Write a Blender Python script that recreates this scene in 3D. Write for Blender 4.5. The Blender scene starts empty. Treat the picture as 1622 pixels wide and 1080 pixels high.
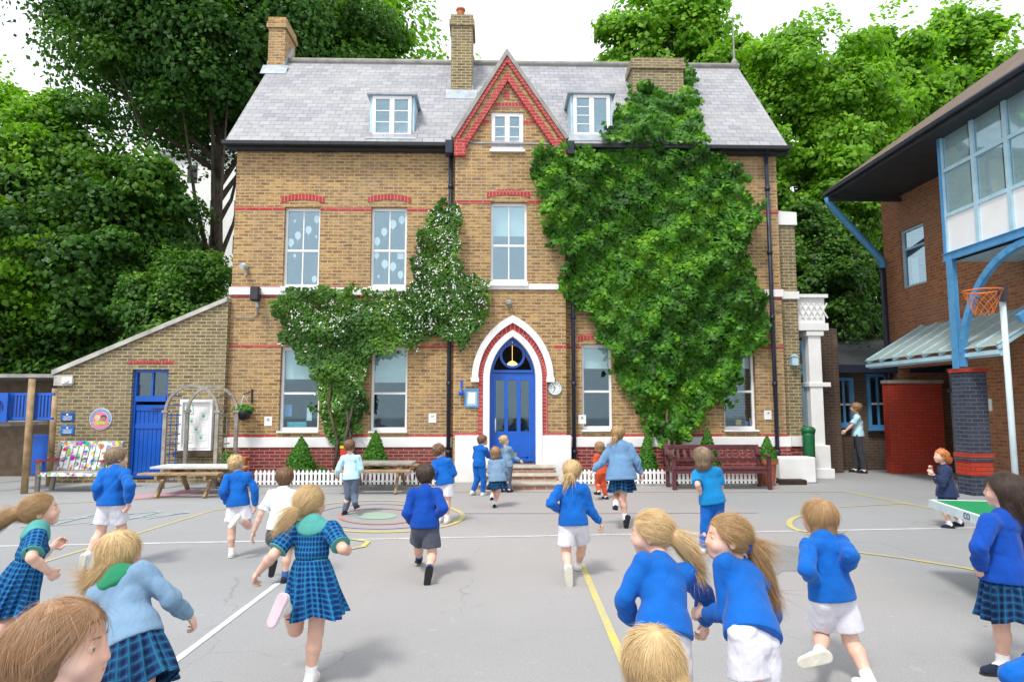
import bpy, bmesh, math, random
import numpy as np
from mathutils import Vector, noise as mnoise
random.seed(7)
R = math.radians
sc = bpy.context.scene
col = sc.collection
# ---------------------------------------------------------------- camera
FPX, PW, PH = 1050.0, 1622.0, 1080.0
CAMZ = 1.65
TH = math.atan(103.0/FPX); PS = math.atan(26.0*math.cos(TH)/FPX)
cd = bpy.data.cameras.new('camera'); cam = bpy.data.objects.new('camera', cd); col.objects.link(cam)
cam.location = (0, 0, CAMZ); cam.rotation_euler = (math.pi/2+TH, 0, -PS)
cd.sensor_width = 36; cd.sensor_fit = 'HORIZONTAL'; cd.lens = FPX/PW*36; cd.clip_end = 600; cd.clip_start = 0.05
sc.camera = cam
# ---------------------------------------------------------------- sky, sun, exposure
SUN_EL, SUN_AZ = R(58), R(-150)      # azimuth from +Y, clockwise
w = bpy.data.worlds.new('World'); sc.world = w; w.use_nodes = True
nt = w.node_tree; nt.nodes.clear()
sky = nt.nodes.new('ShaderNodeTexSky'); sky.sky_type = 'NISHITA'; sky.sun_disc = False
sky.sun_elevation = SUN_EL; sky.sun_rotation = SUN_AZ; sky.dust_density = 3.0
mx = nt.nodes.new('ShaderNodeMix'); mx.data_type = 'RGBA'; mx.inputs[0].default_value = 0.86
mx.inputs[7].default_value = (9.6, 9.9, 10.3, 1)     # an even layer of bright overcast over the blue
nt.links.new(sky.outputs[0], mx.inputs[6])
bg = nt.nodes.new('ShaderNodeBackground'); bg.inputs[1].default_value = 0.10
out = nt.nodes.new('ShaderNodeOutputWorld')
nt.links.new(mx.outputs[2], bg.inputs[0]); nt.links.new(bg.outputs[0], out.inputs[0])
sd = bpy.data.lights.new('sun', 'SUN'); sd.energy = 1.9; sd.angle = R(11); sd.color = (1, .96, .9)
sun = bpy.data.objects.new('sun', sd); col.objects.link(sun)
_d = Vector((math.sin(SUN_AZ)*math.cos(SUN_EL), math.cos(SUN_AZ)*math.cos(SUN_EL), math.sin(SUN_EL)))
sun.rotation_euler = _d.to_track_quat('Z', 'Y').to_euler()
sc.view_settings.view_transform = 'Standard'; sc.view_settings.look = 'None'
sc.view_settings.exposure = 0.72; sc.view_settings.gamma = 1.0
sc.render.engine = 'CYCLES'
sc.cycles.max_bounces = 8; sc.cycles.transparent_max_bounces = 12
# ---------------------------------------------------------------- where a direction of view meets a real surface
_F = Vector((math.sin(PS)*math.cos(TH), math.cos(PS)*math.cos(TH), math.sin(TH)))
_R = Vector((math.cos(PS), -math.sin(PS), 0)); _U = _R.cross(_F)
C0 = Vector((0, 0, CAMZ))
def ray(px, py): return _F*FPX + _R*(px-PW/2) - _U*(py-PH/2)
def at(px, py, Y):
    d = ray(px, py); return C0 + d*(Y/d.y)
def atx(px, py, X):
    d = ray(px, py); return C0 + d*(X/d.x)
def gr(px, py, z=0.0):
    d = ray(px, py); return C0 + d*((z-CAMZ)/d.z)
def rect(x0, y0, x1, y1, Y):          # X0,X1,Z0,Z1 on the plane at distance Y
    ym, xm = (y0+y1)/2, (x0+x1)/2
    return at(x0, ym, Y).x, at(x1, ym, Y).x, at(xm, y1, Y).z, at(xm, y0, Y).z
# ---------------------------------------------------------------- object helpers
def tag(o, label=None, cat=None, group=None, kind=None):
    if label: o['label'] = label
    if cat: o['category'] = cat
    if group: o['group'] = group
    if kind: o['kind'] = kind
    return o
def empty(name, loc, label=None, cat=None, group=None, rz=0):
    o = bpy.data.objects.new(name, None); col.objects.link(o); o.location = loc; o.rotation_euler.z = rz
    o.empty_display_size = .2
    return tag(o, label, cat, group)
def wloc(o):
    v = Vector((0, 0, 0))
    while o is not None: v = v+o.location; o = o.parent
    return v
def finish(me, name, m, parent, loc=None):
    o = bpy.data.objects.new(name, me); col.objects.link(o)
    if m: me.materials.append(m)
    off = wloc(parent) if parent else (Vector(loc) if loc is not None else None)
    if off is not None and off.length > 0:
        n = len(me.vertices); a = np.empty(n*3, np.float32); me.vertices.foreach_get('co', a)
        a = (a.reshape(-1, 3)-np.array(off, np.float32)).ravel(); me.vertices.foreach_set('co', a)
    if parent: o.parent = parent
    elif loc is not None: o.location = loc
    return o
def boxuv(me):
    if not len(me.loops): return
    uv = me.uv_layers.new(name='UVMap')
    nl = len(me.loops); vi = np.empty(nl, np.int32); me.loops.foreach_get('vertex_index', vi)
    co = np.empty(len(me.vertices)*3, np.float32); me.vertices.foreach_get('co', co); co = co.reshape(-1, 3)
    npy = len(me.polygons); nn = np.empty(npy*3, np.float32); me.polygons.foreach_get('normal', nn); nn = nn.reshape(-1, 3)
    lt = np.empty(npy, np.int32); me.polygons.foreach_get('loop_total', lt)
    ln = np.repeat(nn, lt, axis=0); p = co[vi]; a = np.abs(ln)
    out = np.stack([p[:, 0], p[:, 2]], 1)
    mxx = (a[:, 0] > a[:, 1]) & (a[:, 0] > a[:, 2]*.45)
    mz = (a[:, 2] > .9)
    out[mxx] = np.stack([p[:, 1], p[:, 2]], 1)[mxx]; out[mz] = p[mz][:, :2]
    uv.data.foreach_set('uv', out.astype(np.float32).ravel())
class MB:
    def __init__(s): s.v = []; s.f = []
    def add(s, vs, fs):
        b = len(s.v); s.v += [tuple(v) for v in vs]; s.f += [tuple(i+b for i in f) for f in fs]; return s
    def box(s, x0, x1, y0, y1, z0, z1):
        if x0 > x1: x0, x1 = x1, x0
        if y0 > y1: y0, y1 = y1, y0
        if z0 > z1: z0, z1 = z1, z0
        v = [(x0, y0, z0), (x1, y0, z0), (x1, y1, z0), (x0, y1, z0), (x0, y0, z1), (x1, y0, z1), (x1, y1, z1), (x0, y1, z1)]
        return s.add(v, [(0, 3, 2, 1), (4, 5, 6, 7), (0, 1, 5, 4), (1, 2, 6, 5), (2, 3, 7, 6), (3, 0, 4, 7)])
    def bar(s, a, b, w, h, up=(0, 0, 1)):      # a beam from a to b, w across, h along up
        a, b = Vector(a), Vector(b); d = (b-a).normalized(); u = Vector(up)
        if abs(d.dot(u)) > .98: u = Vector((0, 1, 0))
        r = d.cross(u).normalized(); u = r.cross(d).normalized()
        v = [p+r*(i*w/2)+u*(j*h/2) for p in (a, b) for i, j in ((-1, -1), (1, -1), (1, 1), (-1, 1))]
        return s.add(v, [(0, 1, 2, 3), (7, 6, 5, 4), (0, 4, 5, 1), (1, 5, 6, 2), (2, 6, 7, 3), (3, 7, 4, 0)])
    def tube(s, pts, r, n=8, cap=True):
        pts = [Vector(p) for p in pts]; rs = r if isinstance(r, (list, tuple)) else [r]*len(pts)
        prev = None; rings = []
        for i, p in enumerate(pts):
            t = (pts[min(i+1, len(pts)-1)]-pts[max(i-1, 0)]).normalized()
            if prev is None: prev = t.orthogonal().normalized()
            prev = (prev-t*prev.dot(t))
            prev = prev.normalized() if prev.length > 1e-6 else t.orthogonal().normalized()
            q = t.cross(prev)
            rings.append([p+(prev*math.cos(k*2*math.pi/n)+q*math.sin(k*2*math.pi/n))*rs[i] for k in range(n)])
        vs = [v for rr in rings for v in rr]; fs = []
        for i in range(len(pts)-1):
            for k in range(n): fs.append((i*n+k, i*n+(k+1) % n, (i+1)*n+(k+1) % n, (i+1)*n+k))
        if cap: fs.append(tuple(reversed(range(n)))); fs.append(tuple((len(pts)-1)*n+k for k in range(n)))
        return s.add(vs, fs)
    def lathe(s, prof, c, n=20, a0=0, a1=2*math.pi):   # prof: (r,z) pairs from bottom to top
        c = Vector(c); vs = []; fs = []
        for r, z in prof:
            for k in range(n):
                a = 2*math.pi*k/n; vs.append(c+Vector((r*math.cos(a), r*math.sin(a), z)))
        for i in range(len(prof)-1):
            for k in range(n): fs.append((i*n+k, i*n+(k+1) % n, (i+1)*n+(k+1) % n, (i+1)*n+k))
        fs.append(tuple(reversed(range(n)))); fs.append(tuple((len(prof)-1)*n+k for k in range(n)))
        return s.add(vs, fs)
    def plate(s, outer, holes, mp, dv, back=True):      # outline with holes, mapped to 3-D by mp and given the thickness dv
        bm = bmesh.new(); loops = []; es = []
        for lp in [outer]+list(holes):
            vs = [bm.verts.new((p[0], p[1], 0)) for p in lp]
            es += [bm.edges.new((vs[i], vs[(i+1) % len(vs)])) for i in range(len(vs))]
        bmesh.ops.triangle_fill(bm, edges=es, use_beauty=True)
        bm.verts.index_update(); base = len(s.v); dv = Vector(dv)
        P = [Vector(mp(v.co.x, v.co.y)) for v in bm.verts]; n = len(P)
        s.v += [tuple(p) for p in P]+[tuple(p+dv) for p in P]
        for f in bm.faces:
            ids = [v.index for v in f.verts]; a, b, c = [P[i] for i in ids[:3]]
            if (b-a).cross(c-a).dot(dv) > 0: ids = ids[::-1]
            s.f.append(tuple(base+i for i in ids))
            if back: s.f.append(tuple(base+n+i for i in reversed(ids)))
        k = 0
        for lp in [outer]+list(holes):
            m = len(lp)
            for i in range(m): s.f.append((base+k+i, base+k+(i+1) % m, base+n+k+(i+1) % m, base+n+k+i))
            k += m
        bm.free(); return s
    def mark(s): s.mk = getattr(s, 'mk', [(0, 0)])+[(len(s.v), len(s.f))]
    def build_each(s, name, m, parent=None, **kw):      # every marked piece becomes a part of its own
        ks = [(0, 0)]+getattr(s, 'mk', [])+[(len(s.v), len(s.f))]; ks = sorted(set(ks)); r = []
        for (v0, f0), (v1, f1) in zip(ks[:-1], ks[1:]):
            if f1 > f0: q = MB(); q.v = s.v[v0:v1]; q.f = [tuple(i-v0 for i in f) for f in s.f[f0:f1]]; r.append(q.build(name, m, parent, **kw))
        return r
    def build(s, name, m, parent=None, loc=None, bevel=0, smooth=False, label=None, fixn=True):
        me = bpy.data.meshes.new(name); me.from_pydata(s.v, [], s.f); me.validate()
        if fixn or bevel:
            bm = bmesh.new(); bm.from_mesh(me)
            if bevel:
                bmesh.ops.remove_doubles(bm, verts=bm.verts, dist=1e-5) if False else None
                ed = [e for e in bm.edges if len(e.link_faces) == 2 and e.calc_face_angle(0) > .6]
                bmesh.ops.bevel(bm, geom=ed, offset=bevel, segments=1, affect='EDGES', clamp_overlap=True)
            bmesh.ops.recalc_face_normals(bm, faces=bm.faces); bm.to_mesh(me); bm.free()
        boxuv(me)
        if smooth: me.polygons.foreach_set('use_smooth', [True]*len(me.polygons))
        o = finish(me, name, m, parent, loc)
        if label: o['label'] = label
        return o
def XZ(Y): return lambda a, b: (a, Y, b)
def YZ(X): return lambda a, b: (X, a, b)
def XY(Z): return lambda a, b: (a, b, Z)
def rc(x0, x1, z0, z1): return [(x0, z0), (x1, z0), (x1, z1), (x0, z1)]
def children(o): return [c for c in bpy.data.objects if c.parent == o]
def copy_tree(o, parent=None):
    c = o.copy(); col.objects.link(c); c.parent = parent
    for ch in children(o): copy_tree(ch, c)
    return c
# ---------------------------------------------------------------- materials
class NT:
    def __init__(s, name):
        s.m = bpy.data.materials.new(name); s.m.use_nodes = True; s.t = s.m.node_tree; s.t.nodes.clear()
        s.out = s.n('OutputMaterial'); s.b = s.n('BsdfPrincipled'); s.l(s.b.outputs[0], s.out.inputs[0])
    def n(s, k, **kw):
        x = s.t.nodes.new('ShaderNode'+k)
        for a, v in kw.items(): setattr(x, a, v)
        return x
    def l(s, a, b): s.t.links.new(a, b)
    def set(s, node, i, v):
        if hasattr(v, 'is_output'): s.l(v, node.inputs[i])
        else: node.inputs[i].default_value = v
    def coord(s, kind='Object'): return s.n('TexCoord').outputs[kind]
    def noise(s, vec, scale, detail=3, rough=.55, dist=0):
        x = s.n('TexNoise'); s.l(vec, x.inputs['Vector']); x.inputs['Scale'].default_value = scale
        x.inputs['Detail'].default_value = detail; x.inputs['Roughness'].default_value = rough; x.inputs['Distortion'].default_value = dist
        return x.outputs[0]
    def ramp(s, f, pts):
        x = s.n('ValToRGB'); s.l(f, x.inputs[0]); e = x.color_ramp.elements
        while len(e) < len(pts): e.new(.5)
        for q, (p, c) in zip(e, pts): q.position = p; q.color = (*c, 1) if len(c) == 3 else c
        return x.outputs[0]
    def mix(s, f, a, b, mode='MIX'):
        x = s.n('Mix', data_type='RGBA', blend_type=mode)
        s.set(x, 0, f); s.set(x, 6, (*a, 1) if isinstance(a, tuple) and len(a) == 3 else a); s.set(x, 7, (*b, 1) if isinstance(b, tuple) and len(b) == 3 else b)
        return x.outputs[2]
    def math(s, op, a, b=0., c=0.):
        x = s.n('Math', operation=op); s.set(x, 0, a); s.set(x, 1, b); s.set(x, 2, c); return x.outputs[0]
    def mapr(s, f, a, b, c, d):
        x = s.n('MapRange'); s.set(x, 0, f); 
        for i, v in enumerate((a, b, c, d)): x.inputs[i+1].default_value = v
        return x.outputs[0]
    def scale(s, vec, sx, sy, sz, rot=(0, 0, 0)):
        x = s.n('Mapping'); s.l(vec, x.inputs[0]); x.inputs['Scale'].default_value = (sx, sy, sz); x.inputs['Rotation'].default_value = rot; return x.outputs[0]
    def bump(s, h, st=.3, dist=.01):
        x = s.n('Bump'); x.inputs['Strength'].default_value = st; x.inputs['Distance'].default_value = dist; s.l(h, x.inputs['Height'])
        s.l(x.outputs[0], s.b.inputs['Normal']); return x
    def base(s, c): s.set(s.b, 'Base Color', (*c, 1) if isinstance(c, tuple) and len(c) == 3 else c)
    def p(s, **kw):
        for k, v in kw.items(): s.set(s.b, k.replace('_', ' ').title().replace('Ior', 'IOR'), v)
        return s
def pm(name, c, rough=.65, var=.18, scale=6., bump=.15, bscale=60., bdist=.004, metal=0., spec=.35, c2=None, **kw):
    t = NT(name); oc = t.coord('Object'); n1 = t.noise(oc, scale, 4)
    c2 = c2 or tuple(x*(1-var*1.6) for x in c); c1 = tuple(min(1, x*(1+var*.6)) for x in c)
    t.base(t.mix(t.mapr(n1, .3, .7, 0, 1), c2, c1))
    t.b.inputs['Roughness'].default_value = rough; t.b.inputs['Metallic'].default_value = metal
    t.b.inputs['Specular IOR Level'].default_value = spec
    if bump: t.bump(t.noise(oc, bscale, 3), bump, bdist)
    return t.m
def brick_mat(name, a, b, mortar, c3=None, w=.225, h=.075, mort=.010, squash=1., dirt=.35, bias=0., c3amt=.75, stain=(.25, .22, .17)):
    t = NT(name); uv = t.coord('UV'); x = t.n('TexBrick'); t.l(uv, x.inputs[0])
    x.offset = .5; x.inputs['Color1'].default_value = (*a, 1); x.inputs['Color2'].default_value = (*b, 1); x.inputs['Mortar'].default_value = (*mortar, 1)
    x.inputs['Scale'].default_value = 1; x.inputs['Mortar Size'].default_value = mort; x.inputs['Mortar Smooth'].default_value = .2
    x.inputs['Bias'].default_value = bias; x.inputs['Brick Width'].default_value = w; x.inputs['Row Height'].default_value = h
    c = x.outputs[0]
    if c3:
        n = t.noise(t.scale(uv, 1/w, 1/h, 1), .9, 2, .6)
        c = t.mix(t.math('MULTIPLY', t.mapr(n, .46, .62, 0, c3amt), t.math('SUBTRACT', 1., x.outputs[1])), c, c3)
    n2 = t.noise(uv, .55, 5, .6); c = t.mix(t.mapr(n2, .45, .75, 0, dirt), c, stain)
    ns = t.noise(t.scale(uv, 2.6, .28, 1), 1.6, 5, .65); c = t.mix(t.mapr(ns, .52, .78, 0, dirt*1.3), c, tuple(q*.6 for q in stain)); c = t.mix(t.mapr(t.noise(uv, 1.9, 4, .7), .58, .74, 0, dirt*.6), c, (.50, .40, .26))
    n3 = t.noise(uv, 34, 3); c = t.mix(t.mapr(n3, .3, .7, 0, .22), c, (1.0, .95, .85), 'MULTIPLY')
    c = t.mix(t.mapr(n3, .55, .8, 0, .35), c, tuple(q*.55 for q in a))
    t.base(c); t.b.inputs['Roughness'].default_value = .88; t.b.inputs['Specular IOR Level'].default_value = .2
    hh = t.math('ADD', t.math('SUBTRACT', 1., x.outputs[1]), t.math('MULTIPLY', n3, .5)); t.bump(hh, .55, .008)
    return t.m
M = {}
M['stock'] = brick_mat('stock_brick', (.50, .30, .105), (.29, .165, .062), (.45, .39, .27), (.17, .075, .035))
M['oldstock'] = brick_mat('old_stock_brick', (.31, .225, .10), (.17, .12, .055), (.42, .40, .28), (.10, .07, .045), dirt=.5)
M['redtrim'] = brick_mat('red_rubbed_brick', (.46, .052, .055), (.36, .04, .045), (.52, .28, .25), None, w=.3, h=.075, mort=.006, dirt=.2)
M['redvous'] = brick_mat('red_voussoir_brick', (.46, .052, .055), (.36, .04, .045), (.52, .30, .27), None, w=.078, h=.25, mort=.006, dirt=.2)
M['plinth'] = brick_mat('dark_red_plinth_brick', (.33, .035, .04), (.21, .026, .032), (.36, .22, .18), (.12, .025, .03), dirt=.2)
M['orange'] = brick_mat('orange_brown_brick', (.43, .17, .07), (.30, .105, .045), (.34, .22, .15), (.20, .07, .035), dirt=.3)
M['newred'] = brick_mat('painted_red_brick', (.50, .055, .028), (.42, .045, .024), (.24, .03, .02), None, dirt=.15, mort=.007)
M['bluebrick'] = brick_mat('blue_engineering_brick', (.045, .06, .10), (.03, .04, .07), (.10, .11, .13), None, dirt=.1)
M['darkbrick'] = brick_mat('dark_brown_brick', (.10, .06, .045), (.07, .045, .035), (.12, .10, .08), None, dirt=.3)
M['stepbrick'] = brick_mat('step_brick', (.37, .17, .12), (.28, .12, .09), (.45, .38, .33), None, dirt=.3)
M['white'] = pm('white_masonry_paint', (.80, .80, .79), .6, .05, 3, .15, 40)
M['whitew'] = pm('white_gloss_paint', (.82, .83, .84), .35, .03, 3, .05, 30)
M['blued'] = pm('royal_blue_gloss_paint', (.008, .10, .50), .3, .12, 3, .08, 50, spec=.45)
M['bluel'] = pm('light_blue_steel_paint', (.09, .30, .56), .4, .12, 4, .05, 50)
M['bluep'] = pm('pale_blue_paint', (.42, .62, .72), .45, .1, 4, .05, 50)
M['black'] = pm('black_painted_iron', (.022, .024, .03), .45, .2, 6, .1, 60)
M['navypipe'] = pm('dark_blue_black_iron', (.025, .032, .055), .4, .2, 6, .1, 60)
M['lead'] = pm('lead_flashing', (.36, .41, .45), .5, .15, 5, .15, 30)
M['stone'] = pm('worn_step_stone', (.50, .46, .38), .8, .2, 5, .3, 50)
M['coping'] = pm('pale_coping_stone', (.48, .47, .43), .85, .25, 4, .3, 40)
M['conc'] = pm('grey_concrete', (.32, .31, .29), .85, .2, 4, .3, 60)
M['maroon'] = pm('maroon_stained_wood', (.115, .035, .04), .5, .25, 8, .2, 70)
M['wood'] = pm('weathered_tan_wood', (.38, .26, .14), .7, .3, 5, .3, 60)
M['greywood'] = pm('silvered_grey_wood', (.33, .31, .27), .8, .25, 6, .3, 60)
M['darkwood'] = pm('dark_brown_wood', (.10, .07, .045), .7, .25, 6, .3, 60)
M['palewood'] = pm('pale_bleached_plank', (.56, .57, .55), .6, .12, 5, .2, 60)
M['terracotta'] = pm('terracotta', (.42, .13, .06), .75, .2, 8, .2, 60)
M['soil'] = pm('dark_soil', (.05, .035, .025), .95, .3, 12, .8, 40, bdist=.02)
M['bark'] = pm('tree_bark', (.10, .08, .06), .9, .35, 5, .9, 14, bdist=.04)
M['stem'] = pm('climber_stem', (.26, .20, .14), .85, .3, 9, .6, 40, bdist=.01)
M['steel'] = pm('pale_painted_steel', (.55, .66, .70), .4, .1, 6, .05, 60)
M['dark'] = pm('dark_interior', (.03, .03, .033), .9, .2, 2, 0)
M['room'] = pm('sky_tinted_room_wall', (.16, .20, .23), .9, .2, 2, 0)  # bluish grey puts the sky reflection of the panes into the wall behind
M['paper'] = pm('white_paper', (.82, .82, .80), .8, .03, 6, .05, 30)
M['blind'] = pm('cream_roller_blind', (.62, .72, .68), .8, .06, 3, .1, 60)
M['blindw'] = pm('white_green_blind', (.86, .93, .89), .8, .04, 3, .05, 60)
M['brass'] = pm('brass', (.62, .42, .13), .3, .15, 10, .05, 60, metal=1)
M['green'] = pm('green_plastic', (.012, .13, .045), .4, .15, 5, .05, 60)
M['orangep'] = pm('orange_steel', (.62, .17, .04), .45, .15, 6, .05, 60)
M['fascia'] = pm('charcoal_fascia_board', (.035, .038, .045), .6, .2, 4, .1, 40)
M['tile'] = brick_mat('brown_roof_tile', (.20, .15, .12), (.15, .11, .09), (.05, .04, .035), None, w=.17, h=.11, mort=.008, dirt=.3)
def slate():
    t = NT('grey_lilac_slate'); uv = t.coord('UV'); x = t.n('TexBrick'); t.l(uv, x.inputs[0]); x.offset = .5
    x.inputs['Color1'].default_value = (.335, .335, .365, 1); x.inputs['Color2'].default_value = (.225, .23, .255, 1); x.inputs['Mortar'].default_value = (.13, .13, .16, 1)
    x.inputs['Scale'].default_value = 1; x.inputs['Mortar Size'].default_value = .007; x.inputs['Brick Width'].default_value = .26; x.inputs['Row Height'].default_value = .19
    n = t.noise(uv, .8, 6, .65); c = t.mix(t.mapr(n, .42, .72, 0, .55), x.outputs[0], (.42, .42, .39))
    n2 = t.noise(uv, 7, 4, .7); c = t.mix(t.mapr(n2, .58, .68, 0, .7), c, (.15, .16, .09)); n3 = t.noise(uv, 40, 3)
    c = t.mix(t.mapr(n3, .5, .75, 0, .35), c, (.22, .23, .27)); t.base(c)
    t.b.inputs['Roughness'].default_value = .55
    sp = t.n('SeparateXYZ'); t.l(uv, sp.inputs[0])
    saw = t.math('FRACT', t.math('DIVIDE', sp.outputs[1], .19))
    t.bump(t.math('ADD', t.math('MULTIPLY', t.math('SUBTRACT', 1., x.outputs[1]), .6), t.math('ADD', t.math('MULTIPLY', saw, -.8), t.math('MULTIPLY', n3, .3))), .6, .012)
    return t.m
M['slate'] = slate()
def glass(name, tint=(.05, .08, .10), refl=.22, rough=.03, gcol=(.62, .82, .92, 1)):
    t = NT(name); g = t.n('BsdfGlossy'); g.inputs['Roughness'].default_value = rough; g.inputs[0].default_value = gcol
    tr = t.n('BsdfTransparent'); tr.inputs[0].default_value = (.90, .95, .97, 1)
    lw = t.n('LayerWeight'); fac_ = t.math('MULTIPLY', t.math('POWER', lw.outputs[1], 4.), .6)
    nz = t.noise(t.coord('Object'), 1.3, 2); bp = t.n('Bump'); bp.inputs['Strength'].default_value = .06; bp.inputs['Distance'].default_value = .02; t.l(nz, bp.inputs['Height']); t.l(bp.outputs[0], g.inputs['Normal'])
    m = t.n('MixShader'); t.l(t.math('ADD', fac_, refl), m.inputs[0]); t.l(tr.outputs[0], m.inputs[1]); t.l(g.outputs[0], m.inputs[2]); t.l(m.outputs[0], t.out.inputs[0])
    return t.m
M['glass'] = glass('window_glass', refl=.23); M['glassroof'] = glass('canopy_glazing', refl=.25, rough=.1)
def frosted():
    t = NT('frosted_canopy_sheet'); t.base((.62, .70, .68)); t.b.inputs['Roughness'].default_value = .35; tl = t.n('BsdfTranslucent'); tl.inputs[0].default_value = (.8, .88, .85, 1); m = t.n('MixShader'); m.inputs[0].default_value = .65; t.l(t.b.outputs[0], m.inputs[1]); t.l(tl.outputs[0], m.inputs[2]); t.l(m.outputs[0], t.out.inputs[0]); return t.m
M['glassroof'] = frosted()
M['glassdark'] = glass('dim_window_glass', refl=.09)
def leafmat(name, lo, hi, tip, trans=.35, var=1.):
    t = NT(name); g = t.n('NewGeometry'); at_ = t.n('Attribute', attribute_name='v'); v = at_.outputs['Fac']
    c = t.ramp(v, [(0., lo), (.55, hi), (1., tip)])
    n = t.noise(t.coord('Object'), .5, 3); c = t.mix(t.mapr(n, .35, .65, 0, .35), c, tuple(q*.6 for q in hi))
    t.base(c); t.b.inputs['Roughness'].default_value = .5; t.b.inputs['Specular IOR Level'].default_value = .35
    tl = t.n('BsdfTranslucent'); t.l(t.mix(1., c, (1.1, 1.25, .5), 'MULTIPLY'), tl.inputs[0]); m = t.n('MixShader'); m.inputs[0].default_value = trans
    t.l(t.b.outputs[0], m.inputs[1]); t.l(tl.outputs[0], m.inputs[2]); t.l(m.outputs[0], t.out.inputs[0]); return t.m
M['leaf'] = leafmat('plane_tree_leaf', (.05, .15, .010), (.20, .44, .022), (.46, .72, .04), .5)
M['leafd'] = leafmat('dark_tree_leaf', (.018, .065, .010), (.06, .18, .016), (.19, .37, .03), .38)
M['ivy'] = leafmat('creeper_leaf', (.008, .045, .005), (.075, .26, .014), (.36, .66, .03), .35)
M['jas'] = leafmat('climber_leaf', (.015, .06, .008), (.07, .20, .02), (.22, .42, .03), .3)
M['box'] = leafmat('box_leaf', (.03, .12, .012), (.07, .25, .02), (.15, .38, .03), .3)
M['flower'] = pm('white_petal', (.80, .82, .76), .7, .05, 6, 0)
# ---------------------------------------------------------------- foliage: many small folded leaves
def leaves_mesh(name, P, N, size, seed=0, asp=.75, jitter=.6, val=None, droop=0.25):
    rng = np.random.default_rng(seed); n = len(P); P = np.asarray(P, float); N = np.asarray(N, float)
    N = N+rng.normal(0, jitter, (n, 3)); N[:, 2] += .25; N /= np.linalg.norm(N, axis=1)[:, None]+1e-9
    T = rng.normal(0, 1, (n, 3)); T[:, 2] -= droop*2; T -= N*(T*N).sum(1)[:, None]; T /= np.linalg.norm(T, axis=1)[:, None]+1e-9
    B = np.cross(N, T); s = (size*rng.uniform(.65, 1.3, n))[:, None]
    a = P-T*s*.5; b = P+B*s*asp*.5-N*s*.12; c = P+T*s*.5-N*s*.1; d = P-B*s*asp*.5-N*s*.12; mid = P+T*s*.05+N*s*.06
    V = np.stack([a, b, c, d, mid], 1).reshape(-1, 3)
    idx = np.arange(n)[:, None]*5
    F = np.stack([idx+np.array([0, 1, 4]), idx+np.array([1, 2, 4]), idx+np.array([2, 3, 4]), idx+np.array([3, 0, 4])], 1).reshape(-1, 3)
    me = bpy.data.meshes.new(name); me.vertices.add(len(V)); me.vertices.foreach_set('co', V.astype(np.float32).ravel())
    me.loops.add(F.size); me.loops.foreach_set('vertex_index', F.astype(np.int32).ravel()); me.polygons.add(len(F))
    me.polygons.foreach_set('loop_start', np.arange(0, F.size, 3, dtype=np.int32)); me.polygons.foreach_set('loop_total', np.full(len(F), 3, np.int32))
    me.update(calc_edges=True)
    vv = rng.beta(2, 2.6, n) if val is None else np.clip(val+rng.normal(0, .14, n), 0, 1)
    a_ = me.attributes.new('v', 'FLOAT', 'POINT'); a_.data.foreach_set('value', np.repeat(vv, 5).astype(np.float32))
    return me
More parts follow.
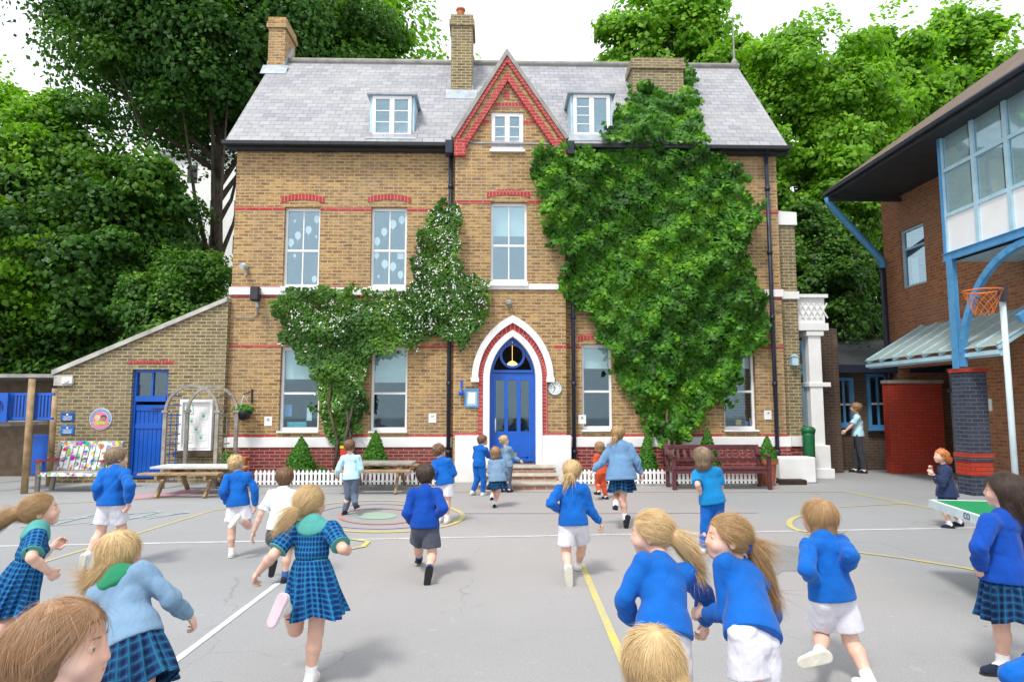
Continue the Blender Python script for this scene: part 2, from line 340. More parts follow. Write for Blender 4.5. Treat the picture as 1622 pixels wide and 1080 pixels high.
# ================================================================ THE SETTING: playground, markings
def asphalt():
    t = NT('pale_tarmac'); oc = t.coord('Object'); big = t.noise(oc, .22, 4, .55); mid = t.noise(oc, 1.6, 5, .6); fine = t.noise(oc, 85, 5, .8); gr_ = t.noise(oc, 420, 2, .6)
    # a worn pinkish coat lies over the middle of the court
    sp = t.n('SeparateXYZ'); t.l(oc, sp.inputs[0])
    mxx = t.math('ABSOLUTE', t.math('SUBTRACT', sp.outputs[0], 1.1)); msk = t.mapr(mxx, 2.4, 3.1, 1, 0)
    c = t.mix(t.mapr(big, .35, .65, 0, 1), (.31, .318, .328), (.37, .378, .388))
    pink = t.mix(t.mapr(big, .35, .65, 0, 1), (.375, .348, .338), (.41, .385, .373))
    msk = t.math('MULTIPLY', msk, t.mapr(t.math('ADD', sp.outputs[1], t.math('MULTIPLY', mid, 3.)), 6.0, 8.5, .35, .9))
    c = t.mix(msk, c, pink)
    c = t.mix(t.mapr(mid, .62, .72, 0, .3), c, (.25, .25, .26))
    c = t.mix(t.mapr(fine, .42, .62, .0, .62), c, (.20, .20, .205)); c = t.mix(t.mapr(gr_, .6, .75, 0, .6), c, (.58, .58, .58))
    vr = t.n('TexVoronoi', feature='DISTANCE_TO_EDGE'); vr.inputs['Scale'].default_value = .33; wv = t.n('VectorMath', operation='ADD'); nz = t.n('TexNoise'); nz.inputs['Scale'].default_value = 2.2; nz.inputs['Detail'].default_value = 6; t.l(oc, nz.inputs['Vector']); sc_ = t.n('VectorMath', operation='SCALE'); sc_.inputs['Scale'].default_value = .45; t.l(nz.outputs['Color'], sc_.inputs[0]); t.l(oc, wv.inputs[0]); t.l(sc_.outputs[0], wv.inputs[1]); t.l(wv.outputs[0], vr.inputs['Vector'])
    crk = t.math('MULTIPLY', t.mapr(vr.outputs[0], .001, .0035, 1, 0), t.mapr(t.noise(oc, .6, 3), .50, .60, 0, .38)); c = t.mix(crk, c, (.11, .11, .11))
    sp_ = t.n('TexVoronoi'); sp_.inputs['Scale'].default_value = 3.1; t.l(oc, sp_.inputs['Vector']); c = t.mix(t.math('MULTIPLY', t.mapr(sp_.outputs[0], .035, .06, 1, 0), t.mapr(t.noise(oc, 1.1, 2), .5, .56, 0, .65)), c, (.12, .12, .12))
    pt = t.n('TexVoronoi', distance='CHEBYCHEV'); pt.inputs['Scale'].default_value = .28; t.l(t.scale(oc, 1, 1.6, 1, (0, 0, .3)), pt.inputs['Vector']); c = t.mix(t.mapr(pt.outputs['Color'], .0, 1., 0, .16), c, (.24, .24, .25))
    st2 = t.noise(oc, 5.5, 6, .75); c = t.mix(t.mapr(st2, .60, .70, 0, .35), c, (.20, .20, .205)); c = t.mix(t.mapr(st2, .30, .40, .3, 0), c, (.50, .50, .49))
    t.base(c); t.b.inputs['Roughness'].default_value = .85; t.b.inputs['Specular IOR Level'].default_value = .25; t.bump(t.math('ADD', fine, gr_), .6, .004)
    return t.m
M['tarmac'] = asphalt()
g = MB(); g.box(-150, 150, -60, 300, -.5, 0); o = g.build('playground', M['tarmac']); tag(o, kind='structure')
def paintmat(name, c, wear=.5):
    t = NT(name); oc = t.coord('Object'); a = t.noise(oc, 55, 5, .75); b = t.noise(oc, 2.6, 4, .65)
    f = t.mapr(t.math('ADD', a, t.math('MULTIPLY', b, .6)), .70, .90, 0 if name != 'old_dark_patch' else .0, wear)
    t.base(t.mix(f, c, (.34, .34, .345))); t.b.inputs['Roughness'].default_value = .8; return t.m
PT = {'white': paintmat('worn_white_line_paint', (.74, .74, .74), .75), 'yellow': paintmat('worn_yellow_line_paint', (.62, .52, .06), .75), 'yellowf': paintmat('faded_yellow_line_paint', (.58, .47, .12), .7),
      'red': paintmat('worn_red_line_paint', (.50, .15, .12), .6), 'purple': paintmat('worn_lilac_line_paint', (.42, .26, .47), .7), 'green': paintmat('worn_green_line_paint', (.26, .46, .29), .95),
      'pink': paintmat('faded_pink_paint', (.50, .25, .32), .5), 'cyan': paintmat('faded_turquoise_chalk', (.36, .55, .60), .85), 'stain': paintmat('old_dark_patch', (.19, .192, .198), .35)}
_zl = [0.004]
def strip(pts, wd, name, mk, closed=False, z=None):
    zz = z if z is not None else _zl[0]; 
    if z is None: _zl[0] += .0004
    P = [Vector((p[0], p[1])) for p in pts]; n = len(P); vs = []; fs = []
    for i in range(n):
        a = P[(i-1) % n] if (closed or i) else P[i]; b = P[(i+1) % n] if (closed or i < n-1) else P[i]
        t = (b-a).normalized(); q = Vector((-t.y, t.x))*wd/2
        vs += [(P[i].x+q.x, P[i].y+q.y, zz), (P[i].x-q.x, P[i].y-q.y, zz)]
    for i in range(n if closed else n-1):
        j = (i+1) % n; fs.append((2*i, 2*i+1, 2*j+1, 2*j))
    m = MB(); m.add(vs, fs); o = m.build(name, PT[mk]); return tag(o, kind='structure')
def gpts(px): return [gr(*p).xy for p in px]
def seg(a, b, n=2): return [a[:] if False else (a[0]+(b[0]-a[0])*i/(n-1), a[1]+(b[1]-a[1])*i/(n-1)) for i in range(n)]
def ell(cx, cy, rx, ry, n=64, a0=0, a1=360):
    return [(cx+rx*math.cos(R(a0+(a1-a0)*i/(n if a1-a0 == 360 else n-1))), cy+ry*math.sin(R(a0+(a1-a0)*i/(n if a1-a0 == 360 else n-1)))) for i in range(n)]
strip(gpts([(-60, 866), (1680, 833)]), .05, 'white_line', 'white')
strip(gpts([(200, 1105), (440, 924)]), .055, 'white_line', 'white')
strip(gpts([(921, 893), (1010, 1100)]), .062, 'yellow_line', 'yellow')
strip(gpts([(60, 893), (335, 809), (430, 795)]), .05, 'yellow_line', 'yellowf')
strip(gpts([(40, 800), (420, 781), (800, 779), (1340, 779)]), .045, 'yellow_line', 'yellowf')
strip(gpts([(1340, 779), (1480, 806), (1640, 842)]), .06, 'yellow_line', 'yellow')
strip(gpts([(1330, 803), (1440, 797)]), .045, 'yellow_line', 'yellowf')
strip(gpts([(1345, 873), (1430, 884), (1530, 900), (1640, 925)]), .05, 'yellow_line', 'yellow')
strip(gpts(ell(1282, 829, 32, 13, 24, 90, 270)), .08, 'yellow_arc', 'yellow')
strip(gpts([(730, 813), (960, 813), (1200, 812)]), .04, 'lilac_line', 'purple')
for rx, ry, mk, wd in ((133, 25, 'yellow', .075), (100, 19.5, 'purple', .05), (62, 12.5, 'red', .06)):
    strip(gpts(ell(600, 818, rx, ry)), wd, 'target_ring', mk, True)
m = MB(); pp = [gr(*p) for p in ell(596, 817, 32, 5.5, 40)]; m.add([(p.x, p.y, .006) for p in pp], [tuple(range(40))]); tag(m.build('target_centre', PT['green']), kind='structure')
strip(gpts([(556, 854), (583, 858), (575, 866), (540, 872)]), .07, 'yellow_marker', 'yellow')
m = MB(); pp = [gr(*p) for p in [(198, 786), (300, 776), (350, 778), (300, 784), (210, 791)]]; m.add([(p.x, p.y, .0065) for p in pp], [tuple(range(5))]); tag(m.build('pink_patch', PT['pink']), kind='structure')
for a, b in (((95, 832), (300, 812)), ((88, 824), (255, 810)), ((80, 833), (150, 815)), ((140, 831), (210, 813)), ((190, 826), (255, 811)), ((232, 822), (300, 811)), ((30, 835), (95, 832))):
    strip(gpts([a, b]), .035, 'chalk_line', 'cyan')
m = MB(); pp = [gr(*p) for p in ell(1236, 885, 62, 23, 40)]; m.add([(p.x+.03*math.sin(i*.6), p.y+.08*math.sin(i*.95), .0035) for i, p in enumerate(pp)], [tuple(range(40))]); tag(m.build('oval_dark_patch', PT['stain']), kind='structure')  # uneven oval of darker grey on the tarmac
# ================================================================ THE SCHOOL HOUSE
YF, YB = 14.9, 14.66
xl, xr = at(366, 480, YF).x, at(1238, 480, YF).x
ze = at(811, 228, YF-.2).z                    # gutter height
YR = 17.5; zr = at(811, 103, YR).z            # ridge
YK = 20.1                                     # back wall
slope = (zr-ze)/(YR-(YF-.25))
def roofz(Y): return ze+(Y-(YF-.25))*slope
def roof_at(px, py):                          # where a view direction meets the front roof slope
    d = ray(px, py); t = (ze-CAMZ-(YF-.25)*slope)/(d.z-d.y*slope); return C0+d*t
house = empty('school_house', (0, YF, 0), 'two storey yellow brick Victorian school house with slate roof, red gable and blue door', 'school building')
bxl, bxr = at(719, 480, YB).x, at(896, 480, YB).x
WIN = {'a': rect(449, 328, 506, 456, YF), 'b': rect(587, 328, 644, 456, YF), 'd': rect(443, 549, 506, 684, YF), 'e': rect(587, 549, 645, 684, YF),
       'f': rect(922, 545, 970, 682, YF), 'g': rect(1146, 545, 1197, 682, YF)}
# main wall
holes = [rc(*v) for v in WIN.values()]+[rc(bxl+.12, bxr-.12, .2, ze-.6)]
m = MB(); m.plate(rc(xl, xr, 0, ze+.1), holes, XZ(YF), (0, .28, 0)); m.build('front_wall', M['stock'], house)
m = MB()
for X, s in ((xl, .28), (xr, -.28)):
    m.mark(); m.plate([(YF+.281, 0), (YK, 0), (YK, ze-.1), (YR, zr-.2), (YF+.281, ze+.05)], [], YZ(X), (s, 0, 0))
m.mark(); m.box(xl+.285, xr-.285, YK-.3, YK-.02, 0, ze-.1); m.build_each('side_wall', M['oldstock'], house)
m = MB(); m.box(xl+.3, xr-.3, YF+.3, YK-.35, 3.55, 3.7); m.box(xl+.3, xr-.3, YF+2.6, YF+2.7, .1, 3.5); m.box(xl+.3, xr-.3, YF+2.6, YF+2.7, 3.75, ze-.3); m.box(xl+.3, xr-.3, YF+.3, YK-.35, ze-.25, ze-.12)
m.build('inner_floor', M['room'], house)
# projecting gabled bay
apex = at(803, 92, YB); kz = at(811, 222, YB).z
DX0, DX1, DZ0, DZ1 = rect(775, 590, 847, 735, YB+.3)
zthr = at(811, 735, YB).z
def gothic(cx, hw, zs, zt, z0, n=14):                    # outline of a pointed arch, from its left foot round to the right foot
    h = zt-zs; r = (h*h+hw*hw)/(2*hw); pts = [(cx-hw, z0)]
    a1 = math.asin(min(1, h/r))
    for i in range(n+1): a = a1*i/n; pts.append((cx-hw+r-r*math.cos(a), zs+r*math.sin(a)))
    for i in range(n, -1, -1): a = a1*i/n; pts.append((cx+hw-r+r*math.cos(a), zs+r*math.sin(a)))
    return pts+[(cx+hw, z0)]
dcx = (at(775, 660, YB).x+at(849, 660, YB).x)/2
zs_ = at(811, 600, YB).z
def ghw(px0, px1): return (at(px1, 600, YB).x-at(px0, 600, YB).x)/2
h_in, z_in = ghw(775, 848), at(811, 533, YB).z
h_w1, z_w1 = ghw(765, 858), at(811, 523, YB).z
h_r, z_r = ghw(757, 866), at(811, 512, YB).z
h_h, z_h = ghw(747, 876), at(811, 500, YB).z
w3 = rect(777, 320, 835, 448, YB); wa = rect(778, 178, 829, 238, YB)
door_hole = gothic(dcx, h_in+.05, zs_, z_in+.06, zthr)
m = MB(); m.plate([(bxl, 0), (bxr, 0), (bxr, kz), (apex.x, apex.z-.12), (bxl, kz)], [rc(*w3), rc(*wa), door_hole[::-1]], XZ(YB), (0, .236, 0)); m.build('bay_wall', M['stock'], house)
m = MB(); yy = YB+.24
for X in (bxl, bxr-.1): m.mark(); m.box(X+.0, X+.1, YB+.237, YF+1.8, ze-.3, kz-.03)
m.build_each('bay_cheek', M['stock'], house)
# plinth, string courses
m = MB(); zp0, zp1 = .0, at(811, 708, YF).z; zw1 = at(811, 692, YF).z
zrl = at(811, 687, YF).z
m.box(xl-.05, bxl-.03, YF-.07, YF-.002, 0, zp1); m.mark(); m.box(bxr+.03, xr+.04, YF-.07, YF-.002, 0, zp1); m.build_each('brick_plinth', M['plinth'], house)
m = MB(); m.box(xl-.07, bxl-.03, YF-.09, YF-.003, zp1+.002, zw1); m.box(bxr+.03, xr+.06, YF-.09, YF-.003, zp1+.002, zw1)
b0, b1 = at(722, 700, YB-.06).x, at(905, 700, YB-.06).x
hx0, hx1 = dcx-h_w1-.0, dcx+h_w1+.0
m.box(b0-.02, hx0, YB-.06, YB-.002, 0, zw1+.05); m.box(hx1, b1, YB-.06, YB-.002, 0, zw1+.05)
m.box(b0-.02, b0+.12, YB+.0, YF-.1, 0, zw1+.045) ; m.box(b1-.12, b1, YB, YF-.1, 0, zw1+.045)
m.build('white_base_band', M['white'], house, bevel=.01)
zs0, zs1 = at(811, 469, YF).z, at(811, 457, YF).z
m = MB()
segs = []; 
def course(z0, z1, Y, x0, x1, cuts, mm, pr):
    xs = x0
    for c0, c1 in sorted(cuts):
        if c1 <= x0 or c0 >= x1: continue
        if c0 > xs: mm.mark(); mm.box(xs, c0, Y-pr, Y-.002, z0, z1)
        xs = max(xs, c1)
    if xs < x1: mm.mark(); mm.box(xs, x1, Y-pr, Y-.002, z0, z1)
course(zs0, zs1, YF, xl-.04, bxl-.002, [], m, .05); course(zs0, zs1, YF, bxr+.002, xr+.04, [], m, .05)
zb0, zb1 = at(811, 459, YB).z, at(811, 450, YB).z; course(zb0, zb1, YB, bxl-.03, bxr+.03, [], m, .05)
m.build_each('white_string_course', M['white'], house, bevel=.008)
m = MB(); wc = [(v[0], v[1]) for v in WIN.values()]; up = [WIN['a'], WIN['b']]; dn = [WIN[k] for k in 'defg']
def reds(py0, py1, cuts, bay=True, cutb=()):
    for Y, a, b, cc in ((YF, xl-.012, bxl-.003, cuts), (YF, bxr+.003, xr+.012, cuts)):
        course(at(811, py1, Y).z, at(811, py0, Y).z, Y, a, b, [c for c in cc if a < c[0] < b], m, .008)
    if bay: course(at(811, py1, YB).z, at(811, py0, YB).z, YB, bxl-.008, bxr+.008, cutb, m, .008)
reds(331, 336, [(v[0]-.0, v[1]+.0) for v in up], False); course(at(811, 323, YB).z, at(811, 318, YB).z, YB, bxl-.008, bxr+.008, [(w3[0], w3[1])], m, .008)
course(zs1+.002, zs1+.03, YF, xl-.012, bxl-.003, [(v[0]-.05, v[1]+.05) for v in up], m, .01); course(zs1+.002, zs1+.03, YF, bxr+.003, xr+.012, [], m, .01)
course(zs0-.06, zs0-.002, YF, xl-.012, bxl-.003, [], m, .01); course(zs0-.06, zs0-.002, YF, bxr+.003, xr+.012, [], m, .01)
reds(547, 551, [(v[0]-.02, v[1]+.02) for v in dn], True, [(dcx-h_h-.02, dcx+h_h+.02)])
course(zw1+.002, zw1+.06, YF, xl-.012, bxl-.003, [(v[0]-.05, v[1]+.05) for v in dn], m, .012); course(zw1+.002, zw1+.06, YF, bxr+.003, xr+.012, [(v[0]-.05, v[1]+.05) for v in dn], m, .012)
course(zw1+.052, zw1+.11, YB, bxl, bxr, [(dcx-h_r, dcx+h_r)], m, .012)
course(at(811, 196, YB).z, at(811, 191, YB).z, YB, bxl+.35, bxr-.35, [(wa[0], wa[1])], m, .008)
vx = at(803, 150, YB).x; m.mark(); m.box(vx-.055, vx+.055, YB-.01, YB-.002, at(811, 158, YB).z, at(811, 143, YB).z)
m.build_each('red_brick_course', M['redtrim'], house)
# segmental heads over windows
def seghead(mm, v, Y, up_=.13, th=.13, rise=.07, ext=.08, pr=.012):
    x0, x1 = v[0]-ext, v[1]+ext; n = 8; lo = []; hi = []
    for i in range(n+1):
        t = i/n; x = x0+(x1-x0)*t; z = v[3]+up_+rise*(1-(2*t-1)**2); lo.append((x, z)); hi.append((x, z+th))
    mm.mark()
    for i in range(n):
        mm.plate([lo[i], lo[i+1], hi[i+1], hi[i]], [], XZ(Y-pr), (0, pr-.002, 0), back=False)
m = MB()
for k in 'abdefg': seghead(m, WIN[k], YF, .10 if k in 'ab' else .05)
seghead(m, w3, YB, .09); seghead(m, wa, YB, .10, .10, .02)
m.build_each('red_window_arch', M['redvous'], house)
# pointed door arch: white surround, red voussoirs, white hood mould
def ring2(o, i_): return [o, i_[::-1]]
def archring(mm, hwo, zo, hwi, zi, z0, Y, dy, n=14):
    A = gothic(dcx, hwo, zs_, zo, z0, n); B = gothic(dcx, hwi, zs_, zi, z0, n)
    for i in range(len(A)-1):
        mm.plate([A[i], A[i+1], B[i+1], B[i]], [], XZ(Y), (0, dy, 0), back=False)
m = MB(); archring(m, h_w1, z_w1, h_in, z_in, zthr-.02, YB-.07, .32); m.build('white_door_surround', M['white'], house)
m = MB(); archring(m, h_r, z_r, h_w1+.002, z_w1+.002, zw1+.055, YB-.03, .028); o = m.build('red_door_arch', M['redvous'], house)
# voussoir UVs: along the arch
me = o.data; uvd = me.uv_layers[0].data; 
for p in me.polygons:
    for li in p.loop_indices:
        v = me.vertices[me.loops[li].vertex_index].co; X, Z = v.x-dcx, v.z
        if Z > zs_-0.001: aa = math.atan2(Z-zs_, abs(X)); uvd[li].uv = (zs_+aa*.85, math.hypot(X, Z-zs_))
        else: uvd[li].uv = (Z, X)
m = MB(); zh0 = at(811, 598, YB).z; archring(m, h_h, z_h, h_r+.002, z_r+.002, zh0, YB-.10, .098)
for s in (-1, 1): xx = dcx+s*(h_h+h_r)/2; m.box(xx-.09, xx+.09, YB-.115, YB-.003, zh0-.1, zh0+.0)
m.build('white_hood_mould', M['white'], house, bevel=.008)
# door
dr = empty('front_door_tmp', (dcx, YB+.22, zthr)); bpy.data.objects.remove(dr)
Yd = YB+.2
ztr = at(811, 586, Yd).z; zd0 = zthr+.01
door = MB()
dw = h_in-.012
def leaf_door():
    d = MB(); x0, x1 = dcx-dw+.05, dcx+dw-.05; zt = ztr-.07
    zm = at(811, 683, Yd).z; zl = at(811, 722, Yd).z
    ws = (x1-x0); cols = []
    for i in range(3): cx = x0+ws*(.19+.31*i); cols.append((cx-.095, cx+.095))
    hl = [rc(a, b, zm, zt-.16) for a, b in cols]
    d.plate(rc(x0, x1, zd0, zt), [h for h in hl]+[rc(x0+.1, dcx-.06, zd0+.14, zl-.06), rc(dcx+.06, x1-.1, zd0+.14, zl-.06)], XZ(Yd), (0, .05, 0))
    d.box(x0+.09, x1-.09, Yd+.012, Yd+.045, zd0+.12, zl-.05)
    for a, b in ((x0+.15, dcx-.11), (dcx+.11, x1-.15)): d.box(a, b, Yd+.004, Yd+.03, zd0+.19, zl-.11)
    d.box(x0-.0, x1+.0, Yd-.03, Yd-.001, zd0+.03, zd0+.09)
    do = d.build('door', M['blued'], house, bevel=.006, label='royal blue panelled front door with three tall glazed lights')
    gm = MB()
    for a, b in cols: gm.box(a-.01, b+.01, Yd+.025, Yd+.031, zm-.01, zt-.15)
    gm.build('door_pane', M['glassdark'], do)
    m2 = MB(); m2.box(dcx-.1, dcx+.1, Yd-.012, Yd-.001, zl+.02, zl+.075); m2.box(dcx-.075, dcx+.075, Yd-.018, Yd-.0125, zl+.033, zl+.062); m2.build('letter_slot', M['brass'], do)
    m2 = MB(); m2.tube([(x0+.07, Yd-.002, zm-.02), (x0+.07, Yd-.06, zm+.02), (x0+.07, Yd-.06, zm+.24), (x0+.07, Yd-.002, zm+.28)], .014); m2.build('door_handle', M['steel'], do, smooth=True)
leaf_door()
m = MB(); archring(m, h_in+.03, z_in+.03, dw-.05, z_in-.09, zd0, Yd-.01, .1); m.box(dcx-dw+.0, dcx+dw-.0, Yd-.03, Yd+.09, ztr-.06, ztr); 
rc_, rz_ = .285, at(808, 563, Yd).z
ro = [(dcx+(rc_)*math.cos(a*math.pi/16), rz_+rc_*math.sin(a*math.pi/16)) for a in range(32)]; ri = [(dcx+(rc_-.055)*math.cos(a*math.pi/16), rz_+(rc_-.055)*math.sin(a*math.pi/16)) for a in range(32)]
m.plate(ro, [ri[::-1]], XZ(Yd-.02), (0, .09, 0)); fo = m.build('door_frame', M['blued'], house)
m = MB(); Gt = gothic(dcx, dw-.06, zs_, z_in-.1, ztr-.01); m.plate(Gt, [], XZ(Yd+.05), (0, .006, 0)); m.build('fanlight_pane', M['glassdark'], fo)
lampm = NT('warm_hall_lamp'); e = lampm.n('Emission'); e.inputs[0].default_value = (1, .55, .15, 1); e.inputs[1].default_value = 2.2; lampm.l(e.outputs[0], lampm.out.inputs[0])
m = MB(); m.lathe([(.01, -.1), (.1, -.08), (.13, -.02), (.08, .03), (.02, .06)], (dcx+.02, Yd+.9, rz_-.12)); m.tube([(dcx+.02, Yd+.9, rz_-.06), (dcx+.02, Yd+.9, rz_+.5)], .004)
hl_ = m.build('hall_lamp', lampm.m, smooth=True, loc=(dcx+.03, Yd+.9, rz_)); tag(hl_, 'warm glowing hanging lamp seen through the round fanlight of the blue door', 'lamp')
# gable verge: two bands of red brick and a coping
m = MB(); mb = MB(); mc = MB()
for s, bx in ((-1, bxl), (1, bxr)):
    ex = bx+s*.03; A = Vector((ex, 0, kz-.02)); Bp = Vector((apex.x, 0, apex.z+.02)); d = (Bp-A).normalized(); nrm = Vector((s*abs(d.z), 0, abs(d.x)))
    nrm = Vector((-d.z, 0, d.x)) if s > 0 else Vector((d.z, 0, -d.x))
    if nrm.z > 0: nrm = -nrm
    def band(mm, t0, t1, y0, y1, ea=0):
        P = [A+nrm*t0, Bp+Vector((0, 0, -t0/abs(nrm.z))), Bp+Vector((0, 0, -t1/abs(nrm.z))), A+nrm*t1]
        mm.plate([(p.x, p.z) for p in P], [], XZ(y0), (0, y1-y0, 0))
    band(mc, -.07, .015, YB-.16, YB+.3); band(m, .02, .10, YB-.13, YB-.002); band(mb, .103, .20, YB-.07, YB-.002); band(m, .203, .33, YB-.10, YB-.002)
    m.box(bx-.02 if s < 0 else bx-.24, bx+.24 if s < 0 else bx+.02, YB-.125, YB-.003, kz-.42, kz-.02)
m.build('gable_verge', M['redtrim'], house); mb.build('gable_verge_recessed_band', M['stock'], house); mc.build('gable_coping', M['conc'], house)  # the middle band is plain stock brick, set back between the red ones
# roof
def slab(mm, pts, th):
    pts = [Vector(p) for p in pts]; n = (pts[1]-pts[0]).cross(pts[2]-pts[0]).normalized()
    if n.z < 0: n = -n
    q = [p-n*th for p in pts]; k = len(pts)
    return mm.add(pts+q, [tuple(range(k)), tuple(range(2*k-1, k-1, -1))]+[(i, k+i, k+(i+1) % k, (i+1) % k) for i in range(k)])
def slope_uv(o):
    me = o.data; uvd = me.uv_layers[0].data
    for p in me.polygons:
        if p.normal.z < .2: continue
        n = p.normal; e = Vector((0, 0, 1)).cross(n)
        e = e.normalized() if e.length > 1e-4 else Vector((1, 0, 0)); v_ = n.cross(e)
        for li in p.loop_indices: c = me.vertices[me.loops[li].vertex_index].co; uvd[li].uv = (c.dot(e), c.dot(v_))
m = MB(); rx0, rx1 = xl-.18, xr+.18
slab(m, [(rx0, YF-.27, roofz(YF-.27)), (rx1, YF-.27, roofz(YF-.27)), (rx1, YR, zr), (rx0, YR, zr)], .09)
slab(m, [(rx0, YR+.001, zr), (rx1, YR+.001, zr), (rx1, YK+.3, ze), (rx0, YK+.3, ze)], .09)
# the bay's own little roof runs back into the main slope
ym = lambda z: (z-ze)/slope+(YF-.25)
for s, bx in ((-1, bxl-.05), (1, bxr+.05)):
    a = (bx, YB+.1, kz-.03); b = (apex.x, YB+.1, apex.z-.02); c = (apex.x, ym(apex.z-.02)+.3, apex.z-.02); d = (bx, ym(kz)+.3, kz-.03)
    slab(m, [a, b, c, d], .08)
o = m.build('roof', M['slate'], house); slope_uv(o)
m = MB(); m.tube([(rx0-.02, YR, zr+.03), (rx1+.02, YR, zr+.03)], .09, 8); m.build('ridge_tile', M['conc'], o, smooth=True)
m = MB(); m.box(rx0, rx0+.12, YF-.2, YF-.18, 0, 0) if False else None
gm = MB()
for a, b in ((rx0-.05, bxl-.06), (bxr+.06, rx1+.05)):
    gm.mark(); gm.box(a, b, YF-.35, YF-.23, ze-.12, ze-.03); gm.box(a+.05, b, YF-.2, YF-.004, ze-.17, ze-.09)
gm.build_each('gutter', M['black'], house, bevel=.01)
def pipe(px0, py0, px1, py1, Y, r=.045, name='downpipe', mt='navypipe'):
    x = at(px1, py1, Y).x; x0 = x; z0, z1 = 0.05, at(px0, py0, Y).z
    p = MB(); p.tube([(x, Y, z0), (x, Y, z1)], r, 10)
    for z in np.arange(.6, z1, 1.5): p.tube([(x, Y, z), (x, Y, z+.09)], r*1.35, 10)
    return p, x, z1
p1, x1_, z1_ = pipe(704, 240, 710, 720, YF-.12); p1.tube([(x1_, YF-.12, z1_-.02), (x1_-.1, YF-.26, ze-.12)], .045, 10); p1.build('downpipe', M['navypipe'], house, smooth=True)
p1, x1_, z1_ = pipe(900, 240, 910, 750, YF-.12); p1.tube([(x1_, YF-.12, z1_-.02), (x1_+.05, YF-.26, ze-.12)], .045, 10); p1.build('downpipe', M['navypipe'], house, smooth=True)
p1, x1_, z1_ = pipe(1212, 236, 1234, 780, YF-.14); p1.tube([(x1_, YF-.14, z1_-.02), (x1_, YF-.26, ze-.12)], .045, 10); p1.build('downpipe', M['navypipe'], house, smooth=True)
# hopper boxes where the bay meets the gutters
m = MB(); 
for X in (bxl-.13, bxr+.13): m.mark(); m.box(X-.09, X+.09, YF-.38, YF-.1, ze-.30, ze+.02)
m.build_each('rainwater_hopper', M['navypipe'], house, bevel=.02)
# sash windows
def sash(v, Y, style, blind=None, nm='window', vbar=True, sill=True, rev=.11):
    x0, x1, z0, z1 = v; t = .055; y = Y+rev
    f = MB(); zm = z0+(z1-z0)*(.47 if style == 'up' else .45)
    f.box(x0, x0+t, y, y+.08, z0+.02, z1); f.box(x1-t, x1, y, y+.08, z0+.02, z1); f.box(x0+t, x1-t, y, y+.08, z1-t*1.3, z1); f.box(x0+t, x1-t, y, y+.08, z0+.02, z0+.02+t*1.4)
    f.box(x0+t, x1-t, y+.012, y+.06, zm-.025, zm+.025)
    if vbar: xc = (x0+x1)/2; f.box(xc-.014, xc+.014, y+.02, y+.05, z0+.1, zm-.025); f.box(xc-.014, xc+.014, y+.02, y+.05, zm+.025, z1-t*1.3)
    fo = f.build(nm, M['whitew'], house, bevel=.004)
    g_ = MB(); g_.box(x0+t*.6, x1-t*.6, y+.033, y+.038, z0+.06, z1-.05); g_.build('pane', M['glass'] if style == 'up' else M['glassdark'], fo)
    if sill:
        s_ = MB(); s_.box(x0-.02, x1+.02, Y-.09, y+.02, z0-.09 if style == 'up' else z0-.02, z0+.018); s_.build('sill', M['white'], fo, bevel=.006)
    if blind:
        b_ = MB(); b_.box(x0+t, x1-t, y+.10, y+.106, z0+(z1-z0)*blind, z1-.02); b_.build('blind', M['blind'], fo)
    return fo, y
def ballo(fo, y, x, z, r):       # a white paper balloon stuck inside the pane
    b_ = MB(); n = 16; P = [(x+r*math.cos(2*math.pi*i/n)*.82, z+r*math.sin(2*math.pi*i/n)*(1.05 if math.sin(2*math.pi*i/n) > 0 else 1.2)) for i in range(n)]
    b_.plate(P, [], XZ(y+.045), (0, .003, 0)); b_.plate([(x-.02, z-r*1.32), (x+.02, z-r*1.32), (x, z-r*1.12)], [], XZ(y+.045), (0, .003, 0))
    b_.box(x-.002, x+.002, y+.045, y+.047, z-r*2.2, z-r*1.32); o = b_.build('paper_balloon', M['paper'], fo); return o
fo, y = sash(WIN['a'], YF, 'up')
for px, py, r in ((460, 383, .085), (471, 372, .085), (488, 363, .085), (501, 346, .08), (466, 349, .03), (500, 374, .03), (466, 404, .04), (497, 441, .07)): p = at(px, py, y); ballo(fo, y, p.x, p.z, r)
fo, y = sash(WIN['b'], YF, 'up')
for px, py, r in ((597, 381, .085), (608, 366, .085), (622, 354, .095), (636, 347, .085), (596, 403, .07), (609, 417, .09), (622, 421, .09), (634, 434, .08), (599, 437, .03)): p = at(px, py, y); ballo(fo, y, p.x, p.z, r)
p = at(634, 405, y); q = MB(); q.box(p.x-.07, p.x+.07, y+.046, y+.049, p.z-.07, p.z+.08); q.build('paper_notice', M['paper'], fo)
sash(w3, YB, 'up', .6)
fo, y = sash(WIN['d'], YF, 'dn', .62, vbar=False); fo, y = sash(WIN['e'], YF, 'dn', .58, vbar=False); sash(WIN['f'], YF, 'dn', .72, vbar=False); sash(WIN['g'], YF, 'dn', .72, vbar=False)
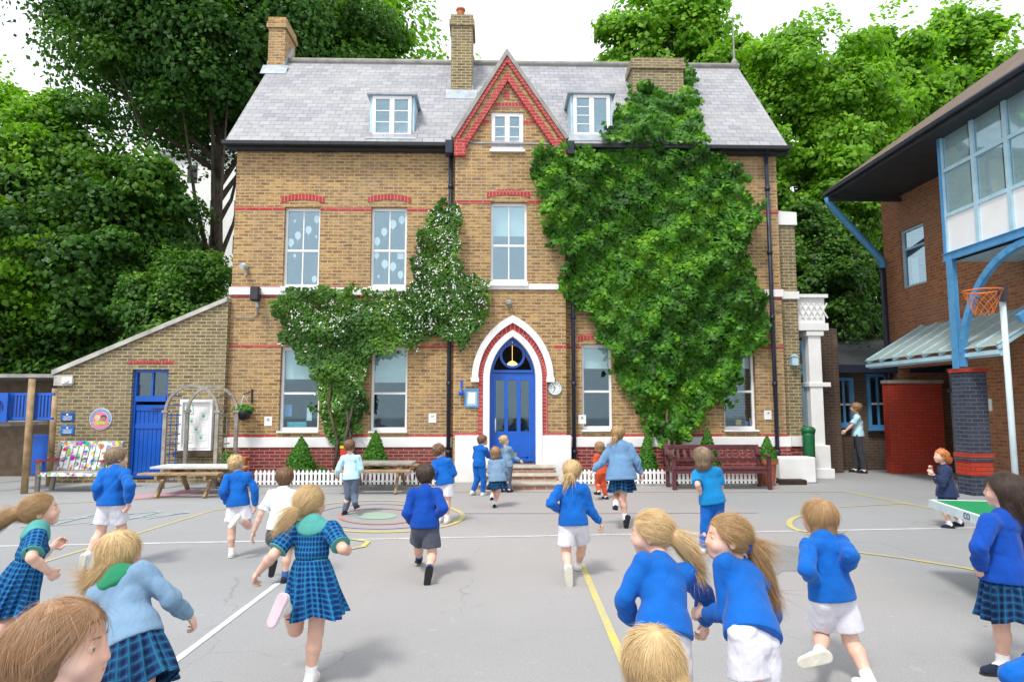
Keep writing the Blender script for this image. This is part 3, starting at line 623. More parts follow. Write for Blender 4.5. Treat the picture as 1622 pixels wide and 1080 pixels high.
# children's drawings and books in the ground floor windows
rng_ = random.Random(3)
for k, its in (('d', ((455, 563, 9, 8, (.6, .25, .12)), (463, 588, 15, 9, (.7, .65, .6)), (485, 594, 12, 12, (.1, .2, .45)), (457, 600, 20, 7, (.05, .12, .3)), (455, 650, 14, 18, (.12, .25, .5)), (490, 655, 8, 22, (.6, .7, .75)), (470, 672, 30, 8, (.1, .45, .5)))),
              ('g', ((1170, 669, 9, 9, (.65, .45, .1)), (1183, 672, 6, 10, (.1, .25, .5)), (1190, 668, 5, 12, (.5, .5, .5))))):
    for i, (px, py, w_, h_, c_) in enumerate(its):
        p = at(px, py, YF+.24); q = MB(); q.box(p.x-w_/140, p.x+w_/140, YF+.24, YF+.26, p.z-h_/140, p.z+h_/140)
        tag(q.build('pinned_drawing' if py < 640 else 'shelf_book', pm('card_%s%d' % (k, i), c_, .8, .2, 20, 0), loc=(p.x, YF+.24, p.z)), ['orange square drawing pinned high inside the left ground floor window', 'pale picture pinned under the blind of the left ground floor window', 'navy card pinned beside the climber inside the left window', 'dark blue paper strip inside the left ground floor window', 'blue folder standing inside the left ground floor window', 'pale folder inside the left ground floor window by the climber', 'teal tray on the sill inside the left ground floor window'][i] if k == 'd' else ['yellow book on the sill inside the far right ground floor window', 'blue book on the sill inside the far right ground floor window', 'grey book at the right end of the far right window sill'][i], 'drawing' if py < 640 else 'book')
# attic casement in the gable
def casement(v, Y, par, rows, nm='window', fr=.09, rev=.05, proud=0.):
    x0, x1, z0, z1 = v; y = Y+rev-proud; f = MB(); xc = (x0+x1)/2
    f.box(x0, x0+fr, y, y+.07, z0, z1); f.box(x1-fr, x1, y, y+.07, z0, z1); f.box(x0+fr, x1-fr, y, y+.07, z1-fr, z1); f.box(x0+fr, x1-fr, y, y+.07, z0, z0+fr); f.box(xc-.055, xc+.055, y, y+.07, z0+fr, z1-fr)
    for k, (a, b) in enumerate(((x0+fr, xc-.055), (xc+.055, x1-fr))):
        for r_ in range(1, rows[k]): zz = z0+fr+(z1-z0-2*fr)*r_/rows[k]; f.box(a, b, y+.02, y+.05, zz-.012, zz+.012)
    fo = f.build(nm, M['whitew'], par, bevel=.004); g_ = MB(); g_.box(x0+fr*.7, x1-fr*.7, y+.033, y+.037, z0+fr*.7, z1-fr*.7); g_.build('pane', M['glass'], fo)
    return fo
fo = casement(wa, YB, house, (3, 3), rev=.03)
s_ = MB(); s_.box(wa[0]-.03, wa[1]+.03, YB-.08, YB+.03, wa[2]-.06, wa[2]-.001); s_.build('sill', M['white'], fo)
# dormers
for (x0, x1, y0, y1, rows) in ((585, 652, 150, 219, (3, 3)), (903, 966, 148, 218, (4, 1))):
    Yv = YF+.02; v = rect(x0+5, y0+3, x1, y1-2, Yv); z0 = roofz(Yv)-.05; dm = MB()
    yb = YF-.25+(v[3]-ze)/slope+.25
    for X0, X1 in ((v[0]-.06, v[0]-.005), (v[1]+.005, v[1]+.06)): dm.plate([(Yv+.02, z0-.1), (Yv+.02, v[3]), (yb, v[3]), (Yv+.3, z0+.2)], [], YZ(X0), (X1-X0, 0, 0))
    dm.box(v[0]-.058, v[1]+.058, Yv+.04, Yv+.3, z0-.16, z0-.05)
    o = dm.build('dormer', M['bluep'], house)
    r_ = MB(); r_.box(v[0]-.13, v[1]+.13, Yv-.09, yb+.1, v[3]+.003, v[3]+.07); r_.build('dormer_roof', M['lead'], o, bevel=.01)
    casement((v[0], v[1], v[2], v[3]), Yv, o, rows, fr=.08, rev=-.03)
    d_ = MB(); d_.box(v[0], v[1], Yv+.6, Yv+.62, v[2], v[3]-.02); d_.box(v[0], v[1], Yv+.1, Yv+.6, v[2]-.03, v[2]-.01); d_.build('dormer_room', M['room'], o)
    ap = MB(); slab(ap, [(v[0]-.12, Yv-.2, roofz(Yv-.2)+.02), (v[1]+.12, Yv-.2, roofz(Yv-.2)+.02), (v[1]+.12, Yv-.035, v[2]+.03), (v[0]-.12, Yv-.035, v[2]+.03)], .01); ap.build('lead_apron', M['lead'], o)
# chimneys
def chimney(px0, px1, pyt, pyb, Y, dp, mat_, cap=True, pots=(), lbl=None, cm='oldstock'):
    x0, x1 = at(px0, pyb, Y).x, at(px1, pyb, Y).x; zt = at((px0+px1)/2, pyt, Y).z; zb = roofz(Y)-.8
    c = MB(); c.box(x0, x1, Y, Y+dp, zb, zt-.3); c.box(x0-.05, x1+.05, Y-.05, Y+dp+.05, zt-.3, zt-.15); c.box(x0-.02, x1+.02, Y-.02, Y+dp+.02, zt-.15, zt)
    o = c.build('chimney', M[cm], house)
    for X in pots: p_ = MB(); p_.lathe([(.13, 0), (.14, .06), (.11, .08), (.10, .34), (.125, .36), (.12, .40), (.05, .41)], (X, Y+dp/2, zt), 16); p_.build('chimney_pot', M['terracotta' if cm != 'x' else 'conc'], o, smooth=False)
    f_ = MB(); slab(f_, [(x0-.12, Y-.22, roofz(Y-.22)+.02), (x1+.12, Y-.22, roofz(Y-.22)+.02), (x1+.12, Y-.005, roofz(Y)+.1), (x0-.12, Y-.005, roofz(Y)+.1)], .01)
    for a, b in ((x0-.02, x0-.002), (x1+.002, x1+.02)): f_.plate([(Y, roofz(Y)), (Y+.7, roofz(Y+.7)), (Y+.7, roofz(Y+.7)+.2), (Y, roofz(Y)+.2)], [], YZ(a), (b-a, 0, 0))
    f_.build('lead_flashing', M['lead'], o); return o
pc = at(728, 60, 16.3).x; chimney(714, 748, 24, 130, 16.3, .8, 'oldstock', pots=(pc,))
chimney(1002, 1083, 92, 140, 16.0, .6, 'oldstock')
chimney(424, 450, 28, 100, 17.2, .9, 'stock', cm='stock')
m = MB(); p = at(1164, 95, YR); q = at(1160, 28, YR); m.lathe([(.09, 0), (.1, .1), (.07, .14), (.03, .2), (.02, .9), (.012, 1.35), (.03, 1.4), (.005, 1.5)], (rx1-.1, YR, zr+.05), 12); m.build('ridge_finial', M['conc'], house)
# steps
st = empty('door_steps', (dcx, YB-.6, 0), 'three brick and stone steps rising to the blue front door', 'steps')
sx0, sx1 = at(757, 750, YB-.5).x, at(882, 750, YB-.5).x
for i, (a, yd) in enumerate(((.0, 1.25), (.14, .85), (.28, .45))):
    bm_ = MB(); dz = zthr/3; z0 = dz*i; bm_.box(sx0+.03*i, sx1-.03*i, YB-.07-yd, YB-.071, z0 if i == 0 else z0+.001, z0+dz-.045); bm_.build('riser', M['stepbrick'], st)
    bm_ = MB(); bm_.box(sx0-.04+.03*i, sx1+.04-.03*i, YB-.1-yd, YB-.073+(.0), z0+dz-.044, z0+dz); bm_.build('tread', M['stone'], st, bevel=.012)
# right-hand pier beside the porch, with white cap
pr = empty('brick_buttress', (at(1238, 700, YF).x, YF, 0), 'dark brick pier with white sloped cap at the right end of the school house', 'buttress')
bx0, bx1 = xr+.02, at(1252, 480, YF+.4).x+.1
zc0 = at(1240, 358, YF+.3).z
m = MB(); m.box(xr+.012, bx1, YF+.25, YF+1.5, 0, zc0); m.build('pier', M['oldstock'], pr)
m = MB(); m.plate([(YF+.2, zc0+.002), (YF+1.5, zc0+.002), (YF+1.5, zc0+.75), (YF+.2, zc0+.3)], [], YZ(xr+.012), (bx1-xr+.03, 0, 0)); m.build('cap', M['white'], pr)
m = MB(); m.box(xr+.075, bx1+.03, YF+.21, YF+1.5, zs0, zs1); m.box(xr+.075, bx1+.05, YF+.17, YF+1.5, zp1, zw1); m.box(xr+.075, bx1+.05, YF+.1, YF+1.5, 0, .35); m.build('white_band', M['white'], pr)
m = MB(); m.box(xr+.075, bx1+.02, YF+.22, YF+1.5, .352, zp1-.002); m.build('plinth', M['plinth'], pr)
# white porch to the right
po = empty('white_porch', (at(1285, 700, 15.4).x, 15.4, 0), 'white painted side porch with lattice parapet and tall pilaster beside the green bin', 'porch')
Y0 = 15.3; a0, a1, z0, z1 = rect(1254, 472, 1306, 512, Y0)
m = MB(); m.plate(rc(a0, a1, z0, z1), [], XZ(Y0), (0, 1.9, 0)); m.box(a0-.03, a1+.06, Y0-.08, Y0+1.9, z1+.002, z1+.08); m.box(a0-.03, a1+.05, Y0-.06, Y0+1.9, z0-.17, z0-.002)
for i in range(5):
    c_ = a0+.18+i*.14
    m.bar((c_-.1, Y0-.012, z0+.12), (c_+.1, Y0-.012, z1-.12), .03, .018, (0, 1, 0)); m.bar((c_+.1, Y0-.02, z0+.12), (c_-.1, Y0-.02, z1-.12), .03, .018, (0, 1, 0))
m.build('parapet', M['white'], po)
c0, c1 = at(1284, 620, Y0).x, at(1304, 620, Y0).x
m = MB(); zt = z0-.18; m.box(c0, c1, Y0, Y0+.35, .0, zt); m.box(c0-.05, c1+.06, Y0-.04, Y0+.4, zt-.12, zt-.0); m.box(c0-.06, c1+.08, Y0-.06, Y0+.4, 0, .75); m.box(c0-.1, c1+.14, Y0-.1, Y0+.45, 0, .22)
m.box(c0-.04, c1+.18, Y0-.03, Y0+.3, at(1290, 607, Y0).z-.08, at(1290, 607, Y0).z+.02); m.box(c0-.3, c0-.22, Y0+.1, Y0+.2, .2, zt); m.box(c0-.3, c0, Y0+.1, Y0+.2, .72, .85); m.build('pilaster', M['white'], po, bevel=.01)
m = MB(); m.box(c0-.22, c0, Y0+.18, Y0+.186, .86, zt-.2); m.build('pane', M['glass'], po)
m = MB(); m.box(a0+.05, a0+.17, Y0+.12, Y0+.2, .1, zt-.1); m.build('side_door_post', M['blued'], po)
m = MB(); m.box(c1+.12, a1+.9, Y0+1.2, Y0+1.4, 0, zt+.2); m.build('porch_wall', M['darkbrick'], po)
# ================================================================ LEFT: sloping-roofed wall, door, signs
YL = 14.75
lw = empty('lean_to_wall', (at(220, 700, YL).x, YL, 0), 'weathered stock brick lean-to with sloping stone coping beside the school house', 'wall')
lx0, lx1 = at(86, 680, YL).x, xl-.005
zlt = at(93, 592, YL).z; zlr = at(366, 478, YL).z
dx0, dx1, dz0, dz1 = rect(205, 585, 263, 762, YL)
m = MB(); m.plate([(lx0, 0), (lx1, 0), (lx1, zlr), (lx0, zlt)], [rc(dx0, dx1, 0.06, dz1)], XZ(YL), (0, .3, 0)); m.build('brick_face', M['oldstock'], lw)
m = MB(); m.box(lx0, lx0+.3, YL+.302, YL+4.5, 0, zlt-.05); m.box(lx0+.3, lx1, YL+4, YL+4.2, 0, zlt); m.build('side_wall', M['oldstock'], lw)
m = MB(); m.box(dx0-.2, dx1+.2, YL+1.2, YL+1.25, 0, dz1+.3); m.build('inner_wall', M['dark'], lw)
m = MB(); m.plate([(lx0-.1, zlt-.03), (lx1, zlr+.003), (lx1, zlr+.1), (lx0-.1, zlt+.075)], [], XZ(YL-.07), (0, .45, 0)); m.box(lx0-.05, lx0+.35, YL-.05, YL-.002, zlt-.26, zlt-.03); m.build('coping', M['coping'], lw)
m = MB(); slab(m, [(lx0-.15, YL+.25, zlt-.05), (lx1, YL+.25, zlr-.03), (lx1, YL+4.3, zlr-.03), (lx0-.15, YL+4.3, zlt-.05)], .1); o = m.build('lean_to_roof', M['slate'], lw); slope_uv(o)
m = MB(); 
for i in range(14): a = dx0-.1+(dx1-dx0+.2)*i/14; m.box(a+.006, a+(dx1-dx0+.2)/14-.006, YL-.012, YL-.002, dz1+.12, dz1+.2)
m.build('red_lintel_course', M['redtrim'], lw)
m = MB(); t = .06; ztm = at(235, 627, YL).z
m.box(dx0, dx0+t, YL+.08, YL+.2, .06, dz1); m.box(dx1-t, dx1, YL+.08, YL+.2, .06, dz1); m.box(dx0+t, dx1-t, YL+.08, YL+.2, dz1-.06, dz1); m.box(dx0+t, dx1-t, YL+.06, YL+.2, ztm-.12, ztm); m.box((dx0+dx1)/2-.02, (dx0+dx1)/2+.02, YL+.1, YL+.16, ztm, dz1-.06)
dfo = m.build('door_frame', M['blued'], lw)
m = MB(); m.box(dx0+t, dx1-t, YL+.14, YL+.145, ztm, dz1-.06); m.build('transom_pane', M['glassdark'], dfo)
m = MB(); n = 7; x0, x1 = dx0+t+.006, dx1-t-.006
for i in range(n): a = x0+(x1-x0)*i/n; m.box(a+.003, a+(x1-x0)/n-.003, YL+.12, YL+.16, .08, ztm-.19)
m.box(x0, x1, YL+.10, YL+.119, 1.16, 1.27); m.box(x0, x1, YL+.10, YL+.119, .10, .22); m.box(x0, x1, YL+.10, YL+.119, ztm-.32, ztm-.20)
do = m.build('door', M['blued'], lw, bevel=.004, label='blue boarded stable door')
m = MB(); m.tube([(x1-.06, YL+.10, 1.6), (x1-.3, YL+.06, 1.6)], .012); m.build('latch', M['black'], do)
# plaques and the round sign
def plaque(px, py, w_, h_, lab, nm='wall_plaque', cc=(.015, .10, .38)):
    p = at(px, py, YL); e_ = empty(nm, (p.x, YL-.02, p.z), lab, 'plaque', 'blue plaques on the lean-to wall')
    m = MB(); m.box(p.x-w_/2, p.x+w_/2, YL-.022, YL-.002, p.z-h_/2, p.z+h_/2); m.build('board', pm('plaque_blue_%d' % py, cc, .35, .1, 5, 0), e_, bevel=.008)
    m = MB(); m.lathe([(.02, 0), (.03, .002)], (p.x, 0, 0), 12) if False else None
    m.plate([(p.x+.022*math.cos(a*.5236), p.z+h_*.27+.022*math.sin(a*.5236)) for a in range(12)], [], XZ(YL-.0255), (0, .003, 0))
    r2 = random.Random(py)
    for k in range(4):
        z = p.z+h_*.05-k*h_*.13; x = p.x-w_*.33+(.02 if k % 2 else 0); 
        while x < p.x+w_*.3: L = r2.uniform(.012, .03); m.box(x, x+L, YL-.0255, YL-.0225, z-.006, z+.006); x += L+.008
    m.build('lettering', M['paper'], e_)
plaque(107.5, 660, .29, .19, 'upper darker blue plaque with white lettering left of the round sign'); plaque(107.5, 681, .29, .185, 'lower brighter blue plaque with faint lettering left of the round sign', cc=(.012, .17, .55))
def text(body, size, mat_, par, loc, name='lettering', ext=.001, rot=(math.pi/2, 0, 0), align='CENTER'):
    c = bpy.data.curves.new(name, 'FONT'); c.body = body; c.size = size; c.extrude = ext; c.align_x = align; c.align_y = 'CENTER'
    o = bpy.data.objects.new(name, c); me = bpy.data.meshes.new_from_object(o); bpy.data.objects.remove(o)
    from mathutils import Euler
    me.transform(Euler(rot).to_matrix().to_4x4()); 
    for v in me.vertices: v.co += Vector(loc)
    return finish(me, name, mat_, par)
p = at(160, 663.5, YL); sg = empty('round_sign', (p.x, YL-.02, p.z), 'round sign with blue and pink rim and two cartoon faces on the brick lean-to', 'sign')
def disc(cx, cz, rx, rz, Y, th, a0=0, a1=360, n=36, inner=None):
    P = [(cx+rx*math.cos(R(a0+(a1-a0)*i/n)), cz+rz*math.sin(R(a0+(a1-a0)*i/n))) for i in range(n+(0 if a1-a0 == 360 else 1))]
    if inner: P += [(cx+inner*math.cos(R(a0+(a1-a0)*i/n)), cz+inner*math.sin(R(a0+(a1-a0)*i/n))) for i in range(n, -1, -1)]
    return P
r0 = .235
m = MB(); m.plate(disc(p.x, p.z, r0, r0, 0, 0), [], XZ(YL-.02), (0, .018, 0)); m.build('backing', M['paper'], sg)
m = MB(); m.plate(disc(p.x, p.z, r0-.012, 0, 0, 0, 200, 340) if False else disc(p.x, p.z, r0-.012, r0-.012, 0, 0, -20, 200, 30, r0-.065), [], XZ(YL-.024), (0, .0035, 0)); m.build('blue_rim', pm('sign_blue', (.03, .22, .55), .4, .1, 5, 0), sg)
m = MB(); m.plate(disc(p.x, p.z, r0-.012, r0-.012, 0, 0, 205, 335, 24, r0-.065), [], XZ(YL-.024), (0, .0035, 0)); m.build('pink_rim', pm('sign_magenta', (.60, .06, .30), .4, .1, 5, 0), sg)
m = MB(); m.plate(disc(p.x, p.z, r0-.075, r0-.075, 0, 0), [], XZ(YL-.024), (0, .0035, 0)); m.build('pink_field', pm('sign_coral', (.75, .22, .28), .4, .1, 5, 0), sg)
for dx, hc, sc_ in ((-.062, (.80, .66, .25), (.78, .55, .42)), (.068, (.03, .06, .25), (.40, .22, .13))):
    m = MB(); m.plate(disc(p.x+dx, p.z+.035, .062, .055, 0, 0), [], XZ(YL-.027), (0, .0025, 0)); m.build('painted_hair', pm('sign_hair', hc, .5, .1, 5, 0), sg)
    m = MB(); m.plate(disc(p.x+dx, p.z+.005, .048, .05, 0, 0), [], XZ(YL-.030), (0, .0025, 0)); m.build('painted_face', pm('sign_face', sc_, .5, .1, 5, 0), sg)
m = MB(); m.plate(disc(p.x-.055, p.z-.085, .075, .035, 0, 0), [], XZ(YL-.0275), (0, .003, 0)); m.plate(disc(p.x+.06, p.z-.085, .06, .035, 0, 0), [], XZ(YL-.0285), (0, .003, 0)); m.build('painted_shoulders', pm('sign_lime', (.45, .60, .08), .5, .1, 5, 0), sg)
m = MB()
for i in range(26):
    a = R(-10+i*8) if i < 26 else 0; c_, s_ = math.cos(a), math.sin(a); q = Vector((p.x+(r0-.038)*c_, YL-.0255, p.z+(r0-.038)*s_)); m.bar(q-Vector((c_, 0, s_))*.013, q+Vector((c_, 0, s_))*.013, .009, .003, (0, 1, 0))
for i in range(13):
    a = R(215+i*9); c_, s_ = math.cos(a), math.sin(a); q = Vector((p.x+(r0-.038)*c_, YL-.0255, p.z+(r0-.038)*s_)); m.bar(q-Vector((c_, 0, s_))*.013, q+Vector((c_, 0, s_))*.013, .010, .003, (0, 1, 0))
m.build('rim_lettering', M['paper'], sg)
# white security lamp on the wall, conduits
m = MB(); p = at(440/4, 603, YL); m.box(p.x-.12, p.x+.1, YL-.08, YL-.002, p.z-.07, p.z+.07); m.box(p.x-.06, p.x+.04, YL-.12, YL-.081, p.z-.04, p.z+.03); tag(m.build('wall_box', M['white'], loc=(p.x, YL, p.z), bevel=.01), 'small white box fixed below the low end of the sloping coping', 'box')
# wall speaker on the main facade
p = at(409, 468, YF); e_ = empty('wall_speaker', (p.x, YF-.15, p.z), 'black loudspeaker bracketed on the facade over the white band at the left', 'speaker')
m = MB(); m.box(p.x-.1, p.x+.1, YF-.26, YF-.08, p.z-.16, p.z+.17); m.build('cabinet', M['black'], e_, bevel=.03); m = MB(); m.box(p.x-.08, p.x+.08, YF-.268, YF-.262, p.z-.13, p.z+.14); m.build('grille', M['fascia'], e_)
m = MB(); m.bar((p.x, YF-.1, p.z-.16), (p.x, YF-.01, p.z-.27), .05, .03); m.build('bracket', M['steel'], e_)
m = MB(); q = at(366, 503, YF); m.tube([(q.x+.1, YF-.03, q.z), (p.x-.1, YF-.03, q.z), (p.x, YF-.03, q.z+.05), (p.x, YF-.03, p.z-.2)], .014); tag(m.build('conduit', M['conc'], loc=(q.x, YF, q.z), smooth=True), 'thin grey cable conduit under the wall speaker', 'conduit')
p = at(391, 427, YF); e_ = empty('security_camera', (p.x, YF-.1, p.z), 'small grey security camera high on the left of the facade', 'camera')
m = MB(); m.tube([(p.x, YF-.02, p.z+.06), (p.x, YF-.18, p.z+.06), (p.x, YF-.34, p.z+.0)], [.045, .05, .055], 10); m.build('housing', M['steel'], e_); m = MB(); m.box(p.x-.03, p.x+.03, YF-.06, YF-.003, p.z-.14, p.z+.1); m.build('bracket', M['conc'], e_)
# camera over the door
p = at(806, 484, YB); m = MB(); m.tube([(p.x, YB-.003, p.z+.05), (p.x, YB-.12, p.z+.05), (p.x, YB-.2, p.z)], [.05, .07, .075], 12); tag(m.build('door_lamp', M['conc'], loc=(p.x, YB, p.z), smooth=True), 'small grey dome fitting on the brick above the pointed arch', 'lamp')
# small white number notices by the ground-floor windows
for i, (px, py, t_, Y_) in enumerate(((425, 667, 'IE', YF), (685, 662, '1P', YF), (922, 664, 'IE', YF), (1216, 657, '1P', YF))):
    p = at(px, py, Y_); e_ = empty('wall_notice', (p.x, Y_-.01, p.z), ['small white notice on the brick between the hanging basket and left window', 'small white notice on the brick left of the black downpipe by the blue frame', 'small white notice right of the clock and downpipe', 'small white notice on the brick over the bench, far right of the facade'][i], 'notice', 'small white notices along the facade')
    m = MB(); m.box(p.x-.085, p.x+.085, Y_-.012, Y_-.003, p.z-.1, p.z+.1); m.build('card', M['paper'], e_); text(t_, .085, M['fascia'], e_, (p.x, Y_-.014, p.z+.03))
# clock, notice frame, bell
p = at(879, 615, YB); ck = empty('wall_clock', (p.x, YB-.02, p.z), 'round white faced outdoor clock on the brick right of the blue door', 'clock')
m = MB(); n = 28; m.plate(disc(p.x, p.z, .145, .145, 0, 0), [disc(p.x, p.z, .127, .127, 0, 0)[::-1]], XZ(YB-.045), (0, .043, 0)); m.build('rim', M['bluep'], ck)
m = MB(); m.plate(disc(p.x, p.z, .127, .127, 0, 0), [], XZ(YB-.03), (0, .025, 0)); m.build('dial', M['paper'], ck)
m = MB()
for i in range(12): a = R(i*30); q = Vector((p.x+.1*math.sin(a), YB-.032, p.z+.1*math.cos(a))); d_ = Vector((math.sin(a), 0, math.cos(a))); m.bar(q-d_*.017, q+d_*.017, .014, .003, (0, 1, 0))
m.build('hour_mark', pm('clock_teal', (.05, .18, .26), .5, .1, 5, 0), ck)
for L, a, w_ in ((.06, -35, .014), (.09, 205, .01)):
    m = MB(); m.bar((p.x, YB-.036, p.z), (p.x+L*math.sin(R(a)), YB-.036, p.z+L*math.cos(R(a))), w_, .003, (0, 1, 0)); m.build('hand', M['black'], ck)
p = at(747, 630, YB); nf = empty('framed_notice', (p.x, YB-.02, p.z), 'light blue framed notice hung left of the blue front door', 'notice frame')
m = MB(); a_ = .155; b_ = .21; m.plate([(p.x-a_, p.z-b_+.01), (p.x+a_, p.z-b_), (p.x+a_, p.z+b_), (p.x-a_, p.z+b_-.01)], [rc(p.x-.12, p.x+.12, p.z-.17, p.z+.17)[::-1]], XZ(YB-.04), (0, .037, 0)); m.build('frame', M['bluel'], nf)
m = MB(); m.box(p.x-.12, p.x+.12, YB-.02, YB-.004, p.z-.17, p.z+.17); m.build('backing', pm('pale_blue_board', (.35, .5, .62), .6, .1, 5, 0), nf)
m = MB(); m.plate([(p.x-.08, p.z-.12), (p.x+.075, p.z-.13), (p.x+.085, p.z+.11), (p.x-.065, p.z+.12)], [], XZ(YB-.0225), (0, .002, 0)); m.build('paper', M['paper'], nf)
p = at(731, 612, YB); bl = empty('blue_bell', (p.x, YB-.04, p.z), 'little blue painted bell on a bracket left of the framed notice', 'bell')
m = MB(); m.lathe([(.06, -.2), (.055, -.13), (.035, -.09), (.01, -.07)], (p.x, YB-.08, p.z), 14); m.build('bell_body', M['blued'], bl, smooth=True); m = MB(); m.bar((p.x, YB-.004, p.z-.02), (p.x, YB-.004, p.z+.14), .05, .03); m.bar((p.x, YB-.0, p.z+.05), (p.x, YB-.1, p.z-.06), .02, .02); m.build('bracket', M['blued'], bl)
# hanging basket
p = at(385, 652, YF-.28); hb = empty('hanging_basket', (p.x, YF-.28, p.z), 'hanging basket of bright green plants in a dark bowl on the facade', 'hanging basket')
m = MB(); m.lathe([(.03, -.19), (.12, -.16), (.18, -.07), (.205, .02), (.17, .03)], (p.x, YF-.28, p.z), 20); m.build('bowl', M['black'], hb, smooth=True)
m = MB(); top = Vector((p.x, YF-.28, p.z+.36))
for k in range(3): a = k*2.09+.5; m.tube([(p.x+.2*math.cos(a), YF-.28+.2*math.sin(a), p.z+.02), top], .006, 5)
m.build('chain', M['steel'], hb)
m = MB(); m.tube([(p.x+.08, YF-.004, p.z+.2), (p.x+.08, YF-.02, p.z+.45), (p.x, YF-.28, p.z+.38)], .013, 6); m.tube([(p.x+.08, YF-.01, p.z+.2), (p.x+.08, YF-.01, p.z+.5)], .02, 6); m.build('hook', M['navypipe'], hb)
rg = np.random.default_rng(5); n = 700; u = rg.normal(0, 1, (n, 3)); u /= np.linalg.norm(u, axis=1)[:, None]; u[:, 2] = abs(u[:, 2]); P = np.array([p.x, YF-.28, p.z+.03])+u*np.array([.24, .22, .13])*rg.uniform(.5, 1.05, (n, 1))
finish(leaves_mesh('plants', P, u, .05, 5, val=.75), 'plants', M['box'], hb)
# white noticeboard in its timber frame, on the lean-to wall
a0, a1, z0, z1 = rect(284, 632, 336, 713, YL-.1); nb = empty('notice_board', ((a0+a1)/2, YL-.1, z0), 'white framed glazed noticeboard pinned with printed sheets under the arched trellis', 'noticeboard')
m = MB(); m.plate(rc(a0, a1, z0, z1), [rc(a0+.06, a1-.06, z0+.06, z1-.06)[::-1]], XZ(YL-.12), (0, .1, 0)); m.build('frame', M['whitew'], nb, bevel=.006)
m = MB(); m.box(a0+.06, a1-.06, YL-.07, YL-.03, z0+.06, z1-.06); m.build('board', M['paper'], nb)
m = MB(); m.box(a0-.1, a1+.1, YL-.14, YL-.003, z0-.13, z0-.02); m.build('ledge', M['darkwood'], nb)
tealm = pm('teal_print', (.12, .48, .42), .7, .1, 5, 0); prm = pm('pale_mint_paper', (.66, .82, .74), .8, .05, 5, 0)
for i, (u0, v0, w_, h_, an) in enumerate(((.02, .72, .36, .22, 6), (.6, .62, .34, .17, -3), (.12, .5, .38, .17, 0), (.3, .32, .4, .16, 0), (.02, .08, .36, .19, 0), (.5, .12, .42, .17, 2))):
    X = a0+.08+u0*(a1-a0-.16); Z = z0+.08+v0*(z1-z0-.16); W = w_*(a1-a0-.16); H = h_*(z1-z0-.16); c_, s_ = math.cos(R(an)), math.sin(R(an))
    rot = lambda q: (X+q[0]*c_-q[1]*s_, Z+q[0]*s_+q[1]*c_)
    m = MB(); m.plate([rot(q) for q in rc(0, W, 0, H)], [], XZ(YL-.0745), (0, .002, 0)); ob = m.build('sheet', tealm if i == 0 else prm, nb)
    m = MB(); m.plate([rot(q) for q in rc(.012, W-.012, .012, H-.012)], [], XZ(YL-.0775), (0, .002, 0)); m.build('print', M['paper'], ob)
    m = MB(); 
    if i == 0: 
        for k in range(3): m.plate([rot(q) for q in rc(.04, W-.05, H*(.25+.22*k), H*(.25+.22*k)+.018)], [], XZ(YL-.0795), (0, .001, 0))
    else:
        q0 = rot((W*.5, H*.45)); m.plate(disc(q0[0], q0[1], .033, .033, 0, 0, n=14), [], XZ(YL-.0795), (0, .001, 0)); m.plate([rot(q) for q in rc(W*.25, W*.75, H*.78, H*.84)], [], XZ(YL-.0795), (0, .001, 0))
    m.build('ink', tealm, ob)
# arched timber trellis in front of it
def trellis():
    e_ = empty('arched_trellis', (at(300, 760, 13.9).x, 14.0, 0), 'silvery timber arched trellis frame standing in front of the noticeboard', 'trellis')
    Ya, Yb_ = 13.75, 14.45; X0, X1 = at(258, 740, Ya).x, at(341, 740, Ya).x
    for Y in (Ya, Yb_):
        off = 0 if Y == Ya else .12; m = MB(); cx = (X0+X1)/2+off; hw = (X1-X0)/2; zs2 = at(300, 652, Ya).z
        pts = [(cx-hw, Y, 0)]+[(cx-hw*math.cos(math.pi*i/16), Y, zs2+hw*1.02*math.sin(math.pi*i/16)) for i in range(17)]+[(cx+hw, Y, 0)]
        for a, b in zip(pts[1:-1], pts[2:-1]): m.bar(a, b, .055, .055, (0, 1, 0))
        m.build('arch', M['greywood'], e_)
        for s in (-1, 1): m = MB(); m.box(cx+s*hw-.035, cx+s*hw+.035, Y-.035, Y+.035, 0, zs2); m.box(cx+s*hw-.06, cx+s*hw+.06, Y-.05, Y+.05, zs2-.02, zs2+.03); m.build('post', M['greywood'], e_)
    for s in (0, 1):
        m = MB(); X = (X0, X1)[s]
        for k in range(9): m.box(X-.006, X+.006+.0, Ya+.036, Yb_-.036, .25+k*.2, .275+k*.2)
        for k in range(2): yy_ = Ya+.2+k*.25; m.box(X+.007, X+.018, yy_, yy_+.025, .1, zs2-.02)
        m.build('lattice', M['blued'] if s == 0 else M['greywood'], e_)
trellis()
# timber climbing frame with blue playhouse panels, far left
pf = empty('play_structure', (at(30, 760, 12.8).x, 13.4, 0), 'timber climbing frame with royal blue slatted panels at the left edge', 'climbing frame')
Yp = 13.0
for px, y1, Y in ((44, 600, Yp), (82, 615, Yp+1.2), (-40, 600, Yp), (-20, 600, Yp+1.6)):
    p = at(px, 700, Y); zt = at(px, y1, Y).z; m = MB(); m.tube([(p.x, Y, 0), (p.x, Y, zt)], .06, 10); m.build('post', M['wood'], pf, smooth=True)
x0, x1 = at(-40, 660, Yp).x, at(80, 660, Yp).x; z0, z1 = at(40, 665, Yp).z, at(40, 622, Yp).z
m = MB(); m.box(x0, at(80, 660, Yp+1.3).x, Yp+.15, Yp+1.3, z0-.12, z0-.04); m.build('platform', M['greywood'], pf)
m = MB(); m.box(x0, x1, Yp+.06, Yp+.1, z1-.05, z1); m.box(x0, x1, Yp+.06, Yp+.1, z0, z0+.05)
k = x0+.03
while k < x1-.04: m.box(k, k+.035, Yp+.065, Yp+.095, z0+.05, z1-.05); k += .065
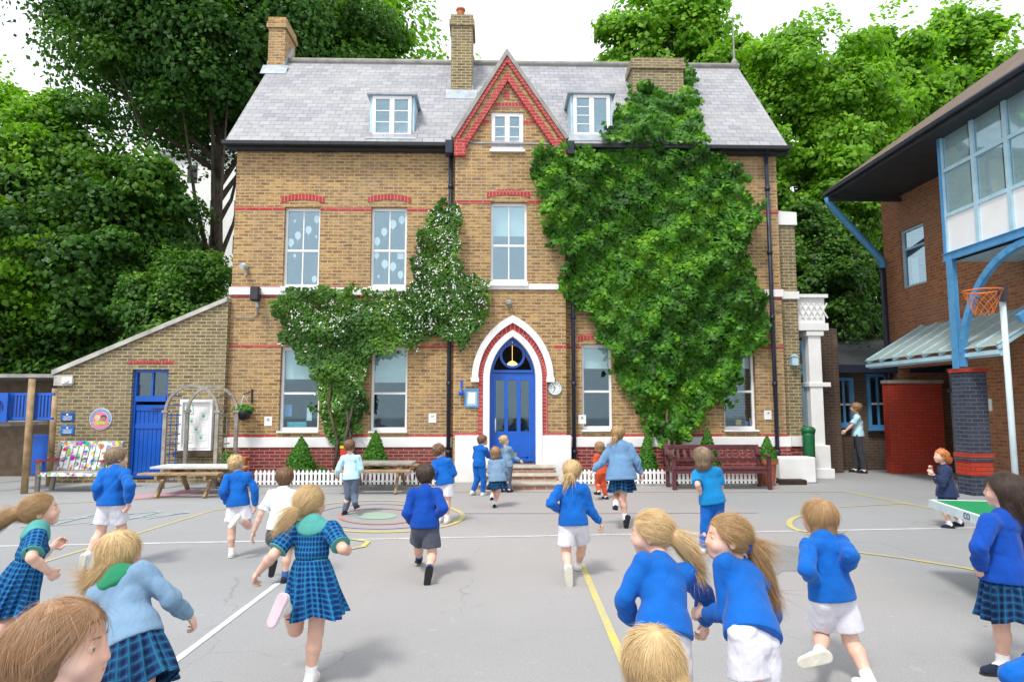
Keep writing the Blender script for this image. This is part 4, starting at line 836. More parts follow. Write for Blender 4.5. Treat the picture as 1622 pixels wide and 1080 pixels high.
m.build('blue_railing', M['blued'], pf)
m = MB(); a0, a1, b0_, b1_ = rect(-30, 622, 10, 668, Yp-.05); m.plate(rc(a0, a1, b0_, b1_), [disc((a0+a1)/2+.05, (b0_+b1_)/2, .12, .14, 0, 0)[::-1]], XZ(Yp-.03), (0, .05, 0)); m.build('blue_panel', M['blued'], pf)
a0, a1, b0_, b1_ = rect(50, 688, 73, 752, Yp+.3); m = MB(); m.box(a0, a1, Yp+.3, Yp+.34, b0_, b1_); m.build('blue_gate', M['blued'], pf, bevel=.01)
m = MB(); m.box(x0-8, x1+.3, Yp+3.2, Yp+3.3, 0, 2.25); tag(m.build('shed', M['darkwood'], loc=(x0, Yp+3.2, 0)), 'dark boarded shed wall behind the blue climbing frame', 'shed')
m = MB(); m.box(x0-8.2, x1+.45, Yp+2.4, Yp+4.6, 2.3, 2.38); tag(m.build('shed_roof', M['conc'], loc=(x0, Yp+3.2, 2.3)), 'low flat grey roof over the dark shed at the left edge', 'roof')
# ---------------------------------------------------------------- painted bench with bright panels
def collage():
    t = NT('painted_bench_collage'); oc = t.coord('Object'); v = t.n('TexVoronoi'); v.inputs['Scale'].default_value = 17; t.l(oc, v.inputs['Vector'])
    hs = t.n('HueSaturation'); t.l(v.outputs['Color'], hs.inputs['Color']); hs.inputs['Saturation'].default_value = 1.15; hs.inputs['Value'].default_value = .75
    v2 = t.n('TexVoronoi'); v2.inputs['Scale'].default_value = 9; t.l(oc, v2.inputs['Vector']); t.base(t.mix(t.mapr(v2.outputs[0], .50, .60, 0, 1), hs.outputs[0], (.75, .76, .72))); t.b.inputs['Roughness'].default_value = .45; return t.m
M['collage'] = collage()
pb = empty('painted_bench', (at(125, 770, 13.5).x, 13.5, 0), 'wooden bench with slats painted in many bright colours beside the blue stable door', 'bench')
x0, x1 = at(76, 740, 13.5).x, at(180, 740, 13.5).x; zt, zb, zse = at(125, 703, 13.7).z, at(125, 744, 13.6).z, at(125, 747, 13.3).z
n = 10
for i in range(n): 
    a = x0+.08+(x1-x0-.16)*i/n; m = MB(); m.plate([(13.62, zb), (13.78, zt-.03), (13.80, zt-.03), (13.64, zb)], [], YZ(a+.012), ((x1-x0-.16)/n-.024, 0, 0)); m.build('back_slat', M['collage'], pb)
m = MB(); m.bar((x0, 13.79, zt), (x1, 13.79, zt), .04, .10); m.build('top_rail', M['collage'], pb)
m = MB(); m.box(x0+.05, x1-.05, 13.15, 13.6, zse-.05, zse); m.build('seat', M['greywood'], pb)
m = MB(); m.box(x0+.05, x1-.05, 13.13, 13.149, zse-.07, zse+.0); m.build('seat_edge', M['collage'], pb)
for X in (x0+.03, x1-.03):
    m = MB(); m.box(X-.035, X+.035, 13.15, 13.22, 0, zse+.2); m.build('leg', M['greywood'], pb)
    m = MB(); m.bar((X, 13.60, 0), (X, 13.80, zt+.03), .07, .06, (0, 1, 0)); m.build('leg', M['greywood'], pb)
    m = MB(); m.box(X-.04, X+.04, 13.1, 13.7, zse+.2, zse+.24); m.build('arm_rest', M['redtrim'] if False else pm('red_arm_paint', (.45, .05, .08), .5, .1, 5, .1), pb)
# ================================================================ RIGHT: modern wing, canopy, column
VPX = 785.0
def dX(px, X): return atx(px, 643, X).y          # distance along Y where a plane X=const is met at picture column px
XB, XW = 8.85, 10.25
XE = 8.44
wing = empty('modern_wing', (XW, 14, 0), 'modern orange brick wing with overhanging tiled roof and glazed bay on the right', 'school building')
yw0 = dX(1413, XW); 
zE = atx(1322, 300, 8.35).z
v = []
wy1, wy0 = dX(1440, XW), dX(1480, XW); wz0, wz1 = atx(1460, 449, XW).z, atx(1460, 352, XW).z
m = MB(); m.plate([(yw0, 0), (3.0, 0), (3.0, zE+.9), (yw0, zE+.9)], [[(wy1, wz0), (wy0, wz0), (wy0, wz1), (wy1, wz1)], [(yw0-.35, .02), (dX(1535, XW), .02), (dX(1535, XW), 2.6), (yw0-.35, 2.6)], [(11.4, .02), (9.6, .02), (9.6, 2.45), (11.4, 2.45)]], YZ(XW), (.3, 0, 0)); m.build('brick_wall', M['orange'], wing)
m = MB(); m.plate([(XW+.301, 0), (18, 0), (18, zE+.9), (XW+.301, zE+.9)], [], XZ(yw0-.3), (0, .29, 0)); m.build('end_wall', M['orange'], wing)
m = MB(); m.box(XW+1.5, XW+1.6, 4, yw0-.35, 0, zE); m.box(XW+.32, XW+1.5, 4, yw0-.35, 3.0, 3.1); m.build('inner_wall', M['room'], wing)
# window in brick wall
f = MB(); t = .06; X = XW+.06
f.box(X, X+.07, wy1-t, wy1, wz0, wz1); f.box(X, X+.07, wy0, wy0+t, wz0, wz1); f.box(X, X+.07, wy0+t, wy1-t, wz0, wz0+t); f.box(X, X+.07, wy0+t, wy1-t, wz1-t, wz1); f.box(X, X+.07, wy0+t, wy1-t, wz1-.52, wz1-.47); fo = f.build('window', M['bluep'], wing)
f = MB(); f.box(X+.03, X+.035, wy0+.03, wy1-.03, wz0+.03, wz1-.03); f.build('pane', M['glass'], fo)
f = MB(); f.box(X+.2, X+.3, wy0+.1, wy1-.15, wz0, wz0+.3); f.build('green_box', M['green'], fo); f = MB(); f.box(X+.15, X+.16, wy1-.35, wy1-.1, wz0+.1, wz0+.75); f.build('paper', M['paper'], fo)
# roof: eaves run towards the camera
yE = dX(1322, 8.35)
m = MB(); sl = .70
slab(m, [(XE, 2.0, zE+.16), (XE, yE+.15, zE+.16), (14.5, yE+.15, zE+.16+sl*6.2), (14.5, 2.0, zE+.16+sl*6.2)], .12); o = m.build('roof', M['tile'], wing); slope_uv(o)
m = MB(); m.box(XE, XE+.06, 2.0, yE+.1, zE-.06, zE+.13); m.plate([(XE, zE-.06), (XE, zE+.1), (14.5, zE+.04+sl*6.2), (14.5, zE-.16+sl*6.2)], [], XZ(yE+.16), (0, .05, 0)); m.build('fascia', M['fascia'], o)
m = MB(); m.box(XE+.07, XW+.0, 2.0, yE+.1, zE-.02, zE+.02); m.build('soffit', M['fascia'], o)
m = MB(); m.tube([(XE-.05, 2, zE+.06), (XE-.05, yE+.1, zE+.06)], .055, 8); m.build('gutter', M['navypipe'], o, smooth=True)
# slanting and upright rainwater pipe at the corner
m = MB(); pA = Vector((XE-.02, yE, zE-.05)); pB = atx(1426, 402, XW-.12); m.tube([pA, pA+Vector((.05, 0, -.18)), (pB.x, yw0-.12, pB.z), (XW-.12, yw0-.12, pB.z-.2)], .09, 8); m.build('rain_pipe', M['bluel'], wing, smooth=True)
m = MB(); m.tube([(XW-.12, yw0-.12, pB.z-.1), (XW-.12, yw0-.12, .1)], .07, 8); m.build('downpipe', M['navypipe'], wing, smooth=True)
m = MB(); m.bar((8.4, yE-.1, zE-.12), (XW, yE-.1, zE-.12), .06, .1); m.build('tie_beam', M['fascia'], wing)
# glazed bay
y_c = dX(1516, XB); zb0 = atx(1516, 408, XB).z; zb1 = atx(1507, 215, XB).z; y_n = 6.5; zmid = atx(1520, 333, XB).z
zt1 = atx(1513, 262, XB).z
bay = []
m = MB(); m.box(XB+.02, XB+.06, y_n, y_c-.04, zb0+.12, zmid-.02); m.build('white_panel', M['whitew'], wing)
m = MB(); m.box(XB+.06, XW-.002, y_c-.08, y_c-.03, zb0+.1, zb1+.15); m.build('bay_cheek', M['whitew'], wing)
m = MB(); m.box(XB, XW-.003, y_n, y_c, zb0-.02, zb0+.0); m.build('bay_soffit', M['bluep'], wing)
m = MB(); m.box(XB-.05, XB+.1, y_n, y_c+.05, zb0+.003, zb0+.12); m.box(XB-.07, XB+.12, y_n, y_c+.06, zb0+.12, zb0+.135); m.box(XB-.07, XB+.12, y_n, y_c+.06, zb0-.02, zb0+.002); m.build('blue_beam', M['bluel'], wing)
ys = [y_c, dX(1569, XB), dX(1625, XB)]; st_ = ys[0]-ys[1]
while ys[-1] > y_n: ys.append(ys[-1]-st_)
m = MB()
for y in ys: m.box(XB-.02, XB+.07, y-.045, y+.045, zb0+.14, zb1+.2)
for z in (zmid, zt1, zb1+.12): m.box(XB-.01, XB+.06, y_n, y_c-.05, z-.035, z+.035)
m.build('bay_frame', M['bluep'], wing)
m = MB(); m.box(XB-.04, XB-.021, y_c-.02, y_c+.045, zb0+.14, zb1+.2); m.build('blue_edge', M['bluel'], wing)
for a, b in zip(ys[:-1], ys[1:]):
    for z0, z1 in ((zmid+.035, zt1-.035), (zt1+.035, zb1+.085)):
        m = MB(); m.box(XB+.02, XB+.025, b+.045, a-.045, z0, z1); fo = m.build('bay_pane', M['glass'], wing); m = MB(); m.box(XB+.034, XB+.038, b+.14, a-.06, z0+.0, z1-.0); m.build('blind', M['blindw'], fo)
# engineering-brick column with red bands and blue steel post
p = gr(1540, 783); cy, cx = p.y, atx(1540, 700, 1).x
cX = at(1541, 700, cy).x; hw = .20
co = empty('brick_column', (cX, cy, 0), 'dark blue brick column with red brick bands carrying the blue steel post', 'column')
zc = at(1540, 583, cy-.2).z; zr1 = at(1540, 722, cy-.2).z; zr0 = at(1540, 752, cy-.2).z
m = MB(); m.box(cX-hw, cX+hw, cy-hw, cy+hw, 0, zc-.07); m.build('shaft', M['bluebrick'], co)
m = MB(); m.box(cX-hw-.03, cX+hw+.03, cy-hw-.03, cy+hw+.03, zr1-.03, zr1+.045); m.box(cX-hw-.01, cX+hw+.01, cy-hw-.01, cy+hw+.01, zr0-.02, zr1-.1); m.box(cX-hw-.03, cX+hw+.03, cy-hw-.03, cy+hw+.03, zc-.068, zc); m.build('red_band', M['newred'], co)
m = MB(); m.box(cX-hw-.025, cX+hw+.025, cy-hw-.025, cy+hw+.025, zr1-.098, zr1-.031); m.build('blue_band', M['bluebrick'], co)
m = MB(); m.box(XB-.05, XB+.05, cy-.05, cy+.05, zc, zb0-.02); m.box(XB-.07, XB-.051, cy-.08, cy+.08, zc, zb0-.02); m.build('steel_post', M['bluel'], co)
m = MB(); pts = []; r_ = 1.75
for i in range(13): a = R(90*i/12); pts.append((XB, cy-.12-r_*(1-math.cos(a))*1.0, zc+.03+(zb0-.1-zc-.03)*math.sin(a)))
for a, b in zip(pts[:-1], pts[1:]): m.bar(a, b, .09, .12, (0, 1, 0))
for p_ in pts[1:-1:1]: m.box(XB-.055, XB-.045, p_[1]-.015, p_[1]+.015, p_[2]-.015, p_[2]+.015)
m.build('curved_brace', M['bluel'], co)
# glazed canopy
yc1 = dX(1385, 8.94); zcan = atx(1385, 580, 8.94).z; zch = at(1471, 525, yc1).z
cn = empty('glass_canopy', (9.5, yc1-1.5, zcan), 'sloping glazed canopy on pale blue rafters between the wing and its brick column', 'canopy')
m = MB(); m.box(8.9, 8.98, cy-1.0, yc1+.1, zcan-.05, zcan+.07); m.box(8.84, 8.9, cy-1.0, yc1+.1, zcan-.02, zcan+.05); m.box(XW-.06, XW-.002, cy-1, yc1+.1, zch-.03, zch+.08); m.build('beam', M['bluep'], cn)
m = MB(); k = yc1+.05; n = 8
for i in range(n+1): y = yc1+.05-(yc1+.05-cy+1)*i/n; m.bar((8.86, y, zcan+.09), (XW-.01, y, zch+.09), .05, .06)

for i in range(n+1): y = yc1+.05-(yc1+.05-cy+1)*i/n; m.bar((8.84, y, zcan+.155), (XW-.01, y, zch+.155), .045, .03)
m.build('rafter', M['bluep'], cn)
m = MB(); slab(m, [(8.82, cy-1.0, zcan+.136), (8.82, yc1+.1, zcan+.136), (XW-.01, yc1+.1, zch+.136), (XW-.01, cy-1.0, zch+.136)], .008); m.build('glazing', M['glassroof'], cn)
m = MB(); m.bar((8.95, cy-1.4, zcan+.55), (XW-.0, cy-1.4, zch+.55), .1, .14); m.build('sloping_beam', M['bluel'], cn)
# low red wall under the canopy
Yr = gr(1450, 750).y; rw0, rw1 = at(1411, 700, Yr).x, at(1497, 700, Yr).x; zrw = at(1450, 602, Yr).z
rw = empty('red_screen_wall', ((rw0+rw1)/2, Yr, 0), 'bright red brick screen wall standing under the glass canopy', 'wall')
m = MB(); m.box(rw0, rw1, Yr, Yr+.24, 0, zrw-.08); m.build('brickwork', M['newred'], rw)
m = MB(); m.box(rw0-.02, rw1+.03, Yr-.03, Yr+.27, zrw-.078, zrw); m.build('coping', M['conc'], rw)
m = MB(); m.box(rw0-.03, rw0+.0, Yr-.01, Yr+1.6, 0, zrw-.1) if False else None
# door frames / posts on the wing's ground floor
m = MB(); 
for y in (yw0-.5, yw0-1.4, yw0-2.3, dX(1535, XW)+.06): m.box(XW+1.2, XW+1.28, y-.06, y, .02, 2.6)
m.box(XW+1.2, XW+1.28, dX(1535, XW), yw0-.4, 2.0, 2.08); m.box(XW+1.2, XW+1.28, dX(1535, XW), yw0-.4, 2.52, 2.6); fo = m.build('door_frame', M['steel'], wing)
m = MB(); m.box(XW+1.23, XW+1.236, dX(1535, XW)+.06, yw0-.5, .1, 2.5); m.build('door_pane', M['glassdark'], fo)
p = at(1508, 640, 13.2); m = MB(); m.box(XW-.02, XW+.015, 13.5, 13.75, 1.55, 1.8) ; m.build('door_notice', M['paper'], wing)
m = MB(); m.plate([(7.2, 1.0), (9.3, 1.0), (9.3, 2.3), (7.2, 2.3)], [], YZ(XW-.05), (.048, 0, 0)); m.build('white_board', M['paper'], wing)
m = MB(); 
for k in range(6): m.box(XW-.056, XW-.051, 9.0-.3*k-.14, 9.0-.3*k, 2.05-.02*(k % 2), 2.11-.02*(k % 2)); m.box(XW-.056, XW-.051, 9.05-.3*k-.2, 9.05-.3*k, 1.25+.05*(k % 3), 1.6)
m.build('board_print', pm('print_bluegrey', (.25, .38, .50), .7, .1, 5, 0), wing)
# netball post
Yh = 8.0; ph = at(1600, 640, Yh); zh = at(1560, 461, Yh).z
nb_ = empty('netball_post', (ph.x, Yh, 0), 'slim pale netball post with a high ring and orange net', 'netball post')
m = MB(); m.tube([(ph.x, Yh, 0), (ph.x, Yh, zh+.03)], .035, 12); m.build('pole', M['steel'], nb_, smooth=True)
m = MB(); m.box(ph.x-.09, ph.x+.02, Yh-.06, Yh-.036, zh-.14, zh+.06) ; m.build('bracket', M['fascia'], nb_)
rx = at(1556, 461, Yh).x; rr = .21
ringp = [(rx+rr*math.cos(a*math.pi/12), Yh+rr*math.sin(a*math.pi/12), zh) for a in range(25)]
m = MB(); m.tube(ringp, .011, 6, cap=False); m.tube([(ph.x, Yh, zh-.05), (rx+rr, Yh, zh)], .012, 6); m.tube([(ph.x, Yh-.02, zh+.01), (rx+rr*.6, Yh-rr*.8, zh)], .01, 6); m.build('ring', M['orangep'], nb_, smooth=True)
m = MB(); K = 11
for k in range(K):
    for s in (-1, 1):
        pts = []
        for j in range(6): a = (k+s*j*.5)*2*math.pi/K; q = rr*(1-.11*j); pts.append((rx+q*math.cos(a), Yh+q*math.sin(a), zh-.06*j))
        m.tube(pts, .0028, 4)
m.build('net', M['orangep'], nb_)
# ---------------------------------------------------------------- low range at the back right, with blue windows
Yb = 17.2
bk = empty('rear_range', (at(1370, 700, Yb).x, Yb, 0), 'low dark brick range with blue framed windows behind the playground corner', 'building')
x0, x1 = at(1300, 700, Yb).x, at(1560, 700, Yb).x; ztop = at(1370, 588, Yb).z
wins = [rect(1322, 598, 1352, 674, Yb), rect(1373, 592, 1408, 678, Yb)]
m = MB(); m.plate(rc(x0, x1, 0, ztop+.1), [rc(*v) for v in wins], XZ(Yb), (0, .25, 0)); m.build('front_wall', M['darkbrick'], bk)
m = MB(); m.box(x0, x1, Yb+1.6, Yb+1.7, 0, ztop); m.box(x0, x1, Yb+.26, Yb+1.6, ztop-.2, ztop-.1); m.build('inner_wall', M['room'], bk)
for v in wins:
    f = MB(); t = .085; f.plate(rc(*v), [rc(v[0]+t, v[1]-t, v[2]+t, v[3]-t)[::-1]], XZ(Yb-.05), (0, .1, 0)); f.box((v[0]+v[1])/2-.02, (v[0]+v[1])/2+.02, Yb-.02, Yb+.03, v[2]+t, v[3]-t); fo = f.build('window', M['bluel'], bk)
    f = MB(); f.box(v[0]+t, v[1]-t, Yb-.0, Yb+.03, (v[2]+v[3])/2-.1, (v[2]+v[3])/2-.05); f.build('glazing_bar', M['whitew'], fo)
    f = MB(); f.box(v[0]+t*.8, v[1]-t*.8, Yb+.012, Yb+.016, v[2]+t, v[3]-t); f.build('pane', M['glassdark'], fo); f = MB(); f.box(v[0]-.05, v[1]+.05, Yb-.12, Yb-.051, v[2]-.06, v[2]); f.build('sill', M['bluel'], fo)
m = MB(); slab(m, [(x0-.6, Yb-.5, ztop+.12), (x1, Yb-.5, ztop+.12), (x1, Yb+2.6, ztop+1.1), (x0-.6, Yb+2.6, ztop+1.1)], .12); o = m.build('roof', M['fascia'], bk)
m = MB(); m.box(x0-.6, x1, Yb-.56, Yb-.505, ztop-.06, ztop+.14); m.build('gutter', M['navypipe'], o)
# green downpipe bin by the porch
p = gr(1283, 752); gb = empty('green_bin', (at(1281, 700, 14.9).x, 14.9, 0), 'tall narrow green bin standing against the white porch base', 'bin')
x = at(1281, 700, 14.85).x; z0, z1 = at(1283, 722, 14.85).z, at(1283, 676, 14.85).z
m = MB(); m.lathe([(.10, 0), (.12, .05), (.13, z1-.2), (.14, z1-.12)], (x, 14.85, 0), 16); m.build('body', M['green'], gb, smooth=True); m = MB(); m.lathe([(.15, z1-.119), (.155, z1-.05), (.11, z1+.0), (.03, z1+.02)], (x, 14.85, 0), 16); m.build('lid', M['green'], gb, smooth=True)
# small blue wall box and blue hooks on the pier
p = at(1257, 572, YF+.2); m = MB(); m.box(p.x-.07, p.x+.07, YF+.1, YF+.245, p.z-.1, p.z+.1); m.plate([(p.x-.08, p.z+.101), (p.x+.08, p.z+.101), (p.x, p.z+.16)], [], XZ(YF+.08), (0, .16, 0)); tag(m.build('post_box', M['bluep'], loc=(p.x, YF+.2, p.z)), 'small pale blue box on the dark pier left of the white porch', 'box')
# ================================================================ STREET FURNITURE
# maroon garden bench
def garden_bench():
    Yf = gr(1140, 776).y; Yk = Yf+.55; x0, x1 = at(1066, 776, Yf).x, at(1224, 776, Yf).x
    b = empty('garden_bench', ((x0+x1)/2, Yf, 0), 'maroon slatted garden bench in front of the creeper', 'bench'); zs = .43; zt = at(1140, 708, Yk).z
    for X in (x0+.04, x1-.04):
        m = MB(); m.box(X-.035, X+.035, Yf, Yf+.07, 0, .64); m.build('leg', M['maroon'], b, bevel=.006)
        m = MB(); m.bar((X, Yk, 0), (X, Yk, .45), .07, .07, (0, 1, 0)); m.bar((X, Yk, .44), (X, Yk+.12, zt), .07, .06, (0, 1, 0)); m.build('leg', M['maroon'], b)
        m = MB(); m.box(X-.04, X+.04, Yf-.03, Yk+.02, .64, .675); m.build('arm_rest', M['maroon'], b, bevel=.008)
        m = MB(); m.box(X-.03, X+.03, Yf+.07, Yk-.03, zs-.1, zs-.03); m.build('side_rail', M['maroon'], b)
    m = MB()
    for k in range(5): m.box(x0+.0, x1-.0, Yf-.01+k*.105, Yf+.075+k*.105, zs-.028, zs)
    m.build('seat', M['maroon'], b, bevel=.004)
    m = MB(); m.box(x0+.08, x1-.08, Yf+.01, Yf+.05, zs-.11, zs-.03); m.build('front_rail', M['maroon'], b)
    m = MB(); m.bar((x0, Yk+.115, zt), (x1, Yk+.115, zt), .05, .09); m.build('top_rail', M['maroon'], b, bevel=.006)
    m = MB(); m.bar((x0+.05, Yk+.02, zs+.12), (x1-.05, Yk+.02, zs+.12), .045, .06); m.build('lower_rail', M['maroon'], b)
    m = MB(); n = 13
    for i in range(n): X = x0+.14+(x1-x0-.28)*i/(n-1); m.bar((X, Yk+.022, zs+.15), (X, Yk+.11, zt-.045), .06, .02, (0, 1, 0))
    m.build('back_slats', M['maroon'], b)
garden_bench()
def picnic(Yc, x0, x1, zt, lab, plank, yw=.7, ends=None):
    b = empty('picnic_table', ((x0+x1)/2, Yc, 0), lab, 'picnic table', 'wooden picnic tables against the house')
    for k in range(4): m = MB(); w_ = yw/4; m.box(x0, x1, Yc-yw/2+k*w_+.006, Yc-yw/2+(k+1)*w_-.006, zt-.04, zt); m.build('table_plank', M[plank], b, bevel=.004)
    for s in (-1, 1):
        yy_ = Yc+s*(yw/2+.30); m = MB(); m.box(x0, x1, yy_-.13, yy_+.13, .42, .455); m.build('seat_plank', M['wood'], b, bevel=.004)
    for X in (x0+.28, x1-.28):
        for s in (-1, 1): m = MB(); m.bar((X, Yc+s*.20, zt-.04), (X, Yc+s*(yw/2+.28), 0), .045, .09, (0, 1, 0)); m.build('leg', M['wood'], b)
        m = MB(); m.box(X+.024, X+.068, Yc-yw/2-.42, Yc+yw/2+.42, .33, .419); m.build('cross_beam', M['wood'], b); m = MB(); m.box(X+.024, X+.068, Yc-yw/2+.05, Yc+yw/2-.05, zt-.13, zt-.041); m.build('cross_beam', M['wood'], b)
    xm = (x0+x1)/2
    for s, X in ((-1, x0+.3), (1, x1-.3)): m = MB(); m.bar((X, Yc, .36), (X-s*.38, Yc, zt-.05), .045, .07, (0, 1, 0)); m.build('brace', M['darkwood'] if False else M['wood'], b)
    return b
Yc = 13.35; picnic(Yc, at(540, 735, Yc).x, at(657, 735, Yc).x, at(600, 731, Yc).z, 'light timber picnic table beside the white picket fence', 'greywood')
Yc = 12.9; picnic(Yc, at(252, 740, Yc).x, at(372, 740, Yc).x, at(310, 738, Yc-.2).z, 'picnic table with bleached pale top in front of the noticeboard', 'palewood')
# white picket fence along the planting bed, left and right of the steps
def picket(x0, x1, Y, lab, ht=.34):
    f = empty('picket_fence', ((x0+x1)/2, Y, 0), lab, 'fence', 'low white picket fences along the planting bed')
    for z in (.09, .25): m = MB(); m.box(x0, x1, Y+.016, Y+.036, z, z+.035); m.build('rail', M['whitew'], f)
    n = max(3, int((x1-x0)/.085)); m = MB()
    for i in range(n): X = x0+(x1-x0)*(i+.5)/n; m.plate([(X-.026, .03), (X+.026, .03), (X+.026, ht-.03), (X, ht+.01), (X-.026, ht-.03)], [], XZ(Y), (0, .015, 0))
    m.build('pickets', M['whitew'], f)
    m = MB(); m.box(x0-.02, x1+.02, Y-.05, Y+.06, 0, .045); m.build('kerb', M['conc'], f)
Yp_ = 13.95
picket(at(402, 760, Yp_).x, at(716, 760, Yp_).x, Yp_, 'low white picket fence below the topiary cones left of the door')
picket(at(904, 760, Yp_).x, at(1072, 760, Yp_).x, Yp_, 'low white picket fence right of the door behind the girl in the denim jacket')
picket(at(1073, 760, Yp_).x, at(1230, 760, Yp_).x, Yp_, 'low white picket fence seen through the maroon garden bench')
m = MB(); m.box(xl+.1, bxl-.35, Yp_+.07, YF-.11, .0, .1); m.box(bxr+.3, xr, Yp_+.07, YF-.11, .0, .1); o = m.build('planting_bed_soil', M['soil']); tag(o, kind='structure')
m = MB(); m.box(at(1236, 750, 14.3).x, at(1294, 750, 14.3).x, 14.3, 14.72, 0, at(1260, 724, 14.3).z); tag(m.build('white_plinth_block', M['white'], loc=(at(1250, 750, 14.4).x, 14.4, 0), bevel=.03), 'low white block at the foot of the pier next to the terracotta pot', 'block')
m = MB(); m.box(-20, 20, YF-.11 if False else 14.76, 14.8, 0, .001) if False else None
# topiary cones
def cone_bush(px, pyt, pyb, Y, wpx, lab, pot=False, seed=1):
    p = at(px, pyb, Y); zt = at(px, pyt, Y).z; z0 = max(.08, p.z) if not pot else at(px, pyb, Y).z; rad = wpx/2*Y/FPX; s_ = empty('topiary_cone' if not pot else 'potted_shrub', (p.x, Y, 0), lab, 'shrub', 'clipped box cones in front of the house')
    rg = np.random.default_rng(seed); n = 5200; u = rg.uniform(0, 1, n)**.75; h = (1-u); a = rg.uniform(0, 2*np.pi, n); rr_ = rad*(1-h)**.8*rg.uniform(.55, 1.05, n)*(1+.08*np.sin(3*a+h*9))
    P = np.stack([p.x+rr_*np.cos(a), Y+rr_*np.sin(a), z0+h*(zt-z0)], 1); N = np.stack([np.cos(a), np.sin(a), np.full(n, .5)], 1)
    finish(leaves_mesh('foliage', P, N, .042, seed, val=None), 'foliage', M['box'], s_)
    m = MB(); m.tube([(p.x, Y, .0 if not pot else z0-.15), (p.x+.01, Y, z0+(zt-z0)*.7)], [.02, .008], 7); m.build('stem', M['bark'], s_)
    if pot:
        q = empty('terracotta_pot', (p.x, Y, 0), 'terracotta pot at the right end of the maroon bench', 'pot'); m = MB(); m.lathe([(.12, 0), (.17, z0-.1), (.20, z0-.09), (.205, z0), (.18, z0), (.17, z0-.04)], (p.x, Y, 0), 22); m.build('pot_body', M['terracotta'], q, smooth=False); m = MB(); m.lathe([(.165, z0-.06), (.165, z0-.05)], (p.x, Y, 0), 18); m.build('soil', M['soil'], q)
cone_bush(476, 691, 742, 14.45, 50, 'bright green clipped cone left of the climber stems', seed=1)
cone_bush(594, 682, 742, 14.4, 50, 'clipped green cone behind the right hand end of the picnic table', seed=2)
cone_bush(1026, 683, 744, 14.4, 34, 'slender clipped cone between the girl in denim and the creeper trunk', seed=3)
cone_bush(1122, 678, 744, 14.5, 44, 'clipped cone behind the middle of the maroon bench', seed=4)
cone_bush(1216, 690, 727, 13.9, 30, 'small clipped shrub growing in the terracotta pot', True, seed=5)
def small_plant(px, Y, h, r, lab, seed, zb=.1):
    p = at(px, 740, Y); rg = np.random.default_rng(seed); n = 500; u = rg.normal(0, 1, (n, 3)); u /= np.linalg.norm(u, axis=1)[:, None]; P = np.array([p.x, Y, zb+h*.5])+u*np.array([r, r, h*.5])*rg.uniform(.3, 1.05, (n, 1))
    tag(finish(leaves_mesh('bedding_plant', P, u, .045, seed), 'bedding_plant', M['box'], None, (p.x, Y, zb)), lab, 'plant', 'small plants along the picket fence')
for i, (px, lab) in enumerate(((487, 'low plant behind the picket fence left of the fair ponytail girl'), (510, 'second low plant behind the pickets'), (662, 'leafy pot plant between the boys in blue jumpers and the fence'), (1000, 'low plant behind the fence right of the denim jacket'))):
    small_plant(px, 14.15, .3, .14, lab, 20+i)
p = at(544, 716, 14.1); m = MB(); m.box(p.x-.07, p.x+.07, 14.1, 14.2, .1, p.z+.08); rb = m.build('toy_box', pm('red_toy_paint', (.55, .05, .02), .5, .1, 5, 0), loc=(p.x, 14.1, .1), bevel=.01); tag(rb, 'small red box with a yellow top behind the boy in the pale shirt', 'box'); m = MB(); m.box(p.x-.075, p.x+.075, 14.09, 14.21, p.z+.081, p.z+.13); m.build('lid', pm('yellow_toy_paint', (.7, .5, .03), .5, .1, 5, 0), rb)
p = at(383, 760, 14.2); m = MB(); m.box(p.x-.12, p.x+.12, 14.0, 14.2, 0, .55); m.box(p.x-.15, p.x+.15, 13.97, 14.23, .551, .6); tag(m.build('red_crate', pm('orange_red_crate', (.55, .10, .03), .5, .2, 5, .1), loc=(p.x, 14.1, 0), bevel=.01), 'orange red box standing at the left end of the picket fence', 'crate')
small_plant(362, 13.8, .5, .16, 'leafy green plant behind the bleached picnic table', 40, .3)
# table tennis table, near right
tt = empty('table_tennis_table', (4.9, 6.0, 0), 'outdoor table tennis table with green top and pale edge, far right', 'table tennis table')
A = gr(1472, 791, .76); Bq = gr(1566, 822, .76); e1 = (Bq-A).normalized(); e2 = Vector((-e1.y, e1.x, 0)); 
if e2.x < 0: e2 = -e2
L1, L2 = 1.525, 1.3
m = MB(); q = [A, A+e1*L1, A+e1*L1+e2*L2, A+e2*L2]; slab(m, q, .022); m.build('table_top', pm('green_table_paint', (.008, .27, .085), .4, .06, 4, .03), tt)
m = MB()
for a, b in ((q[0], q[1]), (q[3], q[0]), (q[1], q[2])): m.bar(a+Vector((0, 0, -.035)), b+Vector((0, 0, -.035)), .018, .075)
m.build('edge_frame', M['steel'], tt)
m = MB()
for a, b in ((q[0]+e2*.012, q[1]+e2*.012), (q[0]+e1*.012, q[3]+e1*.012)): m.bar(a+Vector((0, 0, .002)), b+Vector((0, 0, .002)), .02, .002)
m.build('white_line', M['paper'], tt)
tm = text('CO', .075, pm('navy_print', (.01, .04, .16), .4, .1, 5, 0), tt, (0, 0, 0)); 
